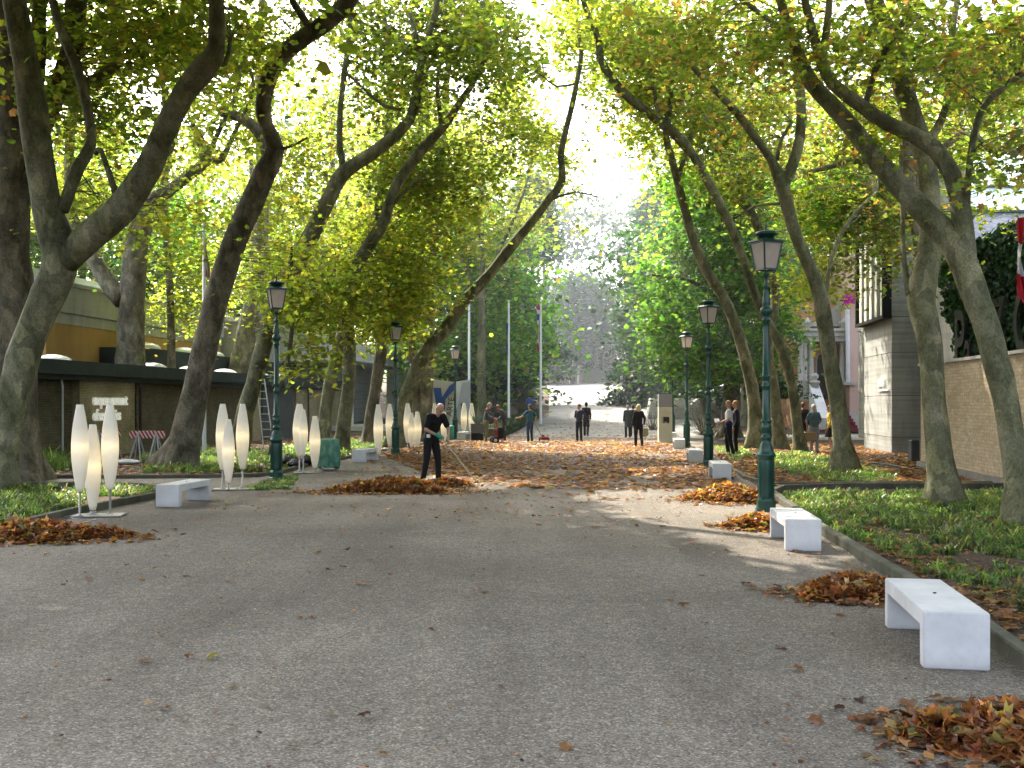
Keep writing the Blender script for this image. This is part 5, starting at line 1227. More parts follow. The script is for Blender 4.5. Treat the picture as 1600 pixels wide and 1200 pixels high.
# second, higher dark roof behind
b2 = broot('brick_pavilion', 'dark roofed brick wing with skylights behind the long low pavilion')
part(b2, 'wall', M_brickD, lambda mb: avbox(mb, -27, -19.6, 37.2, 58, -.2, 3.2))
part(b2, 'roof', M_fascia, lambda mb: avbox(mb, -27.2, -19.4, 37.0, 58.3, 3.2, 3.92))
for v in (39.5, 43, 46, 51):
    q = AV(-20.3, v, 3.95); part(b2, 'roof_dome', M_dome, lambda mb: mb.ball(q, (.6, .6, .30), 16, 8))
# yellow gallery with concrete crown
b3 = broot('ochre_gallery', 'ochre walled gallery with a tall weathered concrete parapet')
U3 = -21.0
part(b3, 'wall', M_yel, lambda mb: avbox(mb, U3-14, U3, 33.4, 48.6, -.2, 4.7))
part(b3, 'parapet', M_conc2, lambda mb: (avbox(mb, U3-14.2, U3+.12, 33.2, 48.8, 5.06, 6.05), avbox(mb, U3-14.1, U3+.04, 33.3, 48.7, 4.64, 5.02), avbox(mb, U3-14.15, U3+.0, 33.35, 48.6, 5.01, 5.065), avbox(mb, U3-14.3, U3+.2, 33.1, 48.9, 6.05, 6.2)))
M_glassroof = mat_plain('bright_glass_roof', (.62,.70,.76), .15, .04, .8)
part(b3, 'skylight', M_glassroof, lambda mb: (mb.prism([AV(U3-6, 34).xy, AV(U3-1.2, 34).xy, AV(U3-1.2, 42).xy, AV(U3-6, 42).xy], 6.2, 6.75), mb.ball(AV(U3-1.8, 46, 6.2), (1.1, 1.1, .6), 16, 8)))
# grey block
b4 = broot('grey_pavilion', 'plain grey concrete pavilion behind the leaning trunks, with pale fins')
part(b4, 'wall', M_conc2, lambda mb: avbox(mb, -28, -20.2, 49.2, 67.5, -.2, 5.9))
part(b4, 'cornice', M_wplas, lambda mb: avbox(mb, -28.2, -20.0, 49.0, 67.7, 5.9, 6.15))
for k in range(4): part(b4, 'fin', M_wplas, lambda mb: avbox(mb, -20.19, -19.9, 50.6+k*3.2, 51.0+k*3.2, .1, 5.8))
# white canopy pavilion
b5 = broot('white_pavilion', 'white pavilion with a deep sloping canopy and dark recess')
z5 = 0.0
def wz(px, py, d): return EYE+(HOR-py)/F*d
part(b5, 'wall', M_wplas, lambda mb: avbox(mb, -16.7, -15.0, 66.0, 66.6, .2, 6.1))
part(b5, 'canopy', M_wplas, lambda mb: avbox(mb, -23.4, -15.6, 54.6, 66.4, 4.1, 5.15))
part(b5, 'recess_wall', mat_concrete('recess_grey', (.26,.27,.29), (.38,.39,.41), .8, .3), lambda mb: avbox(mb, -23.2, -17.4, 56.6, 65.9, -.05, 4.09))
part(b5, 'column', M_wplas, lambda mb: mb.tube([AV(-15.9, 54.9, 0), AV(-15.9, 54.9, 4.1)], .09, 12))
part(b5, 'door', mat_plain('dark_brown_door', (.035,.018,.016), .5), lambda mb: avbox(mb, -17.39, -17.3, 56.9, 59.4, 0.2, 2.9))
part(b5, 'steps', M_wplas, lambda mb: (avbox(mb, -17.2, -13.4, 54, 66, .0, .42)))
# poster panels
b6 = broot('poster_wall', 'large blue, beige and white poster panels behind the raking man', 'poster')
mb_ = mat_plain('poster_blue', (.02,.075,.27), .6, .04); mbg = mat_plain('poster_beige', (.52,.47,.40), .6, .04)
d6 = 52.0
def pan(root, name, mat, pts, dy, th=.06):
    mb = MB(); q = [P(x, y, d6+dy) for x, y in pts]; n = len(q)
    vs = q+[v+Vector((0, th, 0)) for v in q]; mb.add(vs, [tuple(reversed(range(n))), tuple(range(n, 2*n))]+[(i, (i+1) % n, n+(i+1) % n, n+i) for i in range(n)]); return mb.build(name, mat, root)
pan(b6, 'panel', mbg, [(672, 682), (672, 592), (712, 597), (712, 682)], .2, .12)
pan(b6, 'blue_figure', mb_, [(677, 606), (689, 606), (691, 622), (693, 640), (693, 672), (684, 672), (683, 640)], .12, .04)
pan(b6, 'blue_figure', mb_, [(709, 598), (712, 606), (696, 624), (695, 640), (690, 640), (690, 622), (702, 603)], .10, .04)
pan(b6, 'panel', M_wplas, [(698, 680), (713, 596), (735, 593), (735, 684), (716, 684)], -.1, .1)
pan(b6, 'panel', mat_plain('poster_grey', (.42,.46,.55), .6, .05), [(712, 650), (722, 598), (734, 596), (734, 660), (714, 660)], -.16, .04)
put_text('ARTE', .42, P(706, 651, d6-.2), Matrix(((.12, -1, 0), (0, 0, -1), (.99, .15, 0))), M_black, b6, ext=.004)
part(b6, 'niche', M_black, lambda mb: mb.box(P(722, 636, d6-.25), (.12, .03, .4)))
# flat roofed hall closing the left background behind
# right: brick wall
b7 = broot('brick_wall', 'long tan brick garden wall with a pale stone coping', 'wall')
part(b7, 'wall', M_brickR, lambda mb: avbox(mb, 7.55, 7.9, 8, 27.4, -.1, 2.68))
part(b7, 'coping', mat_concrete('pale_coping', (.42,.41,.38), (.58,.56,.52), .1, .4), lambda mb: avbox(mb, 7.49, 7.96, 7.9, 27.46, 2.68, 2.75))
part(b7, 'plinth', mat_concrete('wall_plinth', (.16,.15,.14), (.26,.25,.23), .1, .4), lambda mb: avbox(mb, 7.44, 7.549, 8, 27.4, -.1, .17))
# small blue sign on the wall
sg = empty('wall_sign', 'small blue rounded sign on the brick wall at the right edge', 'sign', AV(7.5, 17.55, 2.28))
mbx = MB(); mbx.box((0, 0, 0), (.03, .34, .26), rz=AVR, bev=.012); mbx.build('plate', mat_plain('sign_blue', (.03,.07,.62), .4, .03), sg)
mbx = MB(); mbx.box((-.02, .0, .0), (.006, .10, .12), rz=AVR); mbx.build('symbol', M_white, sg)
# concrete tower pavilion
b8 = broot('concrete_pavilion', 'tall board-marked concrete pavilion with a band of vertical white slats')
UL, V8 = 8.6, 34.6
part(b8, 'tower_wall', M_conc, lambda mb: avbox(mb, UL, 11.0, V8, V8+4.0, -.2, 9.6))
part(b8, 'wall', M_conc, lambda mb: avbox(mb, 11.0, 30, V8+.6, V8+16, -.2, 6.0))
for zz in (.55, 1.95, 3.4, 4.6): part(b8, 'pour_joint', mat_plain('joint_dark', (.08,.08,.075), .9), lambda mb: (avbox(mb, UL-.004, UL+.02, V8-.004, V8+4.0, zz, zz+.018), avbox(mb, UL+.0, 11.0, V8-.004, V8+.02, zz, zz+.018)))
for zz, hh in ((5.05, .0),):
    part(b8, 'slat_frame', M_black, lambda mb: (avbox(mb, UL-.32, UL-.02, V8-.1, V8+4.1, 4.55, 4.66), avbox(mb, UL-.32, UL-.02, V8-.1, V8+4.1, 8.9, 9.0), avbox(mb, UL-.32, UL-.03, V8-.1, V8+.02, 4.66, 8.9), avbox(mb, UL-.31, UL-.03, V8+3.98, V8+4.1, 4.66, 8.9), avbox(mb, UL-.06, UL-.012, V8, V8+4.0, 4.6, 8.95)))
M_slat = mat_plain('cream_slat', (.74,.74,.66), .5, .04)
for k in range(5):
    part(b8, 'slat', M_slat, lambda mb: avbox(mb, UL-.22, UL-.12, V8+.35+k*.78, V8+.66+k*.78, 4.68, 8.88))
MT4 = Matrix((AV(0, -1), Vector((0, 0, 1)), AV(-1, 0))).transposed()
put_text('SERRA', .40, AV(UL-.03, V8+1.75, 2.28), MT4, M_wtext, b8, sx=.9, sp=.95, ext=.03)
part(b8, 'lettering_rail', M_wtext, lambda mb: avbox(mb, UL-.05, UL-.004, V8+.25, V8+1.7, 2.12, 2.17))
# ivy-clad wing nearer the wall
b9 = broot('ivy_pavilion', 'pavilion wing covered in dark ivy under a slate and glass roof')
U9, V9 = 9.5, 14.0
part(b9, 'wall', M_conc2, lambda mb: avbox(mb, U9, 24, V9, 33.2, -.2, 6.0))
# slate roof with a diamond lattice
m, nt, bb = nodes('diamond_slate'); sp_ = nt.nodes.new('ShaderNodeSeparateXYZ'); nt.links.new(worldpos(nt), sp_.inputs[0])
def lin(nt, a, ka, b_, kb):
    x = nt.nodes.new('ShaderNodeMath'); x.operation = 'MULTIPLY'; nt.links.new(a, x.inputs[0]); x.inputs[1].default_value = ka
    y = nt.nodes.new('ShaderNodeMath'); y.operation = 'MULTIPLY_ADD'; nt.links.new(b_, y.inputs[0]); y.inputs[1].default_value = kb; nt.links.new(x.outputs[0], y.inputs[2])
    f_ = nt.nodes.new('ShaderNodeMath'); f_.operation = 'FRACT'; nt.links.new(y.outputs[0], f_.inputs[0]); return f_.outputs[0]
l1 = ramp(nt, lin(nt, sp_.outputs[0], 1.5, sp_.outputs[2], 3.0), [(0, (.3,.3,.3)), (.06, (.3,.3,.3)), (.09, (1,1,1)), (1, (1,1,1))])
l2 = ramp(nt, lin(nt, sp_.outputs[0], 1.5, sp_.outputs[2], -3.0), [(0, (.3,.3,.3)), (.06, (.3,.3,.3)), (.09, (1,1,1)), (1, (1,1,1))])
c = mixc(nt, mixc(nt, (.17, .185, .23), l1, 1, 'MULTIPLY'), l2, 1, 'MULTIPLY'); nt.links.new(c, bb.inputs['Base Color']); bb.inputs['Roughness'].default_value = .45; M_slate = m
m, nt, bb = nodes('roof_glass'); sp_ = nt.nodes.new('ShaderNodeSeparateXYZ'); nt.links.new(worldpos(nt), sp_.inputs[0])
c = mixc(nt, (.55, .72, .76), ramp(nt, lin(nt, sp_.outputs[0], 1.1, sp_.outputs[2], .35), [(0, (1.25,1.25,1.25)), (.07, (1.25,1.25,1.25)), (.1, (.9,.9,.9)), (1, (1,1,1))]), 1, 'MULTIPLY'); nt.links.new(c, bb.inputs['Base Color']); bb.inputs['Roughness'].default_value = .12
bb.inputs['Emission Strength'].default_value = 0; M_rglass = m
def slab(mb, a, b_, c_, d_, th=.08):
    q = [a, b_, c_, d_]; n_ = (b_-a).cross(c_-a).normalized()*th; vs = q+[v-n_ for v in q]
    mb.add(vs, [(0, 1, 2, 3), (7, 6, 5, 4), (0, 4, 5, 1), (1, 5, 6, 2), (2, 6, 7, 3), (3, 7, 4, 0)])
part(b9, 'slate_roof', M_slate, lambda mb: slab(mb, P(1425, 392, 34.5), P(1760, 392, 34.5), P(1760, 331, 36.8), P(1425, 331, 36.8)))
part(b9, 'glass_roof', M_rglass, lambda mb: (slab(mb, P(1490, 330, 36.9), P(1760, 330, 36.9), P(1760, 291, 38.4), P(1500, 291, 38.4)), slab(mb, P(1500, 290, 38.45), P(1760, 290, 38.45), P(1760, 238, 42), P(1530, 238, 42))))
part(b9, 'glazing_bar', M_grey, lambda mb: (mb.bar(P(1425, 330, 36.75), P(1760, 330, 36.75), .10), mb.bar(P(1498, 291, 38.3), P(1760, 291, 38.3), .07)))
part(b9, 'gable', M_wplas, lambda mb: (slab(mb, P(1528, 395, 33.4), P(1600, 395, 33.4), P(1582, 362, 33.5), P(1546, 362, 33.5)), slab(mb, P(1425, 410, 33.6), P(1760, 410, 33.6), P(1760, 391, 33.7), P(1425, 391, 33.7))))
# ivy leaves over both faces
n = 30000
vv = rng.uniform(19, 33.2, n); zz = rng.uniform(1.5, 6.1, n); uu = U9-.06-np.abs(rng.normal(0, .09, n))
ed = np.array([mnoise.noise(Vector((q*.8, p_*1.1, 4))) for q, p_ in zip(vv, zz)])
kk = (zz > 2.5+ed*1.0+np.clip((vv-29.6)*1.15, 0, 9)) & (ed > -.6); uu, vv, zz = uu[kk], vv[kk], zz[kk]
top_ = zz > 5.9; zz = zz+np.where(top_, rng.uniform(0, .25, len(zz)), 0); uu = uu+np.where(top_, rng.uniform(0, .5, len(zz)), 0)
pw = np.stack([uu*math.cos(TH)+vv*math.sin(TH), -uu*math.sin(TH)+vv*math.cos(TH), zz], 1)
V_, F_, C_ = leaf_geo(pw, np.clip(rng.normal(.085, .02, len(pw)), .04, .14), rng.uniform(.9, 1.7, len(pw)), 'M', pick('conifer', len(pw), .35)*np.array([1.0, 1.15, .9]))
o = link('ivy', np_mesh('ivy', V_, [F_], [M_needle], C_), b9)
M_let = mat_concrete('grey_green_letter', (.035,.042,.034), (.06,.068,.055), .1, .4)
for ch, v_, z_, sz in (('P', 30.0, 2.55, 2.6), ('a', 29.1, 2.6, 1.75), ('Z', 26.95, 3.05, 1.9), ('O', 25.5, 2.9, 2.2)):
    put_text(ch, sz, AV(U9-.28, v_, z_), MT4, M_let, b9, name='letter', sx=.72, ext=.05, bold=.03)

# ornate orange house
b10 = broot('columned_house', 'orange stuccoed house with white columns, a balustrade and red steps')
M_or = mat_concrete('orange_stucco', (.52,.26,.14), (.64,.35,.20), .05, .25); M_pk = mat_concrete('pink_stucco', (.60,.40,.34), (.70,.49,.42), .05, .25)
M_stone = mat_concrete('pale_stone', (.42,.41,.38), (.60,.59,.56), .1, .4)
d10 = 56.0
def Q(px, z, dy=0.0): return Vector(((px-800)/F*(d10+dy), d10+dy, z))
gz = zf(d10)
def bx(mb, px0, px1, z0, z1, dy0, dy1, mi=0, bev=0.0):
    x0 = (px0-800)/F*d10; x1 = (px1-800)/F*d10; mb.box(((x0+x1)/2, d10+(dy0+dy1)/2, (z0+z1)/2), (x1-x0, dy1-dy0, z1-z0), mi=mi, bev=bev)
zq = lambda py: EYE+(HOR-py)/F*d10
part(b10, 'wall', M_or, lambda mb: (bx(mb, 1246, 1322, gz, zq(508), 1.2, 8), bx(mb, 1262, 1322, zq(508), zq(470), 1.3, 8)))
part(b10, 'wall', M_pk, lambda mb: bx(mb, 1322, 1420, gz, zq(400), -.6, 8))
part(b10, 'roof', M_stone, lambda mb: (mb.add([Q(1256, zq(508), .9), Q(1324, zq(508), .9), Q(1324, zq(462), .9), Q(1318, zq(468), .9), Q(1256, zq(508), 7), Q(1324, zq(508), 7), Q(1324, zq(462), 7), Q(1318, zq(468), 7)], [(0, 1, 2, 3), (4, 7, 6, 5), (0, 3, 7, 4), (3, 2, 6, 7)]),))
part(b10, 'entablature', M_stone, lambda mb: (bx(mb, 1250, 1322, zq(534), zq(526), -.3, 1.2), bx(mb, 1248, 1323, zq(526), zq(518), -.4, 1.2), bx(mb, 1246, 1324, zq(518), zq(514), -.55, 1.2)))
for px in (1251, 1257, 1267, 1316):
    part(b10, 'column', M_stone, lambda mb: (mb.lathe([(.20, zq(596)), (.20, zq(594)), (.15, zq(592)), (.155, zq(570)), (.13, zq(540)), (.19, zq(537)), (.21, zq(534.5))], 16, (Q(px, 0).x, d10, 0))))
for q_ in ((1248, 1261, 626, 596, -.3), (1264, 1270, 626, 598, -.3), (1312, 1330, 602, 596, -.8)): part(b10, 'pedestal', M_stone, lambda mb: bx(mb, q_[0], q_[1], zq(q_[2]), zq(q_[3]), q_[4], .55))
arch = [(1275, 624)]+[(1285-10*math.cos(a), 562-13*math.sin(a)) for a in [i*math.pi/10 for i in range(11)]]+[(1295, 624)]
def archf(mb, sc_=1.0, dy=1.15, mi=0):
    q = [Q(1285+(x-1285)*sc_*1.25+(4), zq(y if y > 600 else 562+(y-562)*sc_), dy) for x, y in arch]; n = len(q); vs = q+[v+Vector((0, .3, 0)) for v in q]
    mb.add(vs, [tuple(reversed(range(n))), tuple(range(n, 2*n))]+[(i, (i+1) % n, n+(i+1) % n, n+i) for i in range(n)], mi)
part(b10, 'arch_trim', M_stone, lambda mb: archf(mb, 1.12, 1.12)); dr = part(b10, 'door', mat_plain('dark_doorway', (.10,.07,.065), .6), lambda mb: archf(mb, .95, 1.08))
part(b10, 'drainpipe', M_pole, lambda mb: (mb.tube([Q(1324, zq(480), -.75), Q(1325, zq(598), -.75)], .12, 10)))
part(b10, 'steps', mat_plain('red_steps', (.22,.035,.045), .6), lambda mb: [bx(mb, 1280, 1318, gz+.17*k*1.0, gz+.17*(k+1), -2.6+.33*k, 1.1) for k in range(7)])
part(b10, 'steps', M_stone, lambda mb: [bx(mb, 1318, 1342, gz+.17*k, gz+.17*(k+1), -2.4+.33*k, -.6) for k in range(6)])
def bal(mb):
    # raking balustrade slab
    a = Q(1264, zq(600), -.4); b_ = Q(1281, zq(652), -3.4); th = Vector((.55, 0, 0)); dn = Vector((0, 0, -1.0))
    mb.add([a, b_, b_+dn*.6, a+dn*1.5, a+th, b_+th, b_+th+dn*.6, a+th+dn*1.5], [(0, 1, 2, 3), (7, 6, 5, 4), (0, 4, 5, 1), (1, 5, 6, 2), (3, 2, 6, 7), (0, 3, 7, 4)])
part(b10, 'balustrade', M_wplas, bal)
part(b10, 'newel', M_stone, lambda mb: (mb.lathe([(.22, zq(626)), (.22, zq(600)), (.28, zq(599)), (.28, zq(596)), (.10, zq(594)), (.22, zq(590)), (.20, zq(586)), (.02, zq(583))], 14, (Q(1268, 0).x, d10-.6, 0))))
for k, (px, py) in enumerate(((1262, 506), (1320, 506))):
    part(b10, 'urn', M_stone, lambda mb: mb.lathe([(.2, zq(514)), (.12, zq(512)), (.3, zq(506)), (.34, zq(503)), (.1, zq(500)), (.02, zq(495))], 14, (Q(px, 0).x, d10, 0)))
# magenta banner
bn = empty('banner_sign', 'magenta sign with cut-out lettering fixed beside the pink wall', 'sign', Q(1331, zq(470), -1.0), R(-10))
M_mag = mat_plain('magenta', (.60,.008,.34), .5, .04)
mbx = MB(); mbx.box((0, 0, 0), (.92, .05, .62), M=Matrix.Rotation(R(-14), 4, 'Y')); mbx.build('board', M_mag, bn)
put_text('MA.XW', .40, (-.44, -.04, -.24), Matrix.Rotation(R(-14), 3, 'Y') @ FRONT, mat_plain('magenta_dark', (.20,.003,.12), .5), bn, sx=.72, ext=.006, bold=.004)

# far building with steps
b11 = broot('stepped_portico', 'hazy pale building with columns and broad steps at the end of the avenue')
d11 = 130.0; g11 = zf(d11)
def by(mb, px0, px1, z0, z1, dy0, dy1):
    x0 = (px0-800)/F*d11; x1 = (px1-800)/F*d11; mb.box(((x0+x1)/2, d11+(dy0+dy1)/2, (z0+z1)/2), (x1-x0, dy1-dy0, z1-z0))
M_fst = mat_concrete('far_stone', (.40,.36,.30), (.52,.47,.40), .1, .3); M_fbr = mat_concrete('far_brick', (.36,.24,.18), (.46,.31,.24), .1, .3)
zy = lambda py: EYE+(HOR-py)/F*d11
part(b11, 'steps', M_fst, lambda mb: [by(mb, 909, 955, g11-.2+.155*k, g11-.2+.155*(k+1)-.05, .38*k, 6.6) for k in range(17)])
part(b11, 'step_nosing', mat_plain('pale_nosing', (.62,.58,.50), .7), lambda mb: [by(mb, 908.9, 955.1, g11-.2+.155*(k+1)-.05, g11-.2+.155*(k+1), .38*k-.06, 6.55) for k in range(17)])  # pale strips added to set the evenly shaded risers apart
part(b11, 'pier', M_fst, lambda mb: (by(mb, 904, 909, g11-.3, zy(570), -.1, 6.5), by(mb, 955, 961, g11-.3, zy(570), -.1, 6.5)))
part(b11, 'wall', M_fbr, lambda mb: (by(mb, 858, 904, g11-.3, zy(560), 3, 14), by(mb, 961, 1010, g11-.3, zy(560), 3, 14), by(mb, 892, 973, zy(572), zy(502), 8.6, 16)))
part(b11, 'doorway', mat_plain('far_dark', (.05,.04,.04), .8), lambda mb: (by(mb, 920, 929, zy(569.5), zy(546), 8.4, 8.58), by(mb, 932, 944, zy(569.5), zy(546), 8.4, 8.58)))
for px in (912, 918, 931, 947, 953): part(b11, 'column', M_fst, lambda mb: mb.lathe([(.42, zy(570)), (.36, zy(568)), (.32, zy(520)), (.45, zy(518))], 12, ((px-800)/F*(d11+7.4), d11+7.4, 0)))
part(b11, 'pediment', M_fst, lambda mb: (by(mb, 906, 958, zy(518), zy(510), 6.6, 9)))
part(b11, 'window', M_wplas, lambda mb: (by(mb, 895, 903, zy(566), zy(556), 2.8, 3.0)))
# pale stepped seating / ramp right of the far path
b12 = broot('stepped_terrace', 'low grey stepped terrace with a curved pale ramp right of the far path', 'terrace')
part(b12, 'step', M_conc2, lambda mb: [mb.box(((1065-800)/F*(66+k*1.1), 66+k*1.1, zf(66)+.14+k*.22), (4.6, 1.1, .3)) for k in range(6)])
mbx = MB(); vs = []; 
for i in range(19):
    t = i/18; px = 1085+100*t; py = 640-36*math.sin(t*math.pi*.55); q = P(px, py, 68); vs += [q, q+Vector((0, 0, .55)), q+Vector((0, 1.2, .55)), q+Vector((0, 1.2, 0))]
mbx.add(vs, [(i*4+j, i*4+(j+1) % 4, i*4+4+(j+1) % 4, i*4+4+j) for i in range(18) for j in range(4)]); mbx.build('ramp', M_wplas, b12)

# ------------------------------------------------------------------ shrubs and hedges
def shrub(name, label, px0, px1, ytop, ybase, d, n, pal='green', depth=1.6, grp=None, size=.09, nl=60, R_=.5, cat='shrub'):
    x0, x1 = (px0-800)/F*d, (px1-800)/F*d; z0 = zf(d); z1 = EYE+(HOR-ytop)/F*d; B = Vector(((x0+x1)/2, d, z0))
    root = empty(name, label, cat, B, 0, grp)
    x = rng.uniform(x0, x1, n); w_ = np.sin(np.pi*np.clip((x-x0)/(x1-x0), .03, .97))**.5
    z = z0+(z1-z0)*w_*rng.uniform(.05, 1, n)**.7; y = d+rng.uniform(-depth, depth, n)
    L = np.column_stack([x, y, z])-np.array(B); parts = clusters_to_parts(L, [pal]*n, R_, nl, size, 'Q', 1.0, .7)
    st = L*np.array([.25, .25, 0])+np.array([0, 0, .02]); tw = [twigs(st, L, np.full(n, .015))]
    V, Fc, C = join(parts+tw); q4 = sum(len(p[1]) for p in parts)
    mi = np.concatenate([np.zeros(q4), np.ones(sum(len(p[1]) for p in tw))])
    link('foliage', np_mesh('foliage', V, Fc, [M_needle, M_bark_dark], C, mi), root)
shrub('bush', 'big dark evergreen bush behind the white flagpoles', 742, 800, 585, 660, 67, 130, 'conifer', 2.5, 'dark bushes left of the far path', .13)
shrub('bush', 'dark evergreen bush left of the flagpole with the flag', 793, 840, 590, 655, 69, 120, 'conifer', 2.5, 'dark bushes left of the far path', .13)
shrub('bush', 'dark bush behind the striped poster panels', 690, 748, 560, 665, 64, 110, 'conifer', 2.0, 'dark bushes left of the far path', .13)
shrub('bush', 'dark laurel mass under the chestnut tree', 1070, 1135, 612, 690, 51, 110, 'conifer', 1.6, 'bushes right of the avenue')
shrub('bush', 'green laurel between the trunks left of the orange house', 1178, 1236, 585, 690, 47, 130, 'conifer', 1.5, 'bushes right of the avenue')
shrub('bush', 'bush in front of the steps of the orange house', 1236, 1275, 620, 680, 50, 60, 'conifer', 1.2, 'bushes right of the avenue')
shrub('bush', 'low green bush right of the far flagpole', 1000, 1040, 636, 668, 56, 50, 'green', 1.2, 'bushes right of the avenue')
shrub('bush', 'dark shrub against the brick pavilion behind the pair of trunks', 478, 520, 640, 705, 41, 60, 'conifer', 1.2)
shrub('bush', 'far thicket left of the far building', 700, 848, 560, 612, 108, 110, 'conifer', 3, None, .2, 50, 1.0)
shrub('bush', 'far thicket right of the far building', 1002, 1100, 560, 612, 112, 90, 'conifer', 3, None, .2, 50, 1.0)
# clipped hedge
hp = [G(768, 684), G(800, 668), G(832, 652)]
hr = empty('hedge', 'low clipped hedge running up beside the flagpoles', 'hedge', hp[0])
n = 9000; t_ = rng.uniform(0, 1, n); a0, a1 = np.array(hp[0]), np.array(hp[2]); c_ = a0+(a1-a0)*t_[:, None]
ln = a1-a0; nn_ = np.array([-ln[1], ln[0], 0])/np.linalg.norm(ln[:2]); o_ = rng.uniform(-.45, .45, n); hz_ = rng.uniform(0, .55, n); sf = rng.uniform(0, 1, n) < .5
o_ = np.where(sf, np.sign(o_)*.45, o_); hz_ = np.where(sf, hz_, .55); c_ = c_+nn_*o_[:, None]; c_[:, 2] = zg(c_[:, 1])+hz_+rng.normal(0, .02, n)
V_, F_, C_ = leaf_geo(c_-a0, np.full(n, .06), 1.0, 'Q', pick('green', n, .25)*.6); link('foliage', np_mesh('foliage', V_, [F_], [M_needle], C_), hr)
mbx = MB(); mbx.bar(Vector((0, 0, .2)), hp[2]-hp[0]+Vector((0, 0, .2)), .7, .45); mbx.build('stems', M_bark_dark, hr)
# ------------------------------------------------------------------ people and animals: continuous surfaces from tapered limbs
def cone_capsule(mb, a, b_, ra, rb, sq=(1, 1)):
    a = Vector(a); b_ = Vector(b_); d = b_-a; L = max(d.length, 1e-4); z = d.normalized() if d.length > 1e-5 else Vector((0, 0, 1))
    ref = Vector((0, 1, 0)) if abs(z.y) < .9 else Vector((1, 0, 0)); x = ref.cross(z).normalized(); y = z.cross(x); n = 12
    if abs(z.z) > .5:  # keep x axis sideways so that flattening is front-to-back
        x = Vector((1, 0, 0)); x = (x-z*x.dot(z)).normalized(); y = z.cross(x)
    prof = [(ra*math.sin(t), -ra*math.cos(t)) for t in [.05, .5, 1.0, 1.5]]+[(rb*math.cos(t), L+rb*math.sin(t)) for t in [.07, .55, 1.05, 1.52]]
    vs = [a+z*h+(x*math.cos(2*math.pi*j/n)*sq[0]+y*math.sin(2*math.pi*j/n)*sq[1])*r for r, h in prof for j in range(n)]
    k = len(prof)
    mb.add(vs, [(i*n+j, i*n+(j+1) % n, (i+1)*n+(j+1) % n, (i+1)*n+j) for i in range(k-1) for j in range(n)]+[tuple(reversed(range(n))), tuple((k-1)*n+j for j in range(n))])
PENDING = []
def fuse(mb, name, mat, parent, vox=.010, sm=5):
    o = mb.build(name, mat, parent); md = o.modifiers.new('fuse', 'REMESH'); md.mode = 'VOXEL'; md.voxel_size = vox; md.use_smooth_shade = True
    if sm: m2 = o.modifiers.new('soft', 'SMOOTH'); m2.factor = .5; m2.iterations = sm
    PENDING.append(o); return o
def bake():
    bpy.context.view_layer.update(); dg = bpy.context.evaluated_depsgraph_get()
    for o in PENDING:
        me = bpy.data.meshes.new_from_object(o.evaluated_get(dg)); old = o.data; mats = [m for m in old.materials]; o.modifiers.clear(); o.data = me
        me.materials.clear()
        for m in mats: me.materials.append(m)
        bpy.data.meshes.remove(old)
    PENDING.clear()
_cl = {}
def cloth_mat(c, rough=.85):
    k = 'cloth_%02x%02x%02x' % tuple(int(255*min(1, x)) for x in c)
    if k not in _cl: _cl[k] = mat_mottled(k, tuple(x*.8 for x in c), tuple(min(1, x*1.2) for x in c), 6, rough, 30, .3, .01)
    return _cl[k]
M_skin = mat_mottled('skin', (.42,.24,.17), (.52,.31,.23), 9, .55, 50, .1, .002)
BASE = dict(pelvis=(0, 0, .93), waist=(0, 0, 1.08), chest=(0, .01, 1.30), neck=(0, 0, 1.47), head=(0, .025, 1.615),
    shL=(-.158, 0, 1.395), shR=(.158, 0, 1.395), elL=(-.215, -.03, 1.12), elR=(.215, -.02, 1.13), wrL=(-.215, .07, .88), wrR=(.215, .05, .88), haL=(-.21, .10, .80), haR=(.21, .08, .80),
    hiL=(-.085, 0, .90), hiR=(.085, 0, .90), knL=(-.10, .02, .49), knR=(.10, .02, .49), anL=(-.105, -.02, .085), anR=(.105, -.02, .085), toL=(-.125, .14, .03), toR=(.125, .14, .03))
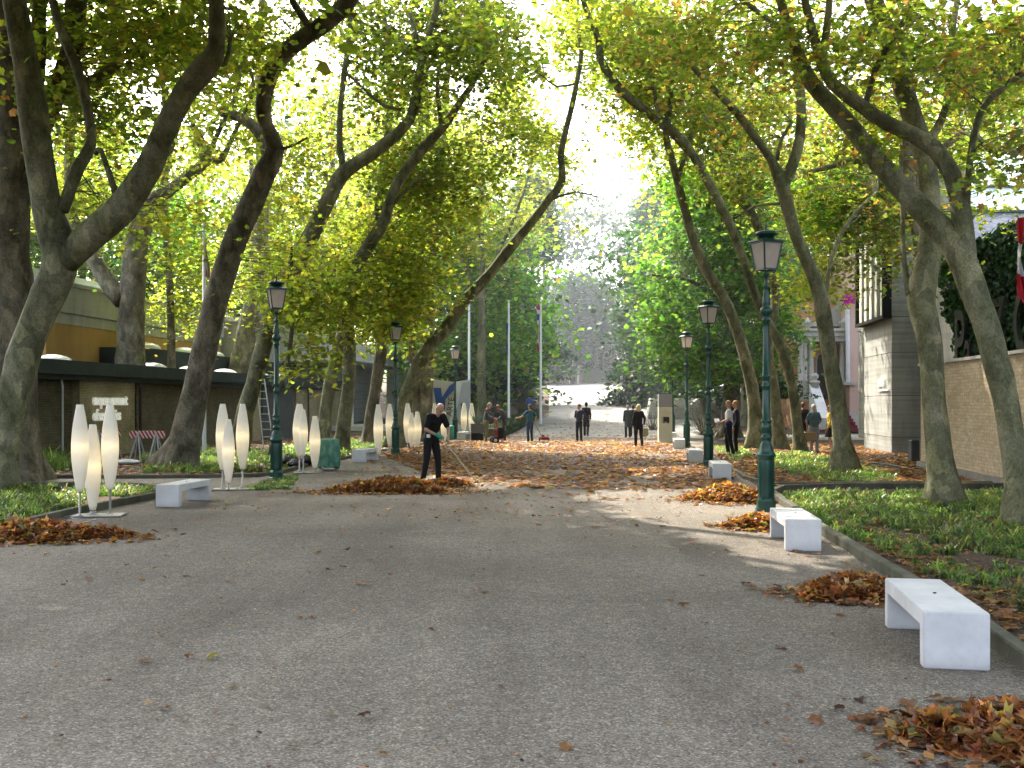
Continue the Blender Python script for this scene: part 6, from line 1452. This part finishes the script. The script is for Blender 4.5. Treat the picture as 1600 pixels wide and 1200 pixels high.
def person(label, px, py, H, yaw, pose={}, top=(.02, .02, .025), bottom=(.015, .015, .02), shoes=(.015, .013, .012), hair=(.06, .04, .025), hairlen=0, sleeves='long', coat=0, skirt=0, bulk=1.0, group='people in the avenue', extra=None, gloves=None, bare_legs=False, vox=.011, bald=False, stripe=False, female=False, d=None, collar=None, cap=None, skin=None):
    J = {k: Vector(v) for k, v in BASE.items()}
    J.update({k: Vector(v) for k, v in pose.items()})
    if female:
        for k in ('shL', 'shR'): J[k].x *= .9
    p = G(px, py) if d is None else Vector(((px-800)/F*d, d, zf(d)))
    s_ = H/1.75
    root = empty('person', label, 'person', p, R(yaw), group); root.scale = (s_, s_, s_)
    sk = skin or M_skin; B = bulk
    cc = lambda mb, a, b_, ra, rb, sq=(1, 1): cone_capsule(mb, J[a] if isinstance(a, str) else a, J[b_] if isinstance(b_, str) else b_, ra, rb, sq)
    hd = J['head']; nk = J['neck']; up = (hd-nk).normalized(); fw = Vector((0, 1, 0)); fw = (fw-up*fw.dot(up)).normalized()
    if 'look' in pose: fw = Vector(pose['look']); fw = (fw-up*fw.dot(up)).normalized()
    rt = fw.cross(up)
    # --- body
    mb = MB()
    cc(mb, 'pelvis', 'waist', .125*B, .115*B, (1.1, .8)); cc(mb, 'waist', 'chest', .115*B, .135*B, (1.12, .78)); cc(mb, 'chest', nk-up*.06, .13*B, .075, (1.15, .8))
    cc(mb, 'shL', 'shR', .06, .06); cc(mb, nk-up*.05, hd-up*.03, .056, .052)
    for s in 'LR':
        cc(mb, 'sh'+s, 'el'+s, .050, .039); cc(mb, 'el'+s, 'wr'+s, .038, .025)
        cc(mb, 'hi'+s, 'kn'+s, .080*B, .052); cc(mb, 'kn'+s, 'an'+s, .053, .036); cc(mb, 'an'+s, 'to'+s, .036, .026)
        # hand: palm, four fingers, thumb
        w_, h_ = J['wr'+s], J['ha'+s]; d_ = (h_-w_).normalized(); side = Vector((1, 0, 0)); side = (side-d_*side.dot(d_)).normalized(); nr = d_.cross(side); sg = -1 if s == 'L' else 1
        fwd = nr if nr.y > 0 else -nr
        cc(mb, w_, w_+d_*.075, .024, .034, (.55, 1.15) if abs(d_.z) > .5 else (1, .6))
        for k, q in enumerate((-.027, -.009, .009, .027)):
            f0 = w_+d_*.08+fwd*q; ln = (.060, .070, .066, .052)[k]; cl = -side*sg
            f1 = f0+d_*ln*.55+cl*.008; f2 = f1+d_*ln*.4+cl*.022
            cone_capsule(mb, f0, f1, .0095, .0088); cone_capsule(mb, f1, f2, .0088, .0075)
        t0 = w_+d_*.03+fwd*.028; cone_capsule(mb, t0, t0+d_*.035+fwd*.024, .013, .011); cone_capsule(mb, t0+d_*.035+fwd*.024, t0+d_*.062+fwd*.024-side*sg*.012, .011, .009)
    # head with jaw, nose, brow, ears
    cone_capsule(mb, hd-up*.02-fw*.012, hd+up*.035-fw*.015, .078, .082, (.92, 1.08)); cone_capsule(mb, hd-up*.03+fw*.02, hd-up*.085+fw*.045, .060, .036, (1, 1))
    cone_capsule(mb, hd+up*.012+fw*.082, hd-up*.030+fw*.104, .010, .015); cone_capsule(mb, hd+up*.022+fw*.07-rt*.032, hd+up*.022+fw*.07+rt*.032, .014, .014)
    cone_capsule(mb, hd-up*.062+fw*.082-rt*.018, hd-up*.062+fw*.082+rt*.018, .009, .009)
    for sg in (-1, 1): cone_capsule(mb, hd+up*.012+rt*sg*.082-fw*.01, hd-up*.03+rt*sg*.078-fw*.005, .018, .011, (.6, 1))
    fuse(mb, 'body', sk, root, vox*.72, 3)
    for sg in (-1, 1):
        e = MB(); e.ball(hd+fw*.081+rt*sg*.030+up*.000, (.010, .008, .006), 8, 6); e.build('eye', M_black, root)
    # --- hair
    hm = cloth_mat(hair, .6)
    if cap is not None:
        e = MB(); cone_capsule(e, hd+up*.045-fw*.01, hd+up*.07-fw*.01, .093, .085, (.95, 1.05)); cone_capsule(e, hd+up*.05+fw*.08-rt*.03, hd+up*.05+fw*.08+rt*.03, .03, .03, (1, .5)); fuse(e, 'cap', cloth_mat(cap), root, vox*.8, 2)
    if not bald:
        e = MB(); cone_capsule(e, hd+up*.02-fw*.03, hd+up*.045-fw*.018, .085, .086, (.95, 1.05))
        if hairlen:
            cone_capsule(e, hd+up*.0-fw*.05, hd-up*hairlen-fw*.055, .085, .07, (1.1, .7))
            for sg in (-1, 1): cone_capsule(e, hd+up*.03+rt*sg*.07, hd-up*hairlen*.9+rt*sg*.085-fw*.02, .035, .028)
        else:
            cone_capsule(e, hd-fw*.045, hd-up*.045-fw*.05, .075, .06, (1, .8))
        fuse(e, 'hair', hm, root, vox*.8, 3)
    # --- trousers / legs
    if not bare_legs:
        mb = MB(); cc(mb, 'pelvis', J['waist']-Vector((0, 0, .07)), .14*B, .130*B, (1.1, .82))
        for s in 'LR':
            cc(mb, 'hi'+s, 'kn'+s, .098*B, .070); a = J['an'+s]; cc(mb, 'kn'+s, a+(J['kn'+s]-a)*.02, .068, .058)
        fuse(mb, 'trousers', cloth_mat(bottom), root, vox, 4)
        if stripe:
            for s in 'LR':
                e = MB(); sg = -1 if s == 'L' else 1; e.tube([J['hi'+s]+Vector((sg*.095, 0, 0)), J['kn'+s]+Vector((sg*.07, 0, 0)), J['an'+s]+Vector((sg*.06, 0, .05))], .014, 6); e.build('side_stripe', M_white, root)
    if skirt:
        mb = MB(); c0 = J['waist']; mb.lathe([(.125, c0.z-.02), (.15, c0.z-.12), (.175, .80), (.19+skirt*.05, .93-skirt)], 20, (c0.x, c0.y, 0)); fuse(mb, 'skirt', cloth_mat(bottom), root, vox, 3)
    # --- top
    mb = MB(); lo = J['pelvis']-Vector((0, 0, -.03))
    cc(mb, lo, 'waist', .142*B, .132*B, (1.1, .84)); cc(mb, 'waist', 'chest', .132*B, .150*B, (1.12, .80)); cc(mb, 'chest', nk-up*.085, .138*B, .080, (1.12, .82)); cc(mb, 'shL', nk-up*.05, .066, .062); cc(mb, 'shR', nk-up*.05, .066, .062)
    if coat:
        c0 = J['pelvis']; mb.lathe([(.14*B, c0.z+.06), (.150*B, c0.z-.05), (.155*B+coat*.06, c0.z-coat)], 20, (c0.x, c0.y, 0))
    for s in 'LR':
        if sleeves == 'long': cc(mb, 'sh'+s, 'el'+s, .062, .052); cc(mb, 'el'+s, J['wr'+s].lerp(J['el'+s], .06), .053, .040)
        else: cc(mb, 'sh'+s, J['sh'+s].lerp(J['el'+s], .72), .070, .064)
    fuse(mb, 'coat' if coat else ('jacket' if sleeves == 'long' else 'shirt'), cloth_mat(top), root, vox, 4)
    if collar: e = MB(); e.tube([nk-up*.02+fw*.075, nk+rt*.075-up*.01, nk-fw*.07+up*.01, nk-rt*.075-up*.01, nk-up*.02+fw*.075], .022, 8); e.build('collar', cloth_mat(collar), root)
    # --- shoes
    for s in 'LR':
        e = MB(); a, t_ = J['an'+s], J['to'+s]; dn = Vector((0, 0, -.045)); cone_capsule(e, a+dn*.7-(t_-a)*.12, t_, .046, .038, (1, .8)); cone_capsule(e, a, a+dn*.6, .048, .05); fuse(e, 'shoe', cloth_mat(shoes, .5), root, vox*.8, 2)
    if gloves is not None:
        for s in gloves[0]:
            e = MB(); w_, h_ = J['wr'+s], J['ha'+s]; d_ = (h_-w_).normalized(); cone_capsule(e, w_-d_*.03, w_+d_*.07, .036, .042)
            sd = Vector((1, 0, 0)); fwd = d_.cross((sd-d_*sd.dot(d_)).normalized())
            for k in (-.03, -.01, .01, .03): cone_capsule(e, w_+d_*.08+fwd*k, w_+d_*.125+fwd*k*.9+Vector((0, .012, 0)), .013, .011)
            cone_capsule(e, w_+d_*.03+fwd*.03, w_+d_*.07+fwd*.05, .014, .012)
            fuse(e, 'glove', cloth_mat(gloves[1]), root, vox*.7, 2)
    return root, J, s_
def held(root, s_, local):
    """point in a person's frame -> world"""
    a = root.rotation_euler.z; v = Vector(local)*s_; return Vector((v.x*math.cos(a)-v.y*math.sin(a), v.x*math.sin(a)+v.y*math.cos(a), v.z))+Vector(root.location)

# the man raking: faces right and towards us, bent, head down, both hands on the handle
rk, J, s_ = person('bald man in a black T-shirt bending over a rake beside the long leaf pile', 674, 755, 1.80, 222,
    dict(waist=(0, .04, 1.07), chest=(0, .12, 1.27), neck=(0, .20, 1.42), head=(0, .29, 1.535), look=(.05, .6, -.55),
         shL=(-.18, .16, 1.385), shR=(.18, .16, 1.385), elL=(-.24, .26, 1.12), elR=(.28, .19, 1.11), wrL=(-.085, .455, .885), wrR=(.12, .36, 1.00), haL=(-.02, .51, .82), haR=(.06, .42, .95),
         knL=(-.13, .05, .49), knR=(.14, .02, .49), anL=(-.17, .02, .085), anR=(.17, -.06, .085), toL=(-.20, .17, .03), toR=(.21, .09, .03)),
    top=(.010, .010, .012), bottom=(.014, .014, .017), sleeves='short', bald=True, gloves=('R', (.02, .33, .24)), vox=.009, group='people in the avenue')
e = MB(); e.box((.135, .08, .98), (.04, .09, .07), bev=.008); e.build('work_badge', M_white, rk)
a_ = held(rk, s_, (.12, .37, 1.06)); b_ = held(rk, s_, (-.42, .95, .05))
rr = empty('rake', 'long wooden rake held by the bald man in black', 'rake', a_)
e = MB(); e.tube([Vector((0, 0, 0)), (b_-a_)], .014, 8); e.build('handle', mat_plain('ash_wood', (.48, .40, .28), .6), rr)
e = MB(); dd = (b_-a_); q = dd; sd = Vector((dd.y, -dd.x, 0)).normalized()
for k in range(-6, 7): e.tube([q*.94, q+sd*k*.035+Vector((0, 0, -.01)), q+sd*k*.038+Vector((.01, -.01, -.05))], .004, 5)
e.bar(q*.985-sd*.2, q*.985+sd*.2, .014); e.build('rake_head', M_green, rr)

# two men with the hand truck
person('man in a light cap and grey jacket, hands on the red hand truck', 760, 691, 1.74, -90,
    dict(chest=(0, .05, 1.29), neck=(0, .07, 1.46), head=(0, .13, 1.59), look=(0, 1, -.4), elL=(-.24, .10, 1.14), elR=(.24, .10, 1.14), wrL=(-.16, .34, 1.02), wrR=(.16, .34, 1.02), haL=(-.14, .42, 1.0), haR=(.14, .42, 1.0)),
    top=(.085, .085, .10), bottom=(.22, .20, .11), cap=(.42, .36, .30), hair=(.20, .16, .12), collar=(.5, .03, .03), bulk=1.08)
person('balding man in a dark jacket bending towards the hand truck, facing left', 788, 690, 1.72, 90,
    dict(waist=(0, .03, 1.08), chest=(0, .10, 1.28), neck=(0, .17, 1.43), head=(0, .27, 1.54), look=(0, 1, -.5), shL=(-.17, .13, 1.38), shR=(.17, .13, 1.38), elL=(-.23, .12, 1.10), elR=(.23, .16, 1.12), wrL=(-.20, .30, .97), wrR=(.18, .34, .99), haL=(-.19, .38, .96), haR=(.16, .42, .98)),
    top=(.05, .055, .065), bottom=(.065, .06, .055), hair=(.16, .10, .06), bulk=1.06)
p = G(776, 693); ht = empty('hand_truck', 'red hand truck with a black load and big wheels between two men', 'hand truck', p, R(-78))
red = mat_plain('red_paint', (.30, .02, .03), .45)
e = MB()
for sg in (-1, 1): e.tube([(sg*.2, 0, .16), (sg*.2, -.03, .9), (sg*.19, -.16, 1.08)], .02, 8)
for z in (.3, .6, .88): e.bar((-.2, -.01, z), (.2, -.01, z), .025)
e.build('frame', red, ht)
for sg in (-1, 1):
    e = MB(); e.tube([(sg*.25-.03, -.1, .15), (sg*.25+.03, -.1, .15)], .15, 20); e.build('tyre', M_black, ht)
    e = MB(); e.tube([(sg*.25-.035, -.1, .15), (sg*.25+.035, -.1, .15)], .07, 14); e.build('rim', M_steelw, ht)
e = MB(); e.box((0, .14, .45), (.34, .24, .5), bev=.03); e.build('load', M_black, ht)
e = MB(); e.box((0, .15, .17), (.38, .28, .03)); e.build('toe_plate', red, ht)
for sg in (-1, 1):
    e = MB(); e.tube([(sg*.19, -.16, 1.08), (sg*.19, -.28, 1.10)], .026, 8); e.build('grip', M_black, ht)

# worker in blue pulling the small red sweeper
wk, J, s_ = person('worker in a teal shirt and blue trousers with a red sweeper behind him', 828, 691, 1.66, 35,
    dict(look=(-.3, 1, -.1), shL=(-.17, 0, 1.40), elL=(-.33, .10, 1.20), wrL=(-.46, .26, 1.12), haL=(-.52, .32, 1.11), elR=(.30, -.08, 1.16), wrR=(.26, -.02, .92), haR=(.27, .03, .86)),
    top=(.03, .11, .16), bottom=(.03, .055, .12), sleeves='short', hair=(.14, .09, .05), collar=(.5, .5, .48))
p = G(850, 689); sw = empty('sweeper', 'small low red sweeper with a thin long handle', 'sweeper', p, R(15))
e = MB(); e.box((0, 0, .13), (.42, .3, .16), bev=.05); e.build('deck', red, sw)
for sx in (-1, 1):
    e = MB(); e.tube([(sx*.2, -.02, .06), (sx*.24, -.02, .06)], .06, 12); e.build('wheel', M_black, sw)
e = MB(); q = held(wk, s_, (.27, .03, .88))-Vector(sw.location); q.rotate(Matrix.Rotation(-R(15), 3, 'Z')); e.tube([(-.1, 0, .18), q*.55+Vector((0, 0, .03)), q], .014, 8); e.build('handle', mat_plain('yellow_green_handle', (.25, .26, .08), .5), sw)
e = MB(); e.box((-.06, 0, .23), (.14, .12, .07), bev=.015); e.build('motor', M_black, sw)
person('person in a bright blue shirt seen from behind, beside the hedge', 827, 657, 1.74, 0, dict(elL=(-.25, .05, 1.15), elR=(.25, .05, 1.15), wrL=(-.16, .2, 1.0), wrR=(.16, .2, 1.0), haL=(-.14, .26, .98), haR=(.14, .26, .98)),
    top=(.08, .20, .60), bottom=(.02, .035, .09), sleeves='short', hair=(.05, .03, .02), group='people in the avenue')
walk = dict(knL=(-.09, .16, .51), anL=(-.09, .20, .10), toL=(-.10, .36, .07), knR=(.09, -.03, .49), anR=(.09, -.30, .15), toR=(.10, -.20, .04))
person('youth in a dark tracksuit with white side stripes, hands behind the back', 905, 691, 1.68, 150, dict(elL=(-.26, -.12, 1.16), elR=(.26, -.12, 1.16), wrL=(-.12, -.2, .98), wrR=(.12, -.2, .98), haL=(-.06, -.22, .95), haR=(.06, -.22, .95), look=(.4, 1, 0)),
    top=(.035, .04, .07), bottom=(.03, .033, .055), stripe=True, hair=(.12, .05, .03), collar=(.5, .5, .5))
person('person in a long black coat walking away up the avenue', 916, 682, 1.74, -8, walk, top=(.014, .014, .018), bottom=(.012, .012, .015), hair=(.03, .02, .015), coat=.42)
person('grey-haired person in a long grey coat walking away beside the blonde woman', 981, 684, 1.62, 8, dict(head=(0, .06, 1.60)), top=(.075, .085, .09), bottom=(.03, .03, .035), hair=(.52, .50, .47), coat=.38, bulk=1.1)
person('second figure in dark trousers just behind the grey coat', 989, 682, 1.60, 5, {}, top=(.05, .055, .06), bottom=(.03, .03, .033), hair=(.10, .08, .06), coat=.3)
wm, J, s_ = person('blonde woman in a black jacket and boots carrying a yellow bag, stepping forward', 998, 699, 1.68, 2, dict(walk, elR=(.24, -.02, 1.14), wrR=(.22, .02, .92), haR=(.21, .03, .84)), top=(.016, .016, .018), bottom=(.02, .018, .02), hair=(.60, .45, .26), hairlen=.13, coat=.22, female=True)
q = held(wm, s_, (.24, .03, .80)); bg_ = empty('shoulder_bag', 'pale yellow bag hanging at the blonde woman\'s hip', 'bag', q, R(10))
e = MB(); e.box((0, 0, -.18), (.30, .12, .30), bev=.03); e.build('bag_body', cloth_mat((.40, .36, .18)), bg_)
e = MB(); e.tube([(-.12, 0, -.04), (-.07, 0, .03), (.07, 0, .03), (.12, 0, -.04)], .012, 6); e.build('strap', cloth_mat((.25, .2, .1)), bg_)
# fair-haired pair on the right
pw, J, s_ = person('fair-haired man in a white T-shirt with a dark jersey at the waist, holding a paper', 1139, 712, 1.80, 75, dict(look=(-.2, 1, -.15), elL=(-.24, .02, 1.14), elR=(.24, .02, 1.14), wrL=(-.14, .24, 1.05), wrR=(.14, .24, 1.07), haL=(-.10, .32, 1.06), haR=(.10, .32, 1.08), knR=(.10, .08, .49), anR=(.10, .02, .085), toR=(.11, .18, .03), knL=(-.1, -.04, .49), anL=(-.1, -.14, .09), toL=(-.11, .02, .03)),
    top=(.66, .64, .66), bottom=(.014, .014, .016), hair=(.40, .24, .11), sleeves='short')
q = held(pw, s_, (0, .37, 1.10)); pa = MB(); pa.box((0, 0, 0), (.16, .012, .20), M=Matrix.Rotation(R(-50), 4, 'X')); tag(pa.build('paper', M_white, None, q), 'folded white paper held by the man in the white T-shirt', 'paper')
e = MB(); cone_capsule(e, (-.1, 0, 1.0), (.1, 0, 1.0), .12, .12, (1, 1)); cone_capsule(e, (.08, .1, .98), (.1, .13, .74), .05, .035); fuse(e, 'tied_jersey', cloth_mat((.02, .025, .07)), pw, .012, 3)
person('fair-haired man in dark navy clothes just behind the man in white', 1150, 710, 1.80, 80, dict(look=(0, 1, -.1)), top=(.016, .02, .035), bottom=(.013, .013, .016), hair=(.36, .18, .08))
# group by the orange house
hb, J, s_ = person('white-haired woman in a blue-grey top seen from behind, straw bag on her arm', 1272, 708, 1.68, 0, dict(elL=(-.26, .06, 1.14), wrL=(-.20, .18, .98), haL=(-.18, .25, .98), elR=(.24, .02, 1.14), wrR=(.2, .16, 1.0), haR=(.18, .24, 1.0)), top=(.10, .17, .20), bottom=(.32, .33, .40), hair=(.55, .53, .50), sleeves='short', bulk=1.2, female=True, shoes=(.05, .05, .10))
q = held(hb, s_, (-.20, .0, .98)); bg_ = empty('straw_bag', 'square tan straw bag hanging behind the white-haired woman', 'bag', q-Vector((0, .16, 0)), 0)
e = MB(); e.box((0, 0, -.36), (.44, .14, .30), bev=.03); e.build('bag_body', mat_mottled('straw', (.34, .22, .12), (.48, .33, .20), 30, .8), bg_)
for sg in (-1, 1):
    e = MB(); e.tube([(-.10, sg*.05, -.22), (-.07, sg*.05, 0), (.07, sg*.05, 0), (.10, sg*.05, -.22)], .010, 6); e.build('handle', cloth_mat((.30, .2, .1)), bg_)
person('woman in a yellow cardigan and black skirt, partly behind the burnt plane trunk', 1297, 703, 1.62, 70, {}, top=(.60, .42, .03), bottom=(.012, .012, .014), hair=(.05, .03, .02), skirt=.42, bare_legs=True, female=True)
person('dark-clothed man beside the slim leaning trunk, left of the straw bag', 1255, 700, 1.76, -40, {}, top=(.025, .02, .02), bottom=(.02, .017, .017), hair=(.10, .05, .03))

# cows: black and white sculptures by the far steps
m, nt, b = nodes('cow_hide'); c = ramp(nt, noi(nt, coord(nt), 1.7, 2, .4), [(.0, (.75,.75,.75)), (.50, (.75,.75,.75)), (.53, (.02,.02,.02)), (1, (.02,.02,.02))]); nt.links.new(c, b.inputs['Base Color']); b.inputs['Roughness'].default_value = .5; M_cow = m
def cow(px, py, d, yaw, label, s=1.0):
    root = empty('cow_statue', label, 'statue', ((px-800)/F*d, d, zf(d)), R(yaw), 'black and white cow statues'); root.scale = (s, s, s)
    mb = MB(); c = lambda a, b_, ra, rb, sq=(1, 1): cone_capsule(mb, a, b_, ra, rb, sq)
    c((0, -.62, 1.12), (0, .0, 1.08), .31, .36); c((0, 0, 1.06), (0, .52, 1.10), .36, .31); c((0, .55, 1.18), (0, .92, 1.32), .24, .15); c((0, .95, 1.36), (0, 1.10, 1.24), .14, .12); c((0, 1.12, 1.22), (0, 1.30, 1.02), .12, .085)
    for sx in (-1, 1):
        c((sx*.19, .50, 1.0), (sx*.18, .50, .52), .13, .075); c((sx*.18, .50, .52), (sx*.18, .52, .10), .07, .05); c((sx*.18, .52, .08), (sx*.18, .57, .05), .065, .06)
        c((sx*.20, -.66, 1.05), (sx*.20, -.50, .62), .19, .10); c((sx*.20, -.50, .62), (sx*.20, -.72, .44), .09, .065); c((sx*.20, -.72, .44), (sx*.20, -.64, .10), .06, .05); c((sx*.20, -.64, .08), (sx*.20, -.59, .05), .065, .06)
        c((sx*.13, .98, 1.40), (sx*.27, .96, 1.36), .05, .035, (1, .6)); c((sx*.09, .98, 1.46), (sx*.15, 1.0, 1.58), .03, .015)
    c((0, -.92, 1.28), (0, -1.02, .62), .035, .025); c((0, -1.02, .62), (0, -1.02, .5), .05, .03); c((0, -.35, .78), (0, -.35, .70), .14, .10)
    fuse(mb, 'body', M_cow, root, .03, 4)
cow(885, 598, 119, 160, 'black and white cow statue left of the far steps')
cow(975, 598, 121, 185, 'black and white cow statue right of the far steps, half behind foliage')
p = G(987, 613); rc_ = empty('red_tarp', 'red cloth cover heaped at the foot of the right-hand cedar', 'cover', p)
mb = MB(); n = 16; vs = []
for i, (r, z) in enumerate([(.85, 0), (.75, .25), (.62, .7), (.42, 1.2), (.2, 1.55), (.02, 1.65)]):
    for j in range(n): a = 2*math.pi*j/n; q = r*(1+.14*math.sin(3*a+i)+.06*math.sin(7*a)); vs.append((q*math.cos(a), q*math.sin(a), z))
mb.add(vs, [(i*n+j, i*n+(j+1) % n, (i+1)*n+(j+1) % n, (i+1)*n+j) for i in range(5) for j in range(n)], 0, True); mb.build('cloth', fr_, rc_)
bake()
# ------------------------------------------------------------------ haze in the air of the far half of the avenue (world volume)
nt = w.node_tree; o_ = [n for n in nt.nodes if n.type == 'OUTPUT_WORLD'][0]
vs = N(nt, 'ShaderNodeVolumeScatter', Anisotropy=.35); vs.inputs['Color'].default_value = (.84, .93, 1, 1)
geo = nt.nodes.new('ShaderNodeTexCoord'); sp_ = nt.nodes.new('ShaderNodeSeparateXYZ'); nt.links.new(geo.outputs['Object'], sp_.inputs[0])
def mr(sock, a, b_, c_, d_):
    n = nt.nodes.new('ShaderNodeMapRange'); n.inputs[1].default_value = a; n.inputs[2].default_value = b_; n.inputs[3].default_value = c_; n.inputs[4].default_value = d_
    nt.links.new(sock, n.inputs[0]); return n.outputs[0]
def mul(a, b_):
    n = nt.nodes.new('ShaderNodeMath'); n.operation = 'MULTIPLY'; nt.links.new(a, n.inputs[0]); nt.links.new(b_, n.inputs[1]); return n.outputs[0]
dn = mul(mr(sp_.outputs[1], 24, 60, 0, HAZE), mr(sp_.outputs[2], 40, 46, 1, 0))
dn = mul(dn, mr(sp_.outputs[1], 190, 210, 1, 0))
nt.links.new(dn, vs.inputs['Density']); nt.links.new(vs.outputs[0], o_.inputs['Volume'])
w.cycles.volume_step_size = 10.0
cy.volume_bounces = 0; cy.transparent_max_bounces = 16; cy.volume_max_steps = 64
